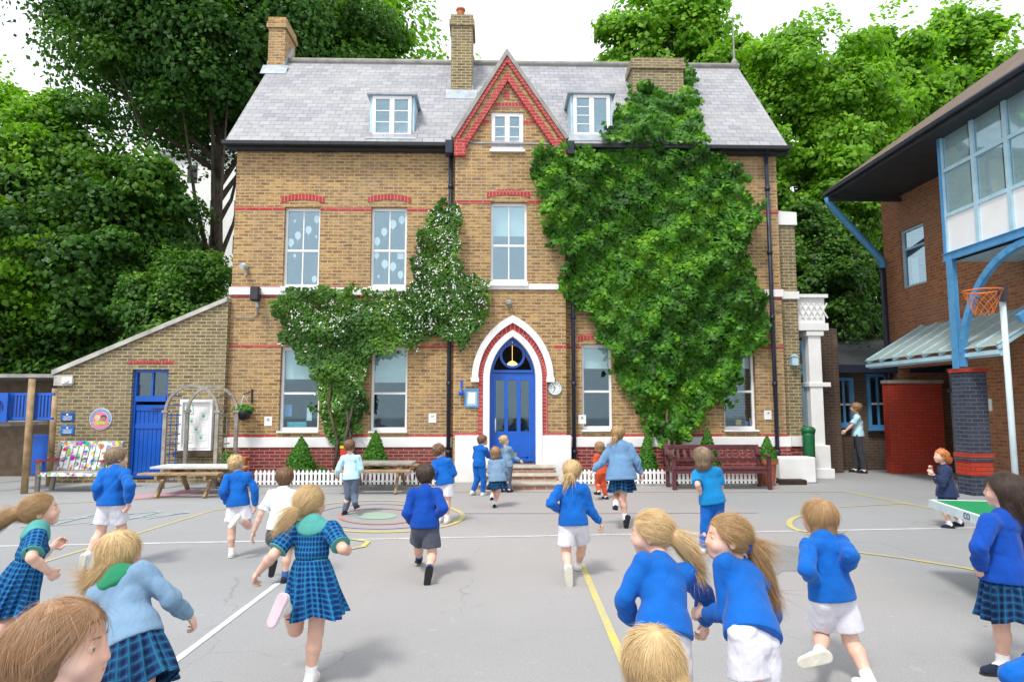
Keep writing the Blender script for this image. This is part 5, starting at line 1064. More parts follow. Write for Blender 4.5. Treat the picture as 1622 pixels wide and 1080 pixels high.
# turn the lettering onto the near-left edge
an = math.atan2(-e1.y, -e1.x); an = math.atan2(e1.y, e1.x)
pp_ = A+e1*.78+Vector((0, 0, -.035))-e2*.0125
for v in tm.data.vertices:
    c = v.co+Vector((4.9, 6.0, 0)); d_ = e1*c.x-e2*c.y*-1; v.co = pp_+e1*c.x+e2*c.y+Vector((0, 0, c.z))-Vector((4.9, 6.0, 0))
m = MB(); lp = A+e1*.55+e2*.25
for k in (0, .5): a = lp+e1*k; m.bar((a.x, a.y, .72), (a.x, a.y, .06), .05, .05)
m.bar((lp.x, lp.y, .3), (lp.x+e1.x*.5, lp.y+e1.y*.5, .3), .04, .04); m.build('leg_frame', M['black'], tt)
m = MB(); a = lp+e1*.25; m.plate([(a.y-.32, .12), (a.y+.32, .12), (a.y+.32, .64), (a.y-.32, .64)], [], YZ(a.x+.06), (.02, 0, 0)); m.build('folded_panel', M['fascia'], tt)
for k in (0, .5): a = lp+e1*k; m = MB(); m.tube([(a.x-.03, a.y, .05), (a.x+.03, a.y, .05)], .05, 14); m.build('wheel', M['black'], tt)
# ================================================================ CLIMBERS AND TREES
def inpoly(x, y, P):
    c = np.zeros(x.shape, bool); n = len(P)
    for i in range(n):
        x0, y0 = P[i]; x1, y1 = P[(i+1) % n]
        k = ((y0 > y) != (y1 > y)) & (x < (x1-x0)*(y-y0)/(y1-y0+1e-9)+x0); c ^= k
    return c
def vnoise(P, s, seed=0):
    rg = np.random.default_rng(seed); o = np.zeros(len(P))
    for k in range(7): d = rg.normal(0, 1, P.shape[1]); o += np.sin(P@d*s+rg.uniform(0, 6.28))/(1+.15*k)
    return o/3.6
def front_y(X, Z):                               # the real surface behind the creeper: wall, bay or roof slope
    if Z > ze: return (YF-.25)+(Z-ze)/slope
    return YB if bxl < X < bxr else YF
def climber(name, poly, n, size, mt, seed, lab, cat, depth=.28, flowers=0, uid='v'):
    # the outline lives on the wall: wall metres, worked out once from where its edge meets the facade
    W = []
    for px, py in poly:
        q = at(px, py, YF)
        if q.z > ze: q = roof_at(px, py)
        W.append((q.x, q.z))
    W = np.array(W); x0, x1, z0, z1 = W[:, 0].min(), W[:, 0].max(), W[:, 1].min(), W[:, 1].max(); rg = np.random.default_rng(seed)
    X = rg.uniform(x0, x1, n*3); Z = rg.uniform(z0, z1, n*3); J = np.stack([X, Z], 1)
    k = inpoly(X+.17*vnoise(J, 3.1, seed)+.13*vnoise(J, 13, seed+1)+rg.normal(0, .035, len(X)), Z+.17*vnoise(J, 3.3, seed+2)+.13*vnoise(J, 14, seed+3)+rg.normal(0, .035, len(X)), [tuple(q) for q in W])
    X, Z, J = X[k], Z[k], J[k]; 
    if len(X) > n: X, Z, J = X[:n], Z[:n], J[:n]
    th = depth*(.62+.55*vnoise(J, 2.2, seed+4)+.7*vnoise(J, 6.5, seed+5)); th = np.clip(th, .12, None)
    u = rg.uniform(0, 1, len(X)); off = th*(1-u*u*.6)+.06
    Y = np.array([front_y(a, b) for a, b in zip(X, Z)])-off
    # surface normal of the bumpy hedge face
    e = .05; gx = (vnoise(J+[e, 0], 2.2, seed+4)-vnoise(J, 2.2, seed+4))/e*.55*depth+(vnoise(J+[e, 0], 6.5, seed+5)-vnoise(J, 6.5, seed+5))/e*.6*depth
    gz = (vnoise(J+[0, e], 2.2, seed+4)-vnoise(J, 2.2, seed+4))/e*.55*depth+(vnoise(J+[0, e], 6.5, seed+5)-vnoise(J, 6.5, seed+5))/e*.6*depth
    N = np.stack([-gx, -np.ones(len(X)), -gz], 1); P = np.stack([X, Y, Z], 1)
    q0 = (float(X.mean()), YF, 0.0); root = empty(name, q0, lab, cat)
    val = np.clip(.40+.34*vnoise(J, 3.4, seed+7)+.22*vnoise(J, 12, seed+8), 0, 1)  # patchy leaf tone puts bright highlights and dark gaps into the colour
    me = leaves_mesh('foliage', P, N, size, seed, val=val, jitter=.42, asp=.9); finish(me, 'foliage', M[mt], root)
    if flowers:
        kf = rg.choice(len(P), min(flowers, len(P)), replace=False); kf = kf[(vnoise(J[kf], 2.6, seed+9) > -.25) & ((P[kf, 2] > 3.3) | (rg.uniform(0, 1, len(kf)) < .25))]
        Pf = np.repeat(P[kf], 4, 0)+rg.normal(0, .028, (len(kf)*4, 3))-[0, .05, 0]; Nf = np.repeat(N[kf], 4, 0); finish(leaves_mesh('blossom', Pf, Nf, .032, seed+3, asp=1.), 'blossom', M['flower'], root)
    return root
ivp = [(1030, 118), (1062, 112), (1086, 108), (1094, 130), (1101, 160), (1108, 195), (1118, 232), (1150, 232), (1160, 262), (1174, 288), (1176, 320), (1192, 330), (1184, 385), (1172, 430), (1176, 462), (1206, 492), (1210, 520), (1200, 548), (1168, 560), (1168, 600), (1156, 636), (1120, 658), (1092, 668), (1086, 700), (1062, 712), (1040, 706), (1022, 672), (1005, 652), (986, 612), (968, 590), (962, 560), (944, 536), (936, 505), (904, 478), (886, 446), (893, 402), (862, 392), (858, 340), (846, 300), (838, 262), (858, 246), (884, 238), (905, 232), (960, 232), (968, 196), (985, 165), (1000, 140), (1008, 124)]
iv = climber('wall_creeper', ivp, 26000, .125, 'ivy', 11, 'huge dense green creeper covering the right half of the facade up to the chimney', 'creeper', .42)
def stems(root, px, pts_list, mt='stem'):
    for pts in pts_list:
        P = []; 
        for px_, py, dy in pts: q = at(px_, py, YF-.15-dy); P.append(q)
        P[0].z = min(P[0].z, .05) if pts[0][1] > 700 else P[0].z; m = MB(); rs = [max(.008, .04*(1-i/len(P)*.6)) for i in range(len(P))]; m.tube(P, rs, 7); m.build('stem', M[mt], root, smooth=True)
stems(iv, 0, [[(1056, 752, .2), (1060, 700, .18), (1056, 660, .1), (1062, 600, .02)], [(1060, 745, .2), (1070, 690, .15), (1082, 640, .02)], [(1160, 470, -.02), (1195, 515, -.05), (1222, 520, -.06), (1216, 490, -.06)]])
jp = [(436, 500), (446, 474), (470, 462), (520, 470), (560, 466), (600, 470), (640, 462), (652, 440), (645, 415), (655, 395), (668, 370), (684, 335), (700, 318), (716, 330), (728, 352), (733, 400), (745, 430), (764, 466), (776, 490), (774, 515), (752, 532), (742, 548), (700, 540), (664, 548), (630, 560), (596, 560), (590, 600), (584, 640), (565, 690), (545, 708), (520, 700), (506, 660), (498, 620), (490, 585), (470, 566), (462, 548), (450, 532)]
jz = climber('flowering_climber', jp, 12500, .085, 'jas', 31, 'white flowering climber spreading across the facade left of the door', 'climber', .34, flowers=620)
stems(jz, 0, [[(528, 750, .25), (535, 700, .2), (520, 640, .1), (530, 570, .02)], [(540, 750, .25), (548, 690, .2), (560, 640, .1), (575, 570, .02)], [(548, 750, .25), (556, 700, .15), (548, 640, .1)]], 'bark')
rg = np.random.default_rng(77)
def vine(pts, r=.01):
    P = [at(a, b, YF-.04) for a, b in pts]; m = MB(); m.tube(P, r, 5); m.build('loose_tendril', M['stem'], iv, smooth=True)
vine([(1195, 500), (1206, 522), (1222, 518), (1226, 492), (1260, 488)]); vine([(1180, 455), (1216, 492), (1250, 480)])
# ---- trees
def tree(name, loc, H, R_, n_blob, n_leaf, lsize, mt, seed, lab, squash=.85, trunk=.35, lo=.30, cat='tree'):
    rg = np.random.default_rng(seed); root = empty(name, loc, lab, cat, 'tall trees behind the school')
    c = np.array([loc[0], loc[1], H*(1+lo)/2]); rad = np.array([R_, R_*.85, H*(1-lo)/2])
    u = rg.normal(0, 1, (n_blob, 3)); u /= np.linalg.norm(u, axis=1)[:, None]; q = rg.uniform(.42, 1.0, n_blob)**.8
    B = c+u*rad*q[:, None]*.86; br = rg.uniform(.13, .24, n_blob)*R_*1.05
    per = n_leaf//n_blob; Ps = []; Ns = []; Vs = []
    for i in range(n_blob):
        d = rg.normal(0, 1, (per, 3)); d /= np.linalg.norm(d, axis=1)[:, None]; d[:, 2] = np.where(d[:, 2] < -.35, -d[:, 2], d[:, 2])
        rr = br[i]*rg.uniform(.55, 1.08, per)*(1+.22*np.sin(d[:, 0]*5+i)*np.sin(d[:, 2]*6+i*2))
        Ps.append(B[i]+d*rr[:, None]*[1.1, 1.1, .88]); Ns.append(d); Vs.append(np.clip(.36+.25*d[:, 2]+rg.normal(0, .1)+.12*(B[i][2]-c[2])/rad[2], 0, 1)*np.ones(per))  # leaves facing up and higher blobs coloured paler, top light put into leaf tone
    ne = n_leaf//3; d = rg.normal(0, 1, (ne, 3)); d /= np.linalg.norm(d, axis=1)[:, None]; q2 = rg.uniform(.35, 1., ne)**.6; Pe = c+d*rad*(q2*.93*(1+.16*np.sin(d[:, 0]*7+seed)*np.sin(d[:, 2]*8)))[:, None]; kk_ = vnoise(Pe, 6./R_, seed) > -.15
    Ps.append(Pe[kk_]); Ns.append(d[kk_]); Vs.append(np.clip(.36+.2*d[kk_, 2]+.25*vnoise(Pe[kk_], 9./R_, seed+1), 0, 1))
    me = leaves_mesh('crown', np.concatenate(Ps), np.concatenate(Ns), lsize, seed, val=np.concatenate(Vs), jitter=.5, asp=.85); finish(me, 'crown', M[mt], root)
    m = MB(); t0 = Vector((loc[0], loc[1], 0)); m.tube([t0, t0+Vector((.1, 0, H*.25)), t0+Vector((-.1, .1, H*.5)), t0+Vector((.1, 0, H*.85))], [trunk, trunk*.8, trunk*.55, trunk*.15], 10)
    for k in rg.choice(n_blob, min(16, n_blob), replace=False): b = Vector(B[k]); h = max(H*.2, min(H*.7, b.z-rg.uniform(.15, .35)*H)); s0 = Vector((loc[0], loc[1], h)); mid = (s0+b)/2+Vector((0, 0, -.04*H)); m.tube([s0, mid, b], [trunk*.33, trunk*.2, trunk*.06], 6)
    m.build('trunk', M['bark'], root, smooth=True); return root
def tpos(px, Y): return at(px, 643, Y).x
def treeat(px, Y, toppy, wpx, mt, seed, lab, n_blob=70, n_leaf=42000, ls=.2, lo=.2, nm='plane_tree'):
    H = at(px, toppy, Y).z; return tree(nm, (tpos(px, Y), Y, 0), H, wpx/2*Y/FPX, n_blob, n_leaf, ls*Y/24, mt, seed, lab, lo=lo)
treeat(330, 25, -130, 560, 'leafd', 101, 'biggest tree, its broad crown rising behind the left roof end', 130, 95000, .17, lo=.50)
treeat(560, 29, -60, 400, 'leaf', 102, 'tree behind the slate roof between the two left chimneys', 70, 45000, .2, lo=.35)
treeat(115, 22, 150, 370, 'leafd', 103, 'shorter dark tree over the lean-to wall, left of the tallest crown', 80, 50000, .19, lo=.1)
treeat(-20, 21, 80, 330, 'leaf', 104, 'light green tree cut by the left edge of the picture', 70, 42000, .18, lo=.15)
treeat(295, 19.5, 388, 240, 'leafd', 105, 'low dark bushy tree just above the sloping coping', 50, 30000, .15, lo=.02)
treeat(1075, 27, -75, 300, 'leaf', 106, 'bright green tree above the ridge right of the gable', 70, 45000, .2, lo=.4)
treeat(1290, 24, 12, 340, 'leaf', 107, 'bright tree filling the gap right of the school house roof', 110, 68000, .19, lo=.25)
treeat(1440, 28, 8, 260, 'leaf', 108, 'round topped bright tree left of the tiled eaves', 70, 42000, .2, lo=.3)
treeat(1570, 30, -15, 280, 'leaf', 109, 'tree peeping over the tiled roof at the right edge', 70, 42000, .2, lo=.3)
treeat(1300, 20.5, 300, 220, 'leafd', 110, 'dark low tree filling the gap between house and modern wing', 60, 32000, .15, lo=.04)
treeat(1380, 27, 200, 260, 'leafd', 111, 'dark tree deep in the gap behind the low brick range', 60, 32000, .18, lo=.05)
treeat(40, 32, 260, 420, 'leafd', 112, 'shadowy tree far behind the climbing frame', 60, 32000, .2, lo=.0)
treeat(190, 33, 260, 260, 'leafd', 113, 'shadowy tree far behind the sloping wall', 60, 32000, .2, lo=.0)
# pale rendered house glimpsed through the trees
Yh_ = 40.0
for a, b, c_, d_, lab in ((285, 400, 250, 400, 'pale rendered house glimpsed through the trees left of the school house'), (1372, 1420, 405, 515, 'pale rendered house glimpsed in the gap by the modern wing')):
    v = rect(a, c_, b, d_, Yh_); h = empty('distant_house', ((v[0]+v[1])/2, Yh_, 0), lab, 'house'); m = MB(); m.box(v[0]-1, v[1]+1, Yh_, Yh_+6, 0, v[3]); m.build('wall', M['white'], h); m = MB(); m.box(v[0]-1.3, v[1]+1.3, Yh_-.3, Yh_+6.3, v[3]+.01, v[3]+.4); m.build('roof', M['slate'], h)
    m = MB()
    for i in range(3):
        for j in range(3): X = v[0]+(v[1]-v[0])*(i+.25)/3; Z = v[3]-1.6-2.2*j; m.box(X, X+.6, Yh_-.03, Yh_-.005, Z, Z+1.1)
    m.build('windows', M['fascia'], h)
# ================================================================ PEOPLE: smooth implicit bodies and clothes turned into one surface each
def V3(*a): return np.array(a, float)
def unit(v): v = np.asarray(v, float); return v/(np.linalg.norm(v)+1e-12)
class Field:
    def __init__(s, lo, hi, vx):
        s.vx = vx; s.lo = np.array(lo)-vx*3; s.n = np.ceil((np.array(hi)-s.lo)/vx).astype(int)+4; s.F = np.full(s.n, .5, np.float32)
        s.ax = [s.lo[i]+np.arange(s.n[i])*vx for i in range(3)]
    def sub(s, lo, hi):
        a = np.clip(np.floor((np.array(lo)-s.lo)/s.vx).astype(int)-1, 0, s.n); b = np.clip(np.ceil((np.array(hi)-s.lo)/s.vx).astype(int)+2, 0, s.n)
        if (b <= a).any(): return None
        sl = tuple(slice(a[i], b[i]) for i in range(3)); return sl, s.ax[0][sl[0]][:, None, None], s.ax[1][sl[1]][None, :, None], s.ax[2][sl[2]][None, None, :]
    def put(s, sl, d, k, mode):
        f = s.F[sl]
        if mode == 'u':
            h = np.maximum(k-np.abs(f-d), 0)/k; s.F[sl] = np.minimum(f, d)-h*h*k*.25
        else:
            d = -d; h = np.maximum(k-np.abs(f-d), 0)/k; s.F[sl] = np.maximum(f, d)+h*h*k*.25
    def cone(s, a, b, ra, rb, k=.012, flat=None, cuts=(), mode='u'):
        a = np.array(a, float); b = np.array(b, float); m = max(ra, rb)+k+.012; q = s.sub(np.minimum(a, b)-m, np.maximum(a, b)+m)
        if q is None: return
        sl, X, Y, Z = q; X = X-a[0]; Y = Y-a[1]; Z = Z-a[2]; ba = b-a
        if flat is not None:
            ax, fc = flat; ax = unit(ax); pr = (X*ax[0]+Y*ax[1]+Z*ax[2])*(fc-1); bp = ba@ax*(fc-1)
            X2 = X+ax[0]*pr; Y2 = Y+ax[1]*pr; Z2 = Z+ax[2]*pr; b2 = ba+ax*bp
        else: X2, Y2, Z2, b2 = X, Y, Z, ba
        t = np.clip((X2*b2[0]+Y2*b2[1]+Z2*b2[2])/(b2@b2+1e-12), 0, 1)
        d = np.sqrt((X2-t*b2[0])**2+(Y2-t*b2[1])**2+(Z2-t*b2[2])**2)-(ra+(rb-ra)*t)
        for p, nn in cuts:
            p = np.asarray(p)-a; nn = unit(nn); d = np.maximum(d, (X-p[0])*nn[0]+(Y-p[1])*nn[1]+(Z-p[2])*nn[2])
        s.put(sl, d.astype(np.float32), k, mode)
    def ell(s, c, r, fr, k=.012, mode='u', cuts=()):
        c = np.array(c, float); m = max(r)+k+.01; q = s.sub(c-m, c+m)
        if q is None: return
        sl, X, Y, Z = q; X = X-c[0]; Y = Y-c[1]; Z = Z-c[2]; acc = 0; acc2 = 0
        for i in range(3):
            f = fr[i]; pr = X*f[0]+Y*f[1]+Z*f[2]; acc = acc+(pr/r[i])**2; acc2 = acc2+(pr/(r[i]*r[i]))**2
        k0 = np.sqrt(acc); k1 = np.sqrt(acc2)+1e-9; d = k0*(k0-1)/k1
        for p, nn in cuts:
            p = np.asarray(p)-c; nn = unit(nn); d = np.maximum(d, (X-p[0])*nn[0]+(Y-p[1])*nn[1]+(Z-p[2])*nn[2])
        s.put(sl, d.astype(np.float32), k, mode)
    def folds(s, amp, freq, seed, stretch=None):
        idx = np.nonzero(np.abs(s.F) < .02+amp)
        if not len(idx[0]): return
        P = np.stack([s.ax[i][idx[i]] for i in range(3)], 1); rg = np.random.default_rng(seed)
        if stretch is not None: a = unit(stretch); P = P-np.outer(P@a, a)*.45
        wv = np.stack([np.sin(P@rg.normal(0, freq*.5, 3)+i) for i in range(3)], 1)*(1.6/freq); Q = P+wv; o = 0
        for j in range(6): o = o+(1-np.abs(np.sin(Q@(unit(rg.normal(0, 1, 3))*freq*(.7+.25*j))+rg.uniform(0, 6)))*1.5)/(1+.35*j)
        s.F[idx] += (amp*o/2.4).astype(np.float32)
    def mesh(s, smooth=1):
        F = s.F; S = F < 0; c = [slice(None, -1), slice(1, None)]
        anyi = np.zeros(np.array(F.shape)-1, bool); alli = np.ones_like(anyi)
        for i in (0, 1):
            for j in (0, 1):
                for k in (0, 1): q = S[c[i], c[j], c[k]]; anyi |= q; alli &= q
        act = anyi & ~alli; I = np.stack(np.nonzero(act), 1)
        if not len(I): return np.zeros((0, 3)), np.zeros((0, 4), int)
        vid = np.full(act.shape, -1, np.int32); vid[act] = np.arange(len(I))
        acc = np.zeros((len(I), 3)); cnt = np.zeros(len(I)); co = [(0, 0, 0), (1, 0, 0), (0, 1, 0), (1, 1, 0), (0, 0, 1), (1, 0, 1), (0, 1, 1), (1, 1, 1)]
        vals = [F[I[:, 0]+a, I[:, 1]+b, I[:, 2]+cc] for a, b, cc in co]
        for a, b in ((0, 1), (2, 3), (4, 5), (6, 7), (0, 2), (1, 3), (4, 6), (5, 7), (0, 4), (1, 5), (2, 6), (3, 7)):
            fa, fb = vals[a], vals[b]; m = (fa < 0) != (fb < 0); t = np.where(m, fa/(fa-fb+1e-12), 0)[:, None]
            acc += np.where(m[:, None], np.array(co[a])*(1-t)+np.array(co[b])*t, 0); cnt += m
        V = s.lo+(I+acc/cnt[:, None])*s.vx; Q = []
        for ax in range(3):
            o1, o2 = (ax+1) % 3, (ax+2) % 3; a = [slice(None)]*3; b = [slice(None)]*3; a[ax] = slice(None, -1); b[ax] = slice(1, None)
            A, B = S[tuple(a)], S[tuple(b)]; E = np.stack(np.nonzero(A != B), 1); E = E[(E[:, o1] > 0) & (E[:, o2] > 0) & (E[:, o1] < F.shape[o1]-1) & (E[:, o2] < F.shape[o2]-1)]
            if not len(E): continue
            def vv(d1, d2): q = E.copy(); q[:, o1] += d1; q[:, o2] += d2; return vid[q[:, 0], q[:, 1], q[:, 2]]
            q = np.stack([vv(-1, -1), vv(0, -1), vv(0, 0), vv(-1, 0)], 1); fl = A[E[:, 0], E[:, 1], E[:, 2]]; q[~fl] = q[~fl][:, ::-1]; Q.append(q)
        Q = np.concatenate(Q); Q = Q[(Q >= 0).all(1)]
        for _ in range(smooth):
            acc = V.copy(); n = np.ones(len(V)); 
            for i in range(4): a, b = Q[:, i], Q[:, (i+1) % 4]; 
            sx = np.zeros_like(V); cn = np.zeros(len(V))
            for i in range(4):
                a, b = Q[:, i], Q[:, (i+1) % 4]
                for d in range(3): sx[:, d] += np.bincount(a, V[b, d], len(V))
                cn += np.bincount(a, minlength=len(V))
            V = V*.5+.5*sx/np.maximum(cn, 1)[:, None]
        return V, Q
def mk(name, V, Q, mats, parent, origin, attrs=None, smooth=True):
    me = bpy.data.meshes.new(name); V = V-np.array(origin); me.vertices.add(len(V)); me.vertices.foreach_set('co', V.astype(np.float32).ravel())
    k = Q.shape[1]; me.loops.add(Q.size); me.loops.foreach_set('vertex_index', Q.astype(np.int32).ravel()); me.polygons.add(len(Q))
    me.polygons.foreach_set('loop_start', np.arange(0, Q.size, k, dtype=np.int32)); me.polygons.foreach_set('loop_total', np.full(len(Q), k, np.int32))
    me.polygons.foreach_set('use_smooth', np.full(len(Q), smooth)); me.update(calc_edges=True)
    for nm, (ty, arr) in (attrs or {}).items():
        a = me.attributes.new(nm, ty, 'POINT'); a.data.foreach_set('value' if ty == 'FLOAT' else 'vector', np.asarray(arr, np.float32).ravel())
    o = bpy.data.objects.new(name, me); col.objects.link(o); me.materials.append(mats)
    if parent: o.parent = parent
    return o
# ---- materials for people
def skin():
    t = NT('fair_skin'); oc = t.coord('Object'); n = t.noise(oc, 9, 3); c = t.mix(t.mapr(n, .35, .65, 0, 1), (.66, .38, .28), (.72, .47, .37)); t.base(c)
    t.b.inputs['Roughness'].default_value = .5; t.b.inputs['Subsurface Weight'].default_value = .12; t.b.inputs['Subsurface Radius'].default_value = (.012, .005, .003); t.b.inputs['Subsurface Scale'].default_value = .6
    t.bump(t.noise(oc, 250, 2), .08, .001); return t.m
M['skin'] = skin()
def cloth(name, c, var=.14, rough=.9, bs=420, sheen=.25):
    t = NT('cloth_'+name); oc = t.coord('Object'); n = t.noise(oc, 5, 4); t.base(t.mix(t.mapr(n, .3, .7, 0, 1), tuple(x*(1-var) for x in c), tuple(min(1, x*(1+var)) for x in c)))
    t.b.inputs['Roughness'].default_value = rough; t.b.inputs['Sheen Weight'].default_value = sheen*.4; t.b.inputs['Specular IOR Level'].default_value = .2
    n1 = t.noise(t.scale(oc, 1, 1, .45), 17, 2, .5, 1.6); n2 = t.noise(oc, bs, 2); t.bump(t.math('ADD', n1, t.math('MULTIPLY', n2, .10)), .6, .012); return t.m
CL = {'royal': (.003, .105, .43), 'navyblue': (.003, .055, .33), 'cyan': (.006, .20, .48), 'paleblue': (.48, .74, .84), 'white': (.62, .62, .68), 'whitetee': (.74, .83, .86), 'greyblue': (.17, .28, .41), 'denim': (.13, .25, .42),
      'navy': (.02, .035, .09), 'grey': (.07, .08, .11), 'darkgrey': (.045, .05, .06), 'red': (.55, .08, .03), 'greytr': (.10, .13, .19), 'mint': (.07, .30, .27), 'shoewhite': (.76, .75, .72), 'shoenavy': (.015, .02, .045), 'shoeblack': (.02, .02, .022), 'sockwhite': (.8, .8, .8), 'sockblue': (.04, .12, .32), 'sole': (.60, .58, .50), 'solepink': (.62, .48, .54), 'green': (.015, .19, .09)}
_cm = {}
def cm(k):
    if k not in _cm: _cm[k] = check(k) if k in ('gingham', 'tartan') else cloth(k, CL[k])
    return _cm[k]
def check(kind):
    t = NT('cloth_'+kind); a = t.n('Attribute', attribute_name='guv'); sp = t.n('SeparateXYZ'); t.l(a.outputs['Vector'], sp.inputs[0]); P = .030 if kind == 'gingham' else .044
    fr = [t.math('FRACT', t.math('DIVIDE', sp.outputs[i], P)) for i in (0, 1)]
    bnd = [t.mapr(t.math('ABSOLUTE', t.math('SUBTRACT', f, .5)), .21, .25, 1, 0) for f in fr]; ln = [t.mapr(t.math('ABSOLUTE', t.math('SUBTRACT', t.math('FRACT', t.math('ADD', f, .5)), .5)), .055, .085, 1, 0) for f in fr]
    ba, dk, li = ((.009, .09, .31), (.006, .022, .11), (.03, .27, .30)) if kind == 'gingham' else ((.009, .05, .17), (.006, .012, .04), (.018, .14, .16))
    s_ = t.math('MULTIPLY', t.math('ADD', bnd[0], bnd[1]), .5); c = t.mix(s_, ba, dk); c = t.mix(t.math('MULTIPLY', t.math('MAXIMUM', ln[0], ln[1]), .6), c, li)
    oc = t.coord('Object'); t.base(c); t.b.inputs['Roughness'].default_value = .9; t.b.inputs['Specular IOR Level'].default_value = .15; t.bump(t.noise(oc, 26, 3, .6, 1.), .5, .01); return t.m
HC = {'blonde': ((.30, .16, .05), (.82, .62, .33)), 'darkblonde': ((.17, .085, .03), (.55, .35, .16)), 'brown': ((.06, .028, .012), (.26, .14, .07)), 'auburn': ((.13, .065, .028), (.50, .29, .15)), 'dark': ((.018, .011, .008), (.085, .05, .035)), 'red': ((.30, .07, .015), (.72, .27, .08)), 'mousy': ((.11, .07, .04), (.38, .27, .17))}
def hairm(k):
    kk = 'hair_'+k
    if kk in _cm: return _cm[kk]
    t = NT(kk); a = t.n('Attribute', attribute_name='v'); lo, hi = HC[k]; t.base(t.ramp(a.outputs['Fac'], [(0, lo), (.5, tuple((x+y)/2 for x, y in zip(lo, hi))), (1, hi)])); t.b.inputs['Roughness'].default_value = .42; t.b.inputs['Specular IOR Level'].default_value = .45; _cm[kk] = t.m; return t.m
for k, c, r_ in (('eyewhite', (.80, .78, .76), .2), ('iris', (.10, .17, .22), .15), ('lip', (.58, .20, .17), .4), ('brow', (.25, .15, .08), .7)): M[k] = pm(k+'_tissue', c, r_, .05, 20, 0)
TB = []
def person(name, label, Y, h, a, J, top=('sweat', 'royal'), bottom=('shorts', 'white'), hair=('short', 'brown'), shoe='shoewhite', sock='sockwhite', head=None, group=None, vx=None, seed=1, toes=None, ground=True, fist=(.8, .8), collar=None, skirt=None, sole=None, sockh=.05, hair_to=None, tie=None, dens=1., topx=1., _again=0):
    rg = np.random.default_rng(seed); vx = vx or (.0036 if Y < 2 else .0048 if Y < 4.6 else .0062 if Y < 8 else .0085)
    def rat(px, py, Y_): return np.array(at(px, py, Y_))
    def step(par, L, px, py, k=0., el=.12):
        for _ in range(3):                    # aim at the picture point at the depth where the joint ends up
            q = rat(px, py, par[1]+L*k); v = q-par; v[1] = 0; n = np.linalg.norm(v); L2 = np.clip(n/math.sqrt(max(1e-3, 1-k*k)), L*(1-el), L*(1+el)) if abs(k) < .9 else L
            if k and n < L2*math.sqrt(1-k*k)*.98: k = math.copysign(math.sqrt(max(0, 1-min(1, n/L2)**2)), k); k = max(-.97, min(.97, k))
        return par+L2*(v/(n+1e-9)*math.sqrt(1-k*k)+V3(0, 1, 0)*k)
    P = {}; fd = V3(math.sin(R(a)), math.cos(R(a)), 0); lat = V3(math.cos(R(a)), -math.sin(R(a)), 0)
    g = lambda k: tuple(J[k])+((0.,) if len(J[k]) == 2 else ())
    P['pel'] = rat(*g('pel')[:2], Y); P['neck'] = step(P['pel'], .29*h, *g('neck')); sp = unit(P['neck']-P['pel']); lat = unit(lat-sp*(lat@sp)); fr = unit(np.cross(sp, lat)); fr = fr if fr@fd > 0 else -fr
    P['head'] = step(P['neck'], .138*h, *g('head'), el=.08)
    for s, c in ((-1, 'l'), (1, 'r')):
        P[c+'sh'] = P['neck']+lat*s*.093*h-sp*.028*h; P[c+'hp'] = P['pel']+lat*s*.047*h-sp*.012*h
        P[c+'el'] = step(P[c+'sh'], .160*h, *g(c+'el')); P[c+'wr'] = step(P[c+'el'], .130*h, *g(c+'wr'))
        P[c+'kn'] = step(P[c+'hp'], .225*h, *g(c+'kn')); P[c+'an'] = step(P[c+'kn'], .215*h, *g(c+'an'))
    # feet
    ft = {}
    for c in 'lr':
        sh = unit(P[c+'an']-P[c+'kn'])
        if toes and c in toes: 
            tp = toes[c]; q = rat(tp[0], tp[1], P[c+'an'][1]); v = q-P[c+'an']; v[1] = 0; k = tp[2] if len(tp) > 2 else 0; f_ = unit(v)*math.sqrt(1-k*k)+V3(0, 1, 0)*k
        else: f_ = fd.copy(); f_ = unit(f_-V3(0, 0, 1)*.05)
        dn = sh-f_*(sh@f_); dn = unit(dn) if np.linalg.norm(dn) > .2 else unit(V3(0, 0, -1)-f_*(-f_[2])); ft[c] = (f_, dn)
    zmin = min(min((P[c+'an']+ft[c][1]*.045*h)[2], (P[c+'an']+ft[c][1]*.042*h+ft[c][0]*.09*h)[2]) for c in 'lr')
    dz = -zmin if ground is True else 0.
    if ground is True and _again < 2 and abs(zmin) > .015:
        lam = min(1.08, max(.92, CAMZ/(CAMZ-zmin))); return person(name, label, Y*lam, h*lam, a, J, top, bottom, hair, shoe, sock, head, group, vx, seed, toes, ground, fist, collar, skirt, sole, sockh, hair_to, tie, dens, topx, _again+1)
    if ground == 'legs':                      # feet below the frame: stand them on the ground
        dz = 0
        for s, c_ in ((-1, 'l'), (1, 'r')):
            hpz = P[c_+'hp']; L = .44*h; an = hpz+fd*(.10*s)*h*.6; an[2] = .045*h; D = np.linalg.norm(an-hpz); P[c_+'an'] = an; P[c_+'kn'] = (hpz+an)/2+fd*math.sqrt(max(0, (L/2)**2-(D/2)**2)); ft[c_] = (fd, V3(0, 0, -1))
    TB.append((name, label[:28], round(dz, 3), round(zmin, 3), round(Y, 2), round(h, 2)))
    for k in P: P[k] = P[k]+V3(0, 0, dz)
    org = V3(P['pel'][0], P['pel'][1], 0)
    allp = np.array(list(P.values())); lo = allp.min(0)-.14; hi = allp.max(0)+.16
    # head frame
    ha, hp_ = (head or (a, 0))[:2]; roll = head[2] if head and len(head) > 2 else 0
    hf = V3(math.sin(R(ha))*math.cos(R(hp_)), math.cos(R(ha))*math.cos(R(hp_)), math.sin(R(hp_))); hs = V3(math.cos(R(ha)), -math.sin(R(ha)), math.sin(R(roll))); hs = unit(hs-hf*(hs@hf)); hu = np.cross(hs, hf); hu = hu if hu[2] > 0 else -hu
    H = .159*h; c = P['head']; FRM = (hs, hf, hu); hp = lambda x, y, z: c+(hs*x+hf*y+hu*z)*H
    # ---------------- body, one surface
    B = Field(lo, hi, vx)
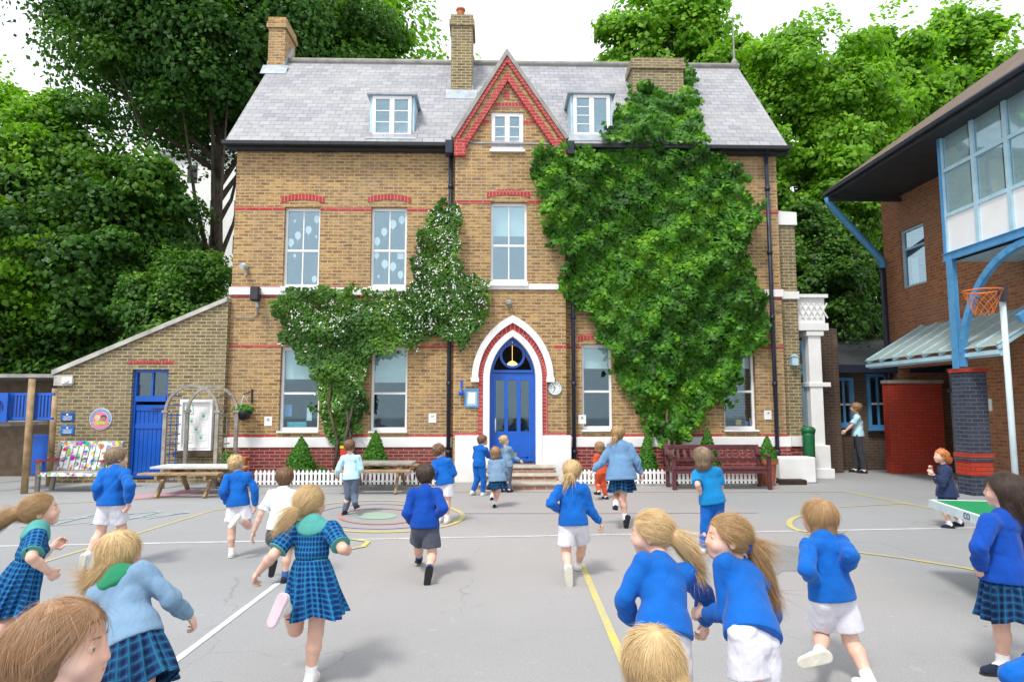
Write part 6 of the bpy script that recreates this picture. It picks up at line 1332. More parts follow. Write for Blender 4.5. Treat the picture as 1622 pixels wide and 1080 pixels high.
    B.cone(P['pel'], P['pel']+sp*.10*h, .062*h, .055*h, .02, (fr, 1.35)); B.cone(P['pel']+sp*.10*h, P['neck']-sp*.05*h, .055*h, .072*h, .02, (fr, 1.45)); B.cone(P['lsh']+lat*.01, P['rsh']-lat*.01, .030*h, .030*h, .03)
    B.cone(P['neck']-sp*.02*h, hp(0, -.10, -.25), .036*h, .029*h, .025)
    for q in 'lr':
        B.cone(P[q+'sh'], P[q+'el'], .031*h, .024*h, .02); B.cone(P[q+'el'], P[q+'el']+(P[q+'wr']-P[q+'el'])*.35, .024*h, .0245*h, .01); B.cone(P[q+'el']+(P[q+'wr']-P[q+'el'])*.35, P[q+'wr'], .0245*h, .0165*h, .01)
        B.cone(P[q+'hp'], P[q+'kn'], .047*h, .035*h, .02); kn, an = P[q+'kn'], P[q+'an']; calf = kn+(an-kn)*.32; back = -unit(ft[q][0]-unit(an-kn)*(ft[q][0]@unit(an-kn)))
        B.cone(kn, calf+back*.006*h, .034*h, .035*h, .015); B.cone(calf+back*.006*h, an, .034*h, .020*h, .015); f_, dn = ft[q]; B.cone(an+dn*.015*h, an+f_*.085*h+dn*.03*h, .022*h, .013*h, .01)
        # hand with four fingers and a thumb
        w_ = P[q+'wr']; d = unit(w_-P[q+'el']); sgn = -1 if q == 'l' else 1; n_ = -lat*sgn; n_ = n_-d*(n_@d); n_ = unit(n_) if np.linalg.norm(n_) > .3 else unit(np.cross(d, V3(0, 1, 0))); s_ = np.cross(d, n_); s_ = s_ if s_@fd > 0 else -s_; 
        cu = fist[0 if q == 'l' else 1]; kk = .004; B.cone(w_, w_+d*.040*h, .0155*h, .0185*h, .008, (n_, 1.5))
        for i in range(4):
            b0 = w_+d*(.050-.003*abs(i-1.2))*h+s_*(1.5-i)*.0115*h; an_ = 0; p0 = b0-d*.012*h; L = (.030, .034, .031, .025)[i]*h
            for j in range(3):
                an_ += cu*(1.25 if j else .75)+.08*(j > 0); dd = d*math.cos(an_)+n_*math.sin(an_); p1 = p0+dd*L*(1., .62, .5)[j]+(d*.012*h if j == 0 else 0); B.cone(p0, p1, (.0066-.0006*j)*h, (.0062-.0006*j)*h, kk if j else .008); p0 = p1
        t0 = w_+d*.014*h+s_*.014*h; t1 = t0+unit(d*.8+s_*.7+n_*.35*cu)*.030*h; t2 = t1+unit(d*.9+n_*(.3+.5*cu)-s_*.2*cu)*.024*h; B.cone(t0, t1, .0088*h, .0074*h, .006); B.cone(t1, t2, .0074*h, .006*h, kk)
    B.ell(hp(0, -.07, .10), (.385*H, .465*H, .40*H), FRM, .01); B.ell(hp(0, .10, -.17), (.30*H, .345*H, .31*H), FRM, .03); B.ell(hp(0, .28, -.40), (.13*H, .12*H, .09*H), FRM, .03)
    for s in (-1, 1): B.ell(hp(.17*s, .27, -.16), (.13*H, .13*H, .13*H), FRM, .02); B.ell(hp(.375*s, -.05, -.08), (.035*H, .095*H, .14*H), FRM, .004); B.ell(hp(.155*s, .44, .015), (.075*H, .055*H, .04*H), FRM, .012, 's')
    B.cone(hp(0, .39, .05), hp(0, .452, -.115), .030*H, .050*H, .016); B.cone(hp(-.04, .44, -.13), hp(.04, .44, -.13), .03*H, .03*H, .008)
    B.cone(hp(-.07, .395, -.255), hp(.07, .395, -.255), .032*H, .032*H, .008); B.cone(hp(-.06, .385, -.305), hp(.06, .385, -.305), .035*H, .035*H, .008)
    V, Q = B.mesh(1); body = mk('person', V, Q, M['skin'], None, org); body.name = 'person'; body.location = Vector(org); tag(body, label, 'child' if h < 1.5 else 'person', group or 'children running in the playground')
    O3 = org
    def part(nm, V, Q, mt, attrs=None, lab=None):
        o = mk(nm, V, Q, mt, body, O3, attrs)
        if lab: o['label'] = lab
        return o
    for s in (-1, 1):
        for nm, cc_, r_, mt in (('eye', hp(.155*s, .318, .02), .062*H, 'eyewhite'),):
            m = MB(); m.lathe([(r_*math.sin(math.pi*i/8), -r_*math.cos(math.pi*i/8)) for i in range(1, 8)], (0, 0, 0), 12); vv = np.array(m.v)+cc_
            eo = MB(); eo.v = [tuple(x-0) for x in vv]; eo.f = m.f; e_ = eo.build(nm, M[mt], None, smooth=True, fixn=False); e_.parent = body; e_.location = -Vector(O3)
            io = MB(); ic = cc_+hf*r_*.42; m2 = MB(); m2.lathe([(r_*.66*math.sin(math.pi*i/6), -r_*.66*math.cos(math.pi*i/6)) for i in range(1, 6)], (0, 0, 0), 10); io.v = [tuple(np.array(x)+ic) for x in m2.v]; io.f = m2.f; i_ = io.build('iris', M['iris'], None, smooth=True, fixn=False); i_.parent = e_
    L_ = Field(hp(0, .3, .1)-.1, hp(0, .3, .1)+.1, min(vx, .004)*.6)
    for s in (-1, 1): L_.cone(hp(.10*s, .378, .055), hp(.20*s, .335, .052), .010*H, .009*H, .003); L_.cone(hp(.20*s, .335, .052), hp(.235*s, .305, .035), .009*H, .006*H, .003); L_.cone(hp(.07*s, .405, .135), hp(.22*s, .35, .145), .011*H, .007*H, .003)
    V, Q = L_.mesh(0); part('brows_and_lashes', V, Q, M['brow'])
    if Y < 4.7:
        E_ = []; EQ = []; nb = 0
        for s in (-1, 1):
            ec = hp(.155*s, .318, .02); er = .062*H; K = Field(ec-.03, ec+.03, .0016); gx, gy, gz = np.meshgrid(*K.ax, indexing='ij'); D = np.stack([gx-ec[0], gy-ec[1], gz-ec[2]], -1); rr = np.linalg.norm(D, axis=-1); u_, v_, w_ = (D@hs)/er, (D@hu)/er, (D@hf)/er
            sh_ = np.abs(rr-er*1.07)-.0016; slit = np.sqrt((u_/.80)**2+((v_+.02)/(.36))**2)-1; K.F = np.maximum(np.maximum(sh_, -(slit*er*.36)), -(w_+.1)*er).astype(np.float32)
            V, Q = K.mesh(1)
            if len(V): E_.append(V); EQ.append(Q+nb); nb += len(V)
        if E_: part('eyelids', np.concatenate(E_), np.concatenate(EQ), M['skin'])
    L_ = Field(hp(0, .4, -.28)-.1, hp(0, .4, -.28)+.1, min(vx, .004)*.6); 
    L_.cone(hp(-.085, .405, -.262), hp(.085, .405, -.262), .018*H, .018*H, .004); L_.cone(hp(-.03, .425, -.262), hp(.03, .425, -.262), .022*H, .022*H, .004); L_.cone(hp(-.06, .405, -.30), hp(.06, .405, -.30), .022*H, .022*H, .004); V, Q = L_.mesh(0); part('lips', V, Q, M['lip'])
    # ---------------- clothes
    tk, tc = top; bones = [(P['pel']-sp*.02*h, P['neck'], .10*h)]+[(P[q+'sh'], P[q+'el'], .042*h) for q in 'lr']+[(P[q+'el'], P[q+'wr'], .036*h) for q in 'lr']
    def guv(V):
        best = np.full(len(V), 9.); out = np.zeros((len(V), 3))
        for a_, b_, r_ in bones:
            d = unit(b_-a_); L = np.linalg.norm(b_-a_); w_ = V-a_; t = w_@d; tc_ = np.clip(t, 0, L); dist = np.linalg.norm(w_-tc_[:, None]*d, axis=1)-r_; e1 = unit(np.cross(d, fr)) if abs(d@fr) < .95 else unit(np.cross(d, lat)); e2 = np.cross(d, e1)
            ang = np.arctan2(w_@e2, w_@e1); k = dist < best; best[k] = dist[k]; out[k, 0] = ang[k]*r_; out[k, 1] = t[k]
        return out
    C = Field(lo, hi, vx); lk = tk in ('sweat', 'cardigan', 'coat'); ex = (1.0 if tk != 'coat' else 1.22)*topx; hem = {'sweat': .0, 'cardigan': .0, 'coat': -.035, 'tee': -.01, 'dress': .10}[tk]*h
    hb = P['pel']+sp*hem; dcut = (hb-sp*.012, -sp); bones = [(P['pel']-sp*.02*h, P['neck'], .10*h)]+bones[1:]
    C.cone(hb, P['pel']+sp*.13*h, ((.106 if bottom[0] != 'skirt' else .114) if tk != 'dress' else .066)*h*ex, (.087 if tk != 'dress' else .078)*h*ex, .02, (fr, 1.22), cuts=[dcut]); C.cone(P['pel']+sp*.13*h, P['neck']-sp*.055*h, (.084 if tk != 'dress' else .078)*h*ex, .084*h*ex, .025, (fr, 1.45)); C.cone(P['lsh']+lat*.005, P['rsh']-lat*.005, .040*h, .040*h, .035)
    C.cone(P['neck']-sp*.03*h, P['neck']+sp*.004*h+fr*.004, .050*h, .043*h, .03)
    if tk == 'sweat': C.cone(hb-sp*.001, hb+sp*.02*h, .098*h*ex, .102*h*ex, .004, (fr, 1.22), cuts=[dcut]); C.cone(P['neck']-sp*.01*h, P['neck']+unit(P['head']-P['neck'])*.030*h, .040*h, .036*h, .006, cuts=[(P['neck']+unit(P['head']-P['neck'])*.036*h, P['head']-P['neck'])])
    for q in 'lr':
        sh, el, wr = P[q+'sh'], P[q+'el'], P[q+'wr']
        if lk:
            C.cone(sh, el, .0435*h*ex**.5, .0385*h*ex**.5, .02); C.cone(el, el+(wr-el)*.55, .0385*h*ex**.5, .036*h*ex**.5, .012); cp = el+(wr-el)*.93; C.cone(el+(wr-el)*.5, el+(wr-el)*.86, .036*h, .031*h, .01); C.cone(el+(wr-el)*.82, cp, .026*h, .0245*h, .006, cuts=[(cp, wr-el)])
        else:
            e_ = sh+(el-sh)*.80; C.cone(sh, e_, .043*h, .045*h, .025, cuts=[(e_, el-sh)])
    fa_ = 1.25 if tk == 'coat' else .5 if tk == 'dress' else 1; C.folds(.012*fa_, 17, seed, stretch=sp+lat*.5); C.folds(.0075*fa_, 30, seed+9, stretch=sp-lat*.8); 
    if tk != 'dress': rb_ = (.110 if bottom[0] != 'skirt' else .118)*h*ex; C.cone(hb-sp*.002*h, hb+sp*.022*h, rb_, rb_*.97, .012, (fr, 1.2), cuts=[(hb-sp*.016*h, -sp)])
    V, Q = C.mesh(1); part({'sweat': 'sweatshirt', 'tee': 'shirt', 'cardigan': 'cardigan', 'coat': 'jacket', 'dress': 'dress_bodice'}[tk], V, Q, cm(tc), {'guv': ('FLOAT_VECTOR', guv(V))})
    if collar:
        K = Field(P['neck']-.16, P['neck']+.16, vx); cn = P['neck']+sp*.006*h
        K.cone(P['lsh']+lat*.005, P['rsh']-lat*.005, .045*h, .045*h, .035); K.cone(P['neck']-sp*.12*h, P['neck']-sp*.055*h, .082*h, .0905*h if tk != 'dress' else .0905*h, .025, (fr, 1.42)); K.cone(P['neck']-sp*.03*h, P['neck']+sp*.004*h+fr*.004, .054*h, .047*h, .03)
        gx, gy, gz = np.meshgrid(*K.ax, indexing='ij'); cs = P['neck']+sp*.01*h; K.F = np.maximum(K.F, np.sqrt((gx-cs[0])**2+(gy-cs[1])**2+(gz-cs[2])**2)-.082*h).astype(np.float32); V, Q = K.mesh(1); part('collar', V, Q, cm(collar))
    bk_, bc = bottom
    if bk_ in ('shorts', 'trousers'):
        S = Field(lo, hi, vx); wst = P['pel']+sp*.055*h; wst = hb+sp*.03*h; S.cone(P['pel']-sp*.015*h, wst, .080*h, .072*h, .02, (fr, 1.25), cuts=[(wst, sp)])
        for q in 'lr':
            hp_2, kn, an = P[q+'hp'], P[q+'kn'], P[q+'an']; d = unit(kn-hp_2)
            if bk_ == 'shorts': e_ = hp_2+d*.145*h; S.cone(hp_2-sp*.008*h, e_+d*.02, .059*h, .071*h, .005, cuts=[(e_, d), (hb+sp*.02*h, sp)])
            else: S.cone(hp_2-sp*.005*h, kn, .062*h, .048*h, .02, cuts=[(hb+sp*.02*h, sp)]); e_ = kn+(an-kn)*.95; S.cone(kn, e_, .048*h, .037*h, .02, cuts=[(e_, an-kn)])
        S.folds(.009, 20, seed+5, stretch=sp); S.folds(.003, 42, seed+6, stretch=sp); V, Q = S.mesh(1); part(bk_, V, Q, cm(bc))
    else:
        sk = dict(len=.26, r0=(.080 if tk == 'dress' else .094), r1=.15, sway=(0, 0), pl=15); sk.update(skirt or {}); w0 = P['pel']+sp*(.105 if tk == 'dress' else .035)*h; dn_ = unit(-sp*.45+V3(0, 0, -1)); he = w0+dn_*sk['len']*h+lat*sk['sway'][0]*h+fr*sk['sway'][1]*h
        na, nr = 140, 26; VV = []; GV = []
        for layer in (0, 1):
            for j in range(nr):
                t = j/(nr-1); cc_ = w0+(he-w0)*t+lat*0; rr_ = sk['r0']+(sk['r1']-sk['r0'])*t**.75; 
                for i in range(na):
                    th = 2*math.pi*i/na; wv = t**.8*.016*h*math.sin(th*sk['pl']+1.4*math.sin(3*th+seed)+t*1.5)+t*.012*h*math.sin(th*5+seed*2.1+t*3); r2 = rr_*h*(1+.06*math.sin(2*th+seed)*t)+wv-layer*.005
                    VV.append(cc_+lat*math.cos(th)*r2+fr*math.sin(th)*(r2*.80)+V3(0, 0, 1)*t*.012*h*math.sin(th*4+seed)); GV.append((th*(sk['r0']+sk['r1'])*.5*h, t*sk['len']*h, 0))
        VV = np.array(VV); Qs = []
        for layer in (0, 1):
            b0 = layer*na*nr
            for j in range(nr-1):
                for i in range(na): q_ = (b0+j*na+i, b0+j*na+(i+1) % na, b0+(j+1)*na+(i+1) % na, b0+(j+1)*na+i); Qs.append(q_ if layer else q_[::-1])
        for i in range(na): a_ = (nr-1)*na; Qs.append((a_+i, a_+(i+1) % na, a_+na*nr+(i+1) % na, a_+na*nr+i))
        # u from arc length so the check keeps its size; the seam is at the front
        GV = np.array(GV); GV[:, 0] = np.repeat(1, 1)*GV[:, 0]; part('skirt', VV, np.array(Qs), cm(bc), {'guv': ('FLOAT_VECTOR', GV)})
        if tk == 'dress':
            W = Field(w0-.2, w0+.2, vx); W.cone(w0-sp*.004, w0+sp*.006, .076*h, .075*h, .003, (fr, 1.3), cuts=[(w0-sp*.008, -sp), (w0+sp*.008, sp)]); V, Q = W.mesh(1); part('waist_band', V, Q, cm('mint'))
            for q in 'lr': sh, el = P[q+'sh'], P[q+'el']; e_ = sh+(el-sh)*.80; d = unit(el-sh); W = Field(e_-.09, e_+.09, vx*.8); W.cone(e_-d*.004, e_+d*.004, .047*h, .047*h, .003, cuts=[(e_-d*.006, -d), (e_+d*.003, d)]); V, Q = W.mesh(1); part('sleeve_trim', V, Q, cm('mint'))
    # socks and shoes
    for q in 'lr':
        f_, dn = ft[q]; an = P[q+'an']; kn = P[q+'kn']; up = unit(kn-an); S = Field(an-.2, an+.2, min(vx, .0055)); tp = an+up*sockh*h; S.cone(an+dn*.01*h, tp, .027*h, .0275*h, .008, cuts=[(tp, up)]); S.cone(an, an+f_*.05*h+dn*.015*h, .026*h, .018*h, .01); S.folds(.001, 60, seed); V, Q = S.mesh(1); part('sock', V, Q, cm(sock))
        S = Field(an-.24, an+.24, min(vx, .0055)); s_ = np.cross(f_, dn); hl = an-f_*.022*h+dn*.022*h; tb = an+f_*.078*h+dn*.026*h
        cut = (an+dn*.034*h, dn); S.cone(hl, an+f_*.03*h+dn*.018*h, .027*h, .027*h, .01, (s_, 1.1), cuts=[cut, (an-up*-.006*h, up)] if False else [cut]); S.cone(an+f_*.02*h+dn*.018*h, tb, .0275*h, .021*h, .012, (s_, .92), cuts=[cut]); S.folds(.0008, 50, seed+q.count('r')); V, Q = S.mesh(1); so = part('shoe', V, Q, cm(shoe))
        S = Field(an-.24, an+.24, min(vx, .005)); cu2 = (an+dn*.046*h, dn); cu1 = (an+dn*.0345*h, -dn); S.cone(hl+dn*.012*h, tb+dn*.010*h, .0295*h, .0255*h, .004, (s_, 1.02), cuts=[cu2, cu1]); V, Q = S.mesh(0); oo = mk('sole', V, Q, cm(sole or ('sole' if shoe == 'shoewhite' else 'shoeblack')), so, O3)
    # ---------------- hair: a shaped mass plus many combed strands
    st, hc = hair; r1 = H; lo2 = hp(0, 0, 0)-.30; hi2 = hp(0, 0, 0)+.30; pts = None
    if hair_to: pts = [hp(*hair_to[0])]; 
    chain = []
    if hair_to:
        prev = c.copy()
        for it in hair_to:
            if len(it) == 3: p_ = hp(*it)
            chain.append(p_)
        ca = np.array(chain); lo2 = np.minimum(lo2, ca.min(0)-.1); hi2 = np.maximum(hi2, ca.max(0)+.1)
    Hh = Field(lo2, hi2, max(min(vx, .006), .0045)); top_ = 1.06
    facecut = [(hp(0, .17, .12), hf*.86-hu*.42)]
    low = {'short': -.30, 'bob': -.52, 'long': -.45, 'pony': -.34, 'curly': -.36}[st]
    Hh.ell(hp(0, -.09, .10), (.44*H, .51*H, .455*H), FRM, .01, cuts=[(hp(0, .235, .16), unit(hf*.9-hu*.55)), (hp(0, 0, low), -hu)])
    if st in ('short', 'curly', 'pony'): Hh.cone(hp(0, -.2, -.02), hp(0, -.27, low+.12), .34*H, .26*H, .02, cuts=[(hp(0, .04, 0), hf), (hp(0, 0, low), -hu-hf*.1)])
    if st in ('bob', 'long'):
        for s in (-1, 1): Hh.cone(hp(.2*s, -.14, .0), hp(.23*s, -.16, low+.05), .25*H, .21*H, .03, cuts=[(hp(0, .12, 0), hf), (hp(0, 0, low), -hu)])
        Hh.cone(hp(0, -.25, .0), hp(0, -.30, low+.05), .28*H, .26*H, .03, cuts=[(hp(0, 0, low), -hu)])
    if st == 'pony' and False: pass
    if chain:
        rr = [.11, .20, .19, .14, .06] if st == 'pony' else [.40, .36, .28, .2, .1]
        rr = np.interp(np.linspace(0, 1, len(chain)), np.linspace(0, 1, 5), rr)
        for i in range(len(chain)-1): Hh.cone(chain[i], chain[i+1], rr[i]*H, rr[i+1]*H, .015)
    if st == 'curly': Hh.folds(.0115, 95, seed+3)
    else: Hh.folds(.0028, 70, seed+3, stretch=hu)
    V, Q = Hh.mesh(1)
    me_n = np.zeros_like(V); fa = V[Q]; nn = np.cross(fa[:, 2]-fa[:, 0], fa[:, 3]-fa[:, 1]); 
    for i in range(4):
        for d in range(3): me_n[:, d] += np.bincount(Q[:, i], nn[:, d], len(V))
    me_n /= np.linalg.norm(me_n, axis=1)[:, None]+1e-9
    # combing direction
    tie_p = chain[0] if (chain and st == 'pony') else None; crown = hp(0, -.30, .45)
    ns = int((5200 if Y < 4.6 else 1500 if Y < 8 else 380)*dens); ids = rg.integers(0, len(V), ns); p = V[ids]; n_ = me_n[ids]
    if tie_p is not None: fl = tie_p-p
    else: fl = (p-crown); fl = fl/(np.linalg.norm(fl, axis=1)[:, None]+1e-6)-hu*.9-np.where(((p-c)@hf)[:, None] > 0, (.5 if st == 'short' else 1.0 if st == 'bob' else 2.6), .5)*hf*.6
    rc_ = np.full(ns, .5*H); L = rg.uniform(.25, .6, ns)*H*(1.0 if st not in ('short', 'curly') else .55)
    if chain:
        ca = np.array(chain); dd = np.linalg.norm(p[:, None]-ca[None], axis=2); j = dd.argmin(1); seg_ = np.array([ca[min(i+1, len(ca)-1)]-ca[max(i-1, 0)] for i in range(len(ca))]); far = np.linalg.norm(p-hp(0, -.05, .08), axis=1) > .56*H
        fl[far] = seg_[j[far]]; rc_[far] = 4; L[far] *= 1.7
    if st == 'curly': fl = fl+rg.normal(0, 1.2, fl.shape)*np.linalg.norm(fl, axis=1)[:, None]; L *= .8; rc_[:] = .12*H
    fl = fl+rg.normal(0, .085, fl.shape)*np.linalg.norm(fl, axis=1)[:, None]; fl -= n_*(fl*n_).sum(1)[:, None]; fl /= np.linalg.norm(fl, axis=1)[:, None]+1e-9
    K = 7; wd = (.0009 if Y < 2.2 else .0012 if Y < 4.6 else .0036 if Y < 8 else .006)*(1.3 if st == 'curly' else 1); sd = np.cross(fl, n_); ts = np.linspace(0, 1, K); lift = rg.uniform(.0005, .004, ns)+(rg.uniform(0, 1, ns) > .93)*rg.uniform(.004, .02, ns); wob = rg.normal(0, .05, ns)*L; SV = []
    for k_, t in enumerate(ts):
        x = t*L; cpos = p+fl*x[:, None]+n_*(lift*(.3+t)-x*x/(2*rc_)*.9)[:, None]+sd*(wob*np.sin(t*3.))[:, None]; ww = wd*(1-t**2.5)*.5*(.35+min(1, t*5)*.65)
        SV += [cpos-sd*ww, cpos+n_*ww*.9, cpos+sd*ww]
    SV = np.stack(SV, 1).reshape(-1, 3); base_ = np.arange(ns)[:, None]*(K*3); Fq = []
    for k_ in range(K-1):
        for e in (0, 1): Fq.append(base_+np.array([k_*3+e, k_*3+e+1, (k_+1)*3+e+1, (k_+1)*3+e]))
    Fq = np.stack(Fq, 1).reshape(-1, 4); zrel = (V-c)@hu/H
    vb = np.clip(.42+.16*vnoise(np.stack([(V-c)@hs, (V-c)@hf], 1), 90, seed)+.18*zrel, 0, 1); sv = np.clip(rg.normal(.5, .2, ns)+.15*((p-c)@hu/H), 0, 1)
    VV = np.concatenate([V, SV]); QQ = np.concatenate([Q, Fq+len(V)]); part('hair', VV, QQ, hairm(hc), {'v': ('FLOAT', np.concatenate([vb, np.repeat(sv, K*3)]))})
    if tie:
        kp = chain[0] if chain else hp(0, -.5, 0); T = Field(kp-.08, kp+.08, .0045)
        if tie[1] == 'band': ax_ = unit(chain[1]-chain[0]); e1 = unit(np.cross(ax_, hs+.01)); e2 = np.cross(ax_, e1); 
        else: ax_ = hf; e1, e2 = hs, hu
        rr_ = (.115 if tie[1] == 'band' else .18)*H; n8 = 10; ring = [kp+(e1*math.cos(2*math.pi*i/n8)+e2*math.sin(2*math.pi*i/n8))*rr_ for i in range(n8+1)]
        for a_, b_ in zip(ring[:-1], ring[1:]): T.cone(a_, b_, (.035 if tie[1] == 'band' else .075)*H, (.035 if tie[1] == 'band' else .075)*H, .006)
        if tie[1] != 'band': T.folds(.004, 120, seed)
        V, Q = T.mesh(1); part('hair_band', V, Q, cm(tie[0]))
    return body
# ================================================================ THE CHILDREN
pony = lambda *p: list(p)
person('a', 'girl in blue checked dress at the left edge, sandy ponytail streaming out behind her', 3.9, 1.14, 55,
    dict(pel=(36, 922), neck=(60, 838, .15), head=(68, 806, .1), rel=(47, 882, -.15), rwr=(78, 901, .2), lel=(66, 878, .3), lwr=(86, 866, .3), rkn=(60, 1000, .15), ran=(55, 1068, -.1), lkn=(8, 985, -.1), lan=(-30, 1030, -.3)),
    ('dress', 'gingham'), ('skirt', 'gingham'), ('pony', 'darkblonde'), 'shoewhite', head=(60, 5), collar='mint', seed=1, hair_to=[(0, -.50, .02), (-.1, -.72, .0), (-.2, -1.0, -.15), (-.3, -1.3, -.45), (-.3, -1.5, -.8)], tie=('cyan', 'band'), skirt=dict(len=.25, r1=.145, sway=(0, -.06)))
person('b', 'girl with long brown hair at the bottom left corner, head and shoulder in profile', 1.52, 1.2, 70,
    dict(pel=(50, 1380), neck=(84, 1140, .02), head=(104, 1024, .02), rel=(60, 1270, -.2), rwr=(120, 1330, .2), lel=(110, 1250, .2), lwr=(150, 1290, .2), rkn=(80, 1540), ran=(60, 1690), lkn=(40, 1540), lan=(0, 1690)),
    ('cardigan', 'greyblue'), ('skirt', 'tartan'), ('long', 'auburn'), 'shoewhite', head=(84, -3), ground='legs', seed=2, hair_to=[(0, -.32, -.02), (-.05, -.55, -.25), (-.1, -.85, -.5), (-.12, -1.15, -.72), (-.1, -1.5, -.95)], dens=1.6)
person('c', 'fair haired girl in grey blue cardigan and tartan skirt, right arm flung out', 3.0, 1.12, 10,
    dict(pel=(208, 1012), neck=(192, 912, .1), head=(194, 872, .15), lel=(150, 962, .1), lwr=(170, 985, .6), rel=(270, 948, .05), rwr=(298, 972, .1), lkn=(185, 1085, .4), lan=(180, 1150, -.2), rkn=(222, 1090), ran=(225, 1160)),
    ('cardigan', 'greyblue'), ('skirt', 'tartan'), ('bob', 'blonde'), 'shoewhite', head=(25, 0), collar='green', ground='legs', seed=3, fist=(.7, .55), skirt=dict(len=.25, r1=.165, sway=(.05, -.05)), hair_to=[(0, -.25, -.2), (-.1, -.36, -.38), (-.25, -.46, -.48)])
person('d', 'boy in blue sweatshirt and white shorts running towards the painted bench', 6.75, 1.26, 14,
    dict(pel=(176, 797), neck=(182, 745, .1), head=(187, 724, .1), lel=(152, 772, -.1), lwr=(156, 792, .6), rel=(206, 770, -.1), rwr=(203, 797, .25), lkn=(160, 842), lan=(137, 883, -.35), rkn=(194, 836, .35), ran=(180, 862, .1)),
    hair=('short', 'mousy'), head=(40, 0), seed=4, toes={'l': (131, 905, .25)})
person('e', 'fair curly boy in blue sweatshirt and white shorts, one sole kicked up', 7.3, 1.12, 0,
    dict(pel=(377, 798), neck=(377, 751, .08), head=(375, 734, .1), lel=(353, 778, -.2), lwr=(358, 797, .6), rel=(403, 776, -.1), rwr=(404, 800, .1), lkn=(367, 842), lan=(367, 868), rkn=(393, 832, .1), ran=(376, 823, -.72)),
    hair=('curly', 'blonde'), head=(10, 0), seed=5, toes={'r': (364, 842, -.2)})
person('f', 'brown haired boy in white T shirt half hidden behind the girl in the checked dress', 6.4, 1.14, 0,
    dict(pel=(444, 833), neck=(449, 778, .1), head=(452, 756, .1), lel=(413, 814, -.1), lwr=(402, 842, .1), rel=(472, 815), rwr=(470, 835, .4), lkn=(434, 866, .1), lan=(431, 893, -.5), rkn=(455, 870), ran=(452, 905)),
    ('tee', 'whitetee'), ('shorts', 'grey'), ('short', 'brown'), 'shoenavy', sock='sockblue', seed=6, toes={'l': (428, 915, -.1)}, fist=(.3, .6))
person('g', 'girl in blue checked dress with fair ponytail running away, centre left', 3.95, 1.22, 3,
    dict(pel=(492, 922), neck=(496, 830, .08), head=(493, 796, .1), lel=(434, 878, -.15), lwr=(413, 902, .35), rel=(542, 870, -.4), rwr=(552, 864, .9), rkn=(500, 1002), ran=(493, 1062), lkn=(468, 995, .15), lan=(452, 955, -.72)),
    ('dress', 'gingham'), ('skirt', 'gingham'), ('pony', 'blonde'), 'shoewhite', head=(22, 2), collar='mint', seed=7, toes={'l': (436, 992, -.15)}, sole='solepink', skirt=dict(len=.25, r1=.132, sway=(.035, -.02)), hair_to=[(-.05, -.50, -.12), (-.12, -.66, -.2), (-.25, -.72, -.42), (-.32, -.62, -.68), (-.28, -.55, -.85)], tie=('cyan', 'band'), fist=(.6, .5))
person('h', 'boy in pale blue shirt and grey trousers running by the picnic table and fence', 9.9, 1.14, 5,
    dict(pel=(556, 757), neck=(555, 722, .05), head=(554, 708), lel=(538, 740), lwr=(533, 751, .3), rel=(571, 741), rwr=(567, 750, .5), lkn=(552, 785), lan=(546, 809), rkn=(561, 784, .1), ran=(562, 800, -.5)),
    ('cardigan', 'paleblue'), ('trousers', 'greytr'), ('short', 'brown'), 'shoeblack', sock='navy', seed=8)
person('i', 'curly brown haired child in blue sweatshirt and white shorts behind the dark haired boy', 9.1, 1.16, 20,
    dict(pel=(705, 765), neck=(700, 729, .1), head=(696, 714, .1), lel=(686, 749, -.1), lwr=(692, 758, .5), rel=(719, 749), rwr=(712, 758, .5), lkn=(698, 795), lan=(696, 820), rkn=(709, 795), ran=(708, 818)),
    hair=('curly', 'brown'), head=(40, 0), seed=9)
person('j', 'dark haired boy in royal blue sweatshirt and grey shorts running in the centre', 5.95, 1.17, 0,
    dict(pel=(673, 832), neck=(674, 776, .1), head=(674, 752, .1), lel=(645, 812, -.2), lwr=(655, 830, .6), rel=(701, 806, -.15), rwr=(692, 816, .6), lkn=(663, 868, .15), lan=(663, 886, .05), rkn=(684, 866), ran=(680, 903, -.3)),
    ('sweat', 'navyblue'), ('shorts', 'grey'), ('short', 'dark'), 'shoenavy', sock='sockblue', seed=10, toes={'r': (675, 932, .1)})
person('k', 'child in blue tracksuit standing nearest the left side of the door steps', 12.0, 1.14, 30,
    dict(pel=(759, 737), neck=(762, 708), head=(765, 697, .1), lel=(752, 724), lwr=(757, 734, .5), rel=(773, 722, .1), rwr=(779, 718, .4), lkn=(756, 759), lan=(749, 778), rkn=(766, 760), ran=(765, 780)),
    ('sweat', 'royal'), ('trousers', 'royal'), ('short', 'brown'), seed=11, head=(60, 0))
person('l', 'small girl in pale blue coat and dark tartan skirt in front of the door steps', 11.1, 1.07, 5,
    dict(pel=(788, 756), neck=(787, 728, .1), head=(785, 715, .1), lel=(776, 744), lwr=(781, 753, .5), rel=(800, 744), rwr=(804, 751, .2), lkn=(781, 777, .1), lan=(779, 786, -.6), rkn=(788, 778), ran=(784, 797)),
    ('coat', 'greyblue'), ('skirt', 'tartan'), ('bob', 'auburn'), 'shoenavy', seed=12, skirt=dict(len=.2, r1=.15))
person('m', 'fair curly child in grey blue jumper reaching along the door steps', 13.15, 1.12, 50,
    dict(pel=(804, 738), neck=(802, 709, .05), head=(799, 697), lel=(800, 728), lwr=(806, 736, .4), rel=(812, 722, .1), rwr=(823, 729), lkn=(800, 757), lan=(798, 772), rkn=(806, 757), ran=(806, 772)),
    ('cardigan', 'greyblue'), ('trousers', 'greytr'), ('curly', 'blonde'), 'shoenavy', seed=13, head=(80, 0))
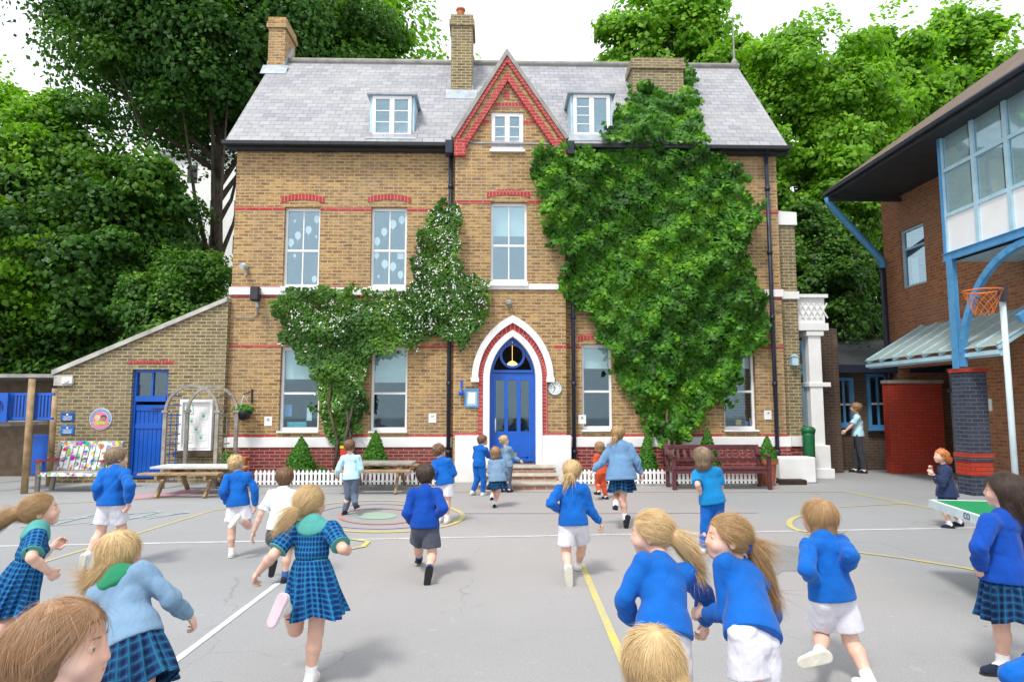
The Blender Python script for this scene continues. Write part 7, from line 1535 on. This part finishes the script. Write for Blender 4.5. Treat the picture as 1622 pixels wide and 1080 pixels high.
person('n', 'fair ponytail girl in blue sweatshirt and white shorts running along the yellow line', 5.95, 1.2, 5,
    dict(pel=(908, 828), neck=(905, 769, .12), head=(906, 746, .12), lel=(873, 797, -.2), lwr=(882, 806, .6), rel=(933, 804, .0), rwr=(949, 826, .15), lkn=(897, 868), lan=(901, 906, -.4), rkn=(921, 866, .2), ran=(917, 893, .05)),
    ('sweat', 'royal'), ('shorts', 'white'), ('pony', 'blonde'), head=(5, 0), seed=14, toes={'l': (903, 938, .05)}, hair_to=[(-.05, -.50, -.05), (-.12, -.62, -.2), (-.22, -.60, -.5), (-.25, -.5, -.8), (-.22, -.4, -1.05)])
person('o', 'tall girl in denim jacket and tartan skirt running past the creeper trunk', 9.0, 1.34, 8,
    dict(pel=(984, 752), neck=(981, 705, .15), head=(979, 687, .15), lel=(954, 732, -.15), lwr=(941, 744, .1), rel=(1008, 731, -.15), rwr=(1015, 750, .15), lkn=(976, 783, .45), lan=(976, 800, -.3), rkn=(986, 790), ran=(990, 820)),
    ('coat', 'denim'), ('skirt', 'tartan'), ('pony', 'darkblonde'), 'shoenavy', head=(20, 0), seed=15, toes={'r': (988, 838, .3)}, skirt=dict(len=.20, r1=.125), topx=1.1, hair_to=[(0, -.5, -.1), (-.1, -.6, -.3), (-.25, -.55, -.5)])
person('p', 'child in orange red clothes and navy shoes behind the girl in the denim jacket', 12.3, 1.1, -35,
    dict(pel=(953, 748), neck=(951, 720, .1), head=(949, 707), lel=(942, 735), lwr=(944, 744, .3), rel=(958, 735), rwr=(957, 746), lkn=(946, 765, .3), lan=(949, 779, -.1), rkn=(956, 766), ran=(958, 778)),
    ('tee', 'red'), ('trousers', 'red'), ('bob', 'auburn'), 'shoenavy', seed=16)
person('q', 'brown haired child in turquoise blue polo and blue trousers walking to the bench', 7.2, 1.2, 8,
    dict(pel=(1128, 792), neck=(1118, 744, .05), head=(1112, 724), lel=(1106, 768, -.1), lwr=(1110, 782, .6), rel=(1142, 770, .2), rwr=(1136, 786, .5), lkn=(1118, 834), lan=(1113, 868), rkn=(1136, 834, .25), ran=(1126, 865, .2)),
    ('tee', 'cyan'), ('trousers', 'royal'), ('bob', 'mousy'), seed=17, head=(-10, 0), topx=1.08)
person('r', 'girl with fair ponytail and green hair band looking left, arm linked with her friend', 2.95, 1.18, -22,
    dict(pel=(1052, 1000), neck=(1050, 890, .1), head=(1029, 844, .1), lel=(990, 948, -.2), lwr=(1000, 982, .5), rel=(1118, 945, .05), rwr=(1118, 985, .4), lkn=(1030, 1090, .2), lan=(1020, 1160, -.3), rkn=(1075, 1090), ran=(1085, 1165)),
    ('sweat', 'royal'), ('shorts', 'white'), ('pony', 'blonde'), head=(-68, -8), ground='legs', seed=18, hair_to=[(0, -.50, -.05), (0, -.62, -.15), (.03, -.75, -.34), (.05, -.86, -.55), (.05, -.92, -.78)], tie=('green', 'band'))
person('s', 'girl in profile with long brown ponytail and blue scrunchie, blue sweatshirt and white shorts', 2.88, 1.2, -40,
    dict(pel=(1192, 1003), neck=(1172, 898, .05), head=(1150, 852, .0), lel=(1150, 970, -.15), lwr=(1114, 968, .25), rel=(1222, 955, .25), rwr=(1226, 990, .2), lkn=(1170, 1090, .1), lan=(1160, 1160), rkn=(1218, 1085, .1), ran=(1225, 1160, -.2)),
    ('sweat', 'royal'), ('shorts', 'white'), ('pony', 'darkblonde'), head=(-88, 0), ground='legs', seed=19, hair_to=[(.0, -.50, -.12), (.02, -.66, -.22), (.05, -.78, -.55), (.08, -.92, -.88), (.1, -1.05, -1.2)], tie=('navyblue', 'scrunchie'), fist=(.5, .7), dens=1.4)
person('t', 'fair haired child at the bottom edge, only the windblown head in view', 1.86, 1.12, 0,
    dict(pel=(1040, 1310), neck=(1038, 1128, .05), head=(1035, 1045, .02), lel=(970, 1230), lwr=(990, 1290, .3), rel=(1105, 1230), rwr=(1090, 1290, .3), lkn=(1000, 1460), lan=(1000, 1590), rkn=(1080, 1460), ran=(1080, 1590)),
    ('sweat', 'navyblue'), ('shorts', 'white'), ('bob', 'blonde'), head=(4, 4), ground='legs', seed=20, hair_to=[(.05, -.2, -.1), (.25, -.3, -.4), (.5, -.35, -.62), (.72, -.4, -.75)], dens=1.9)
person('u', 'child with brown bob, blue sweatshirt and white shorts running at the right', 3.78, 1.2, -12,
    dict(pel=(1318, 943), neck=(1304, 853, .1), head=(1294, 818, .08), lel=(1281, 903, -.1), lwr=(1290, 918, .55), rel=(1347, 880, -.35), rwr=(1338, 898, .6), lkn=(1300, 1003, .25), lan=(1292, 1034, -.35), rkn=(1347, 1012), ran=(1375, 1077, -.1)),
    ('sweat', 'royal'), ('shorts', 'white'), ('bob', 'darkblonde'), head=(-30, 0), seed=21, toes={'l': (1272, 1048, .3)}, fist=(.95, .9))
person('v', 'girl with curly ginger hair and navy blazer by the table tennis table', 9.0, 1.13, -75,
    dict(pel=(1500, 779), neck=(1496, 740), head=(1490, 722), lel=(1492, 766, -.1), lwr=(1479, 752, -.1), rel=(1486, 762, .2), rwr=(1477, 746, .1), lkn=(1494, 806, .1), lan=(1504, 828), rkn=(1506, 806), ran=(1520, 826, .1)),
    ('coat', 'navy'), ('skirt', 'tartan'), ('curly', 'red'), 'shoenavy', head=(-85, 0), collar='green', seed=22, hair_to=[(0, -.3, -.1), (0, -.5, -.3), (0, -.62, -.45)], skirt=dict(len=.24, r1=.13))
person('w', 'dark haired girl in blue sweatshirt and tartan skirt at the right edge', 4.05, 1.3, -20,
    dict(pel=(1592, 915), neck=(1588, 818, .05), head=(1588, 776, .05), lel=(1552, 868, -.15), lwr=(1550, 897, .45), rel=(1645, 868), rwr=(1672, 900, .1), lkn=(1584, 985, .1), lan=(1588, 1044), rkn=(1635, 985, .1), ran=(1668, 1040, -.1)),
    ('sweat', 'navyblue'), ('skirt', 'tartan'), ('long', 'dark'), 'shoenavy', head=(-40, 0), seed=23, skirt=dict(len=.22, r1=.135), hair_to=[(0, -.3, -.15), (.12, -.4, -.5), (.2, -.42, -.75)], toes={'l': (1545, 1056, .2)}, dens=1.3)
person('x', 'child in blue cut off by the bottom right corner, only sleeve and hand showing', 2.75, 1.15, -10,
    dict(pel=(1722, 1150), neck=(1696, 1026, .1), head=(1702, 965, .1), lel=(1602, 1068, -.1), lwr=(1640, 1100, .5), rel=(1760, 1070), rwr=(1750, 1120, .4), lkn=(1700, 1230), lan=(1690, 1310), rkn=(1745, 1230), ran=(1750, 1310)),
    ('sweat', 'royal'), ('shorts', 'white'), ('short', 'brown'), ground='legs', seed=24)
person('y', 'person in pale blue shirt standing between the blue windows of the low rear range', 16.5, 1.62, -60,
    dict(pel=(1359, 688), neck=(1357, 659), head=(1355, 646), lel=(1350, 672), lwr=(1343, 679), rel=(1365, 673), rwr=(1362, 684), lkn=(1355, 715), lan=(1355, 737), rkn=(1360, 715), ran=(1361, 737)),
    ('tee', 'paleblue'), ('trousers', 'darkgrey'), ('short', 'auburn'), 'shoeblack', group='people standing at the back', ground='legs', seed=25)
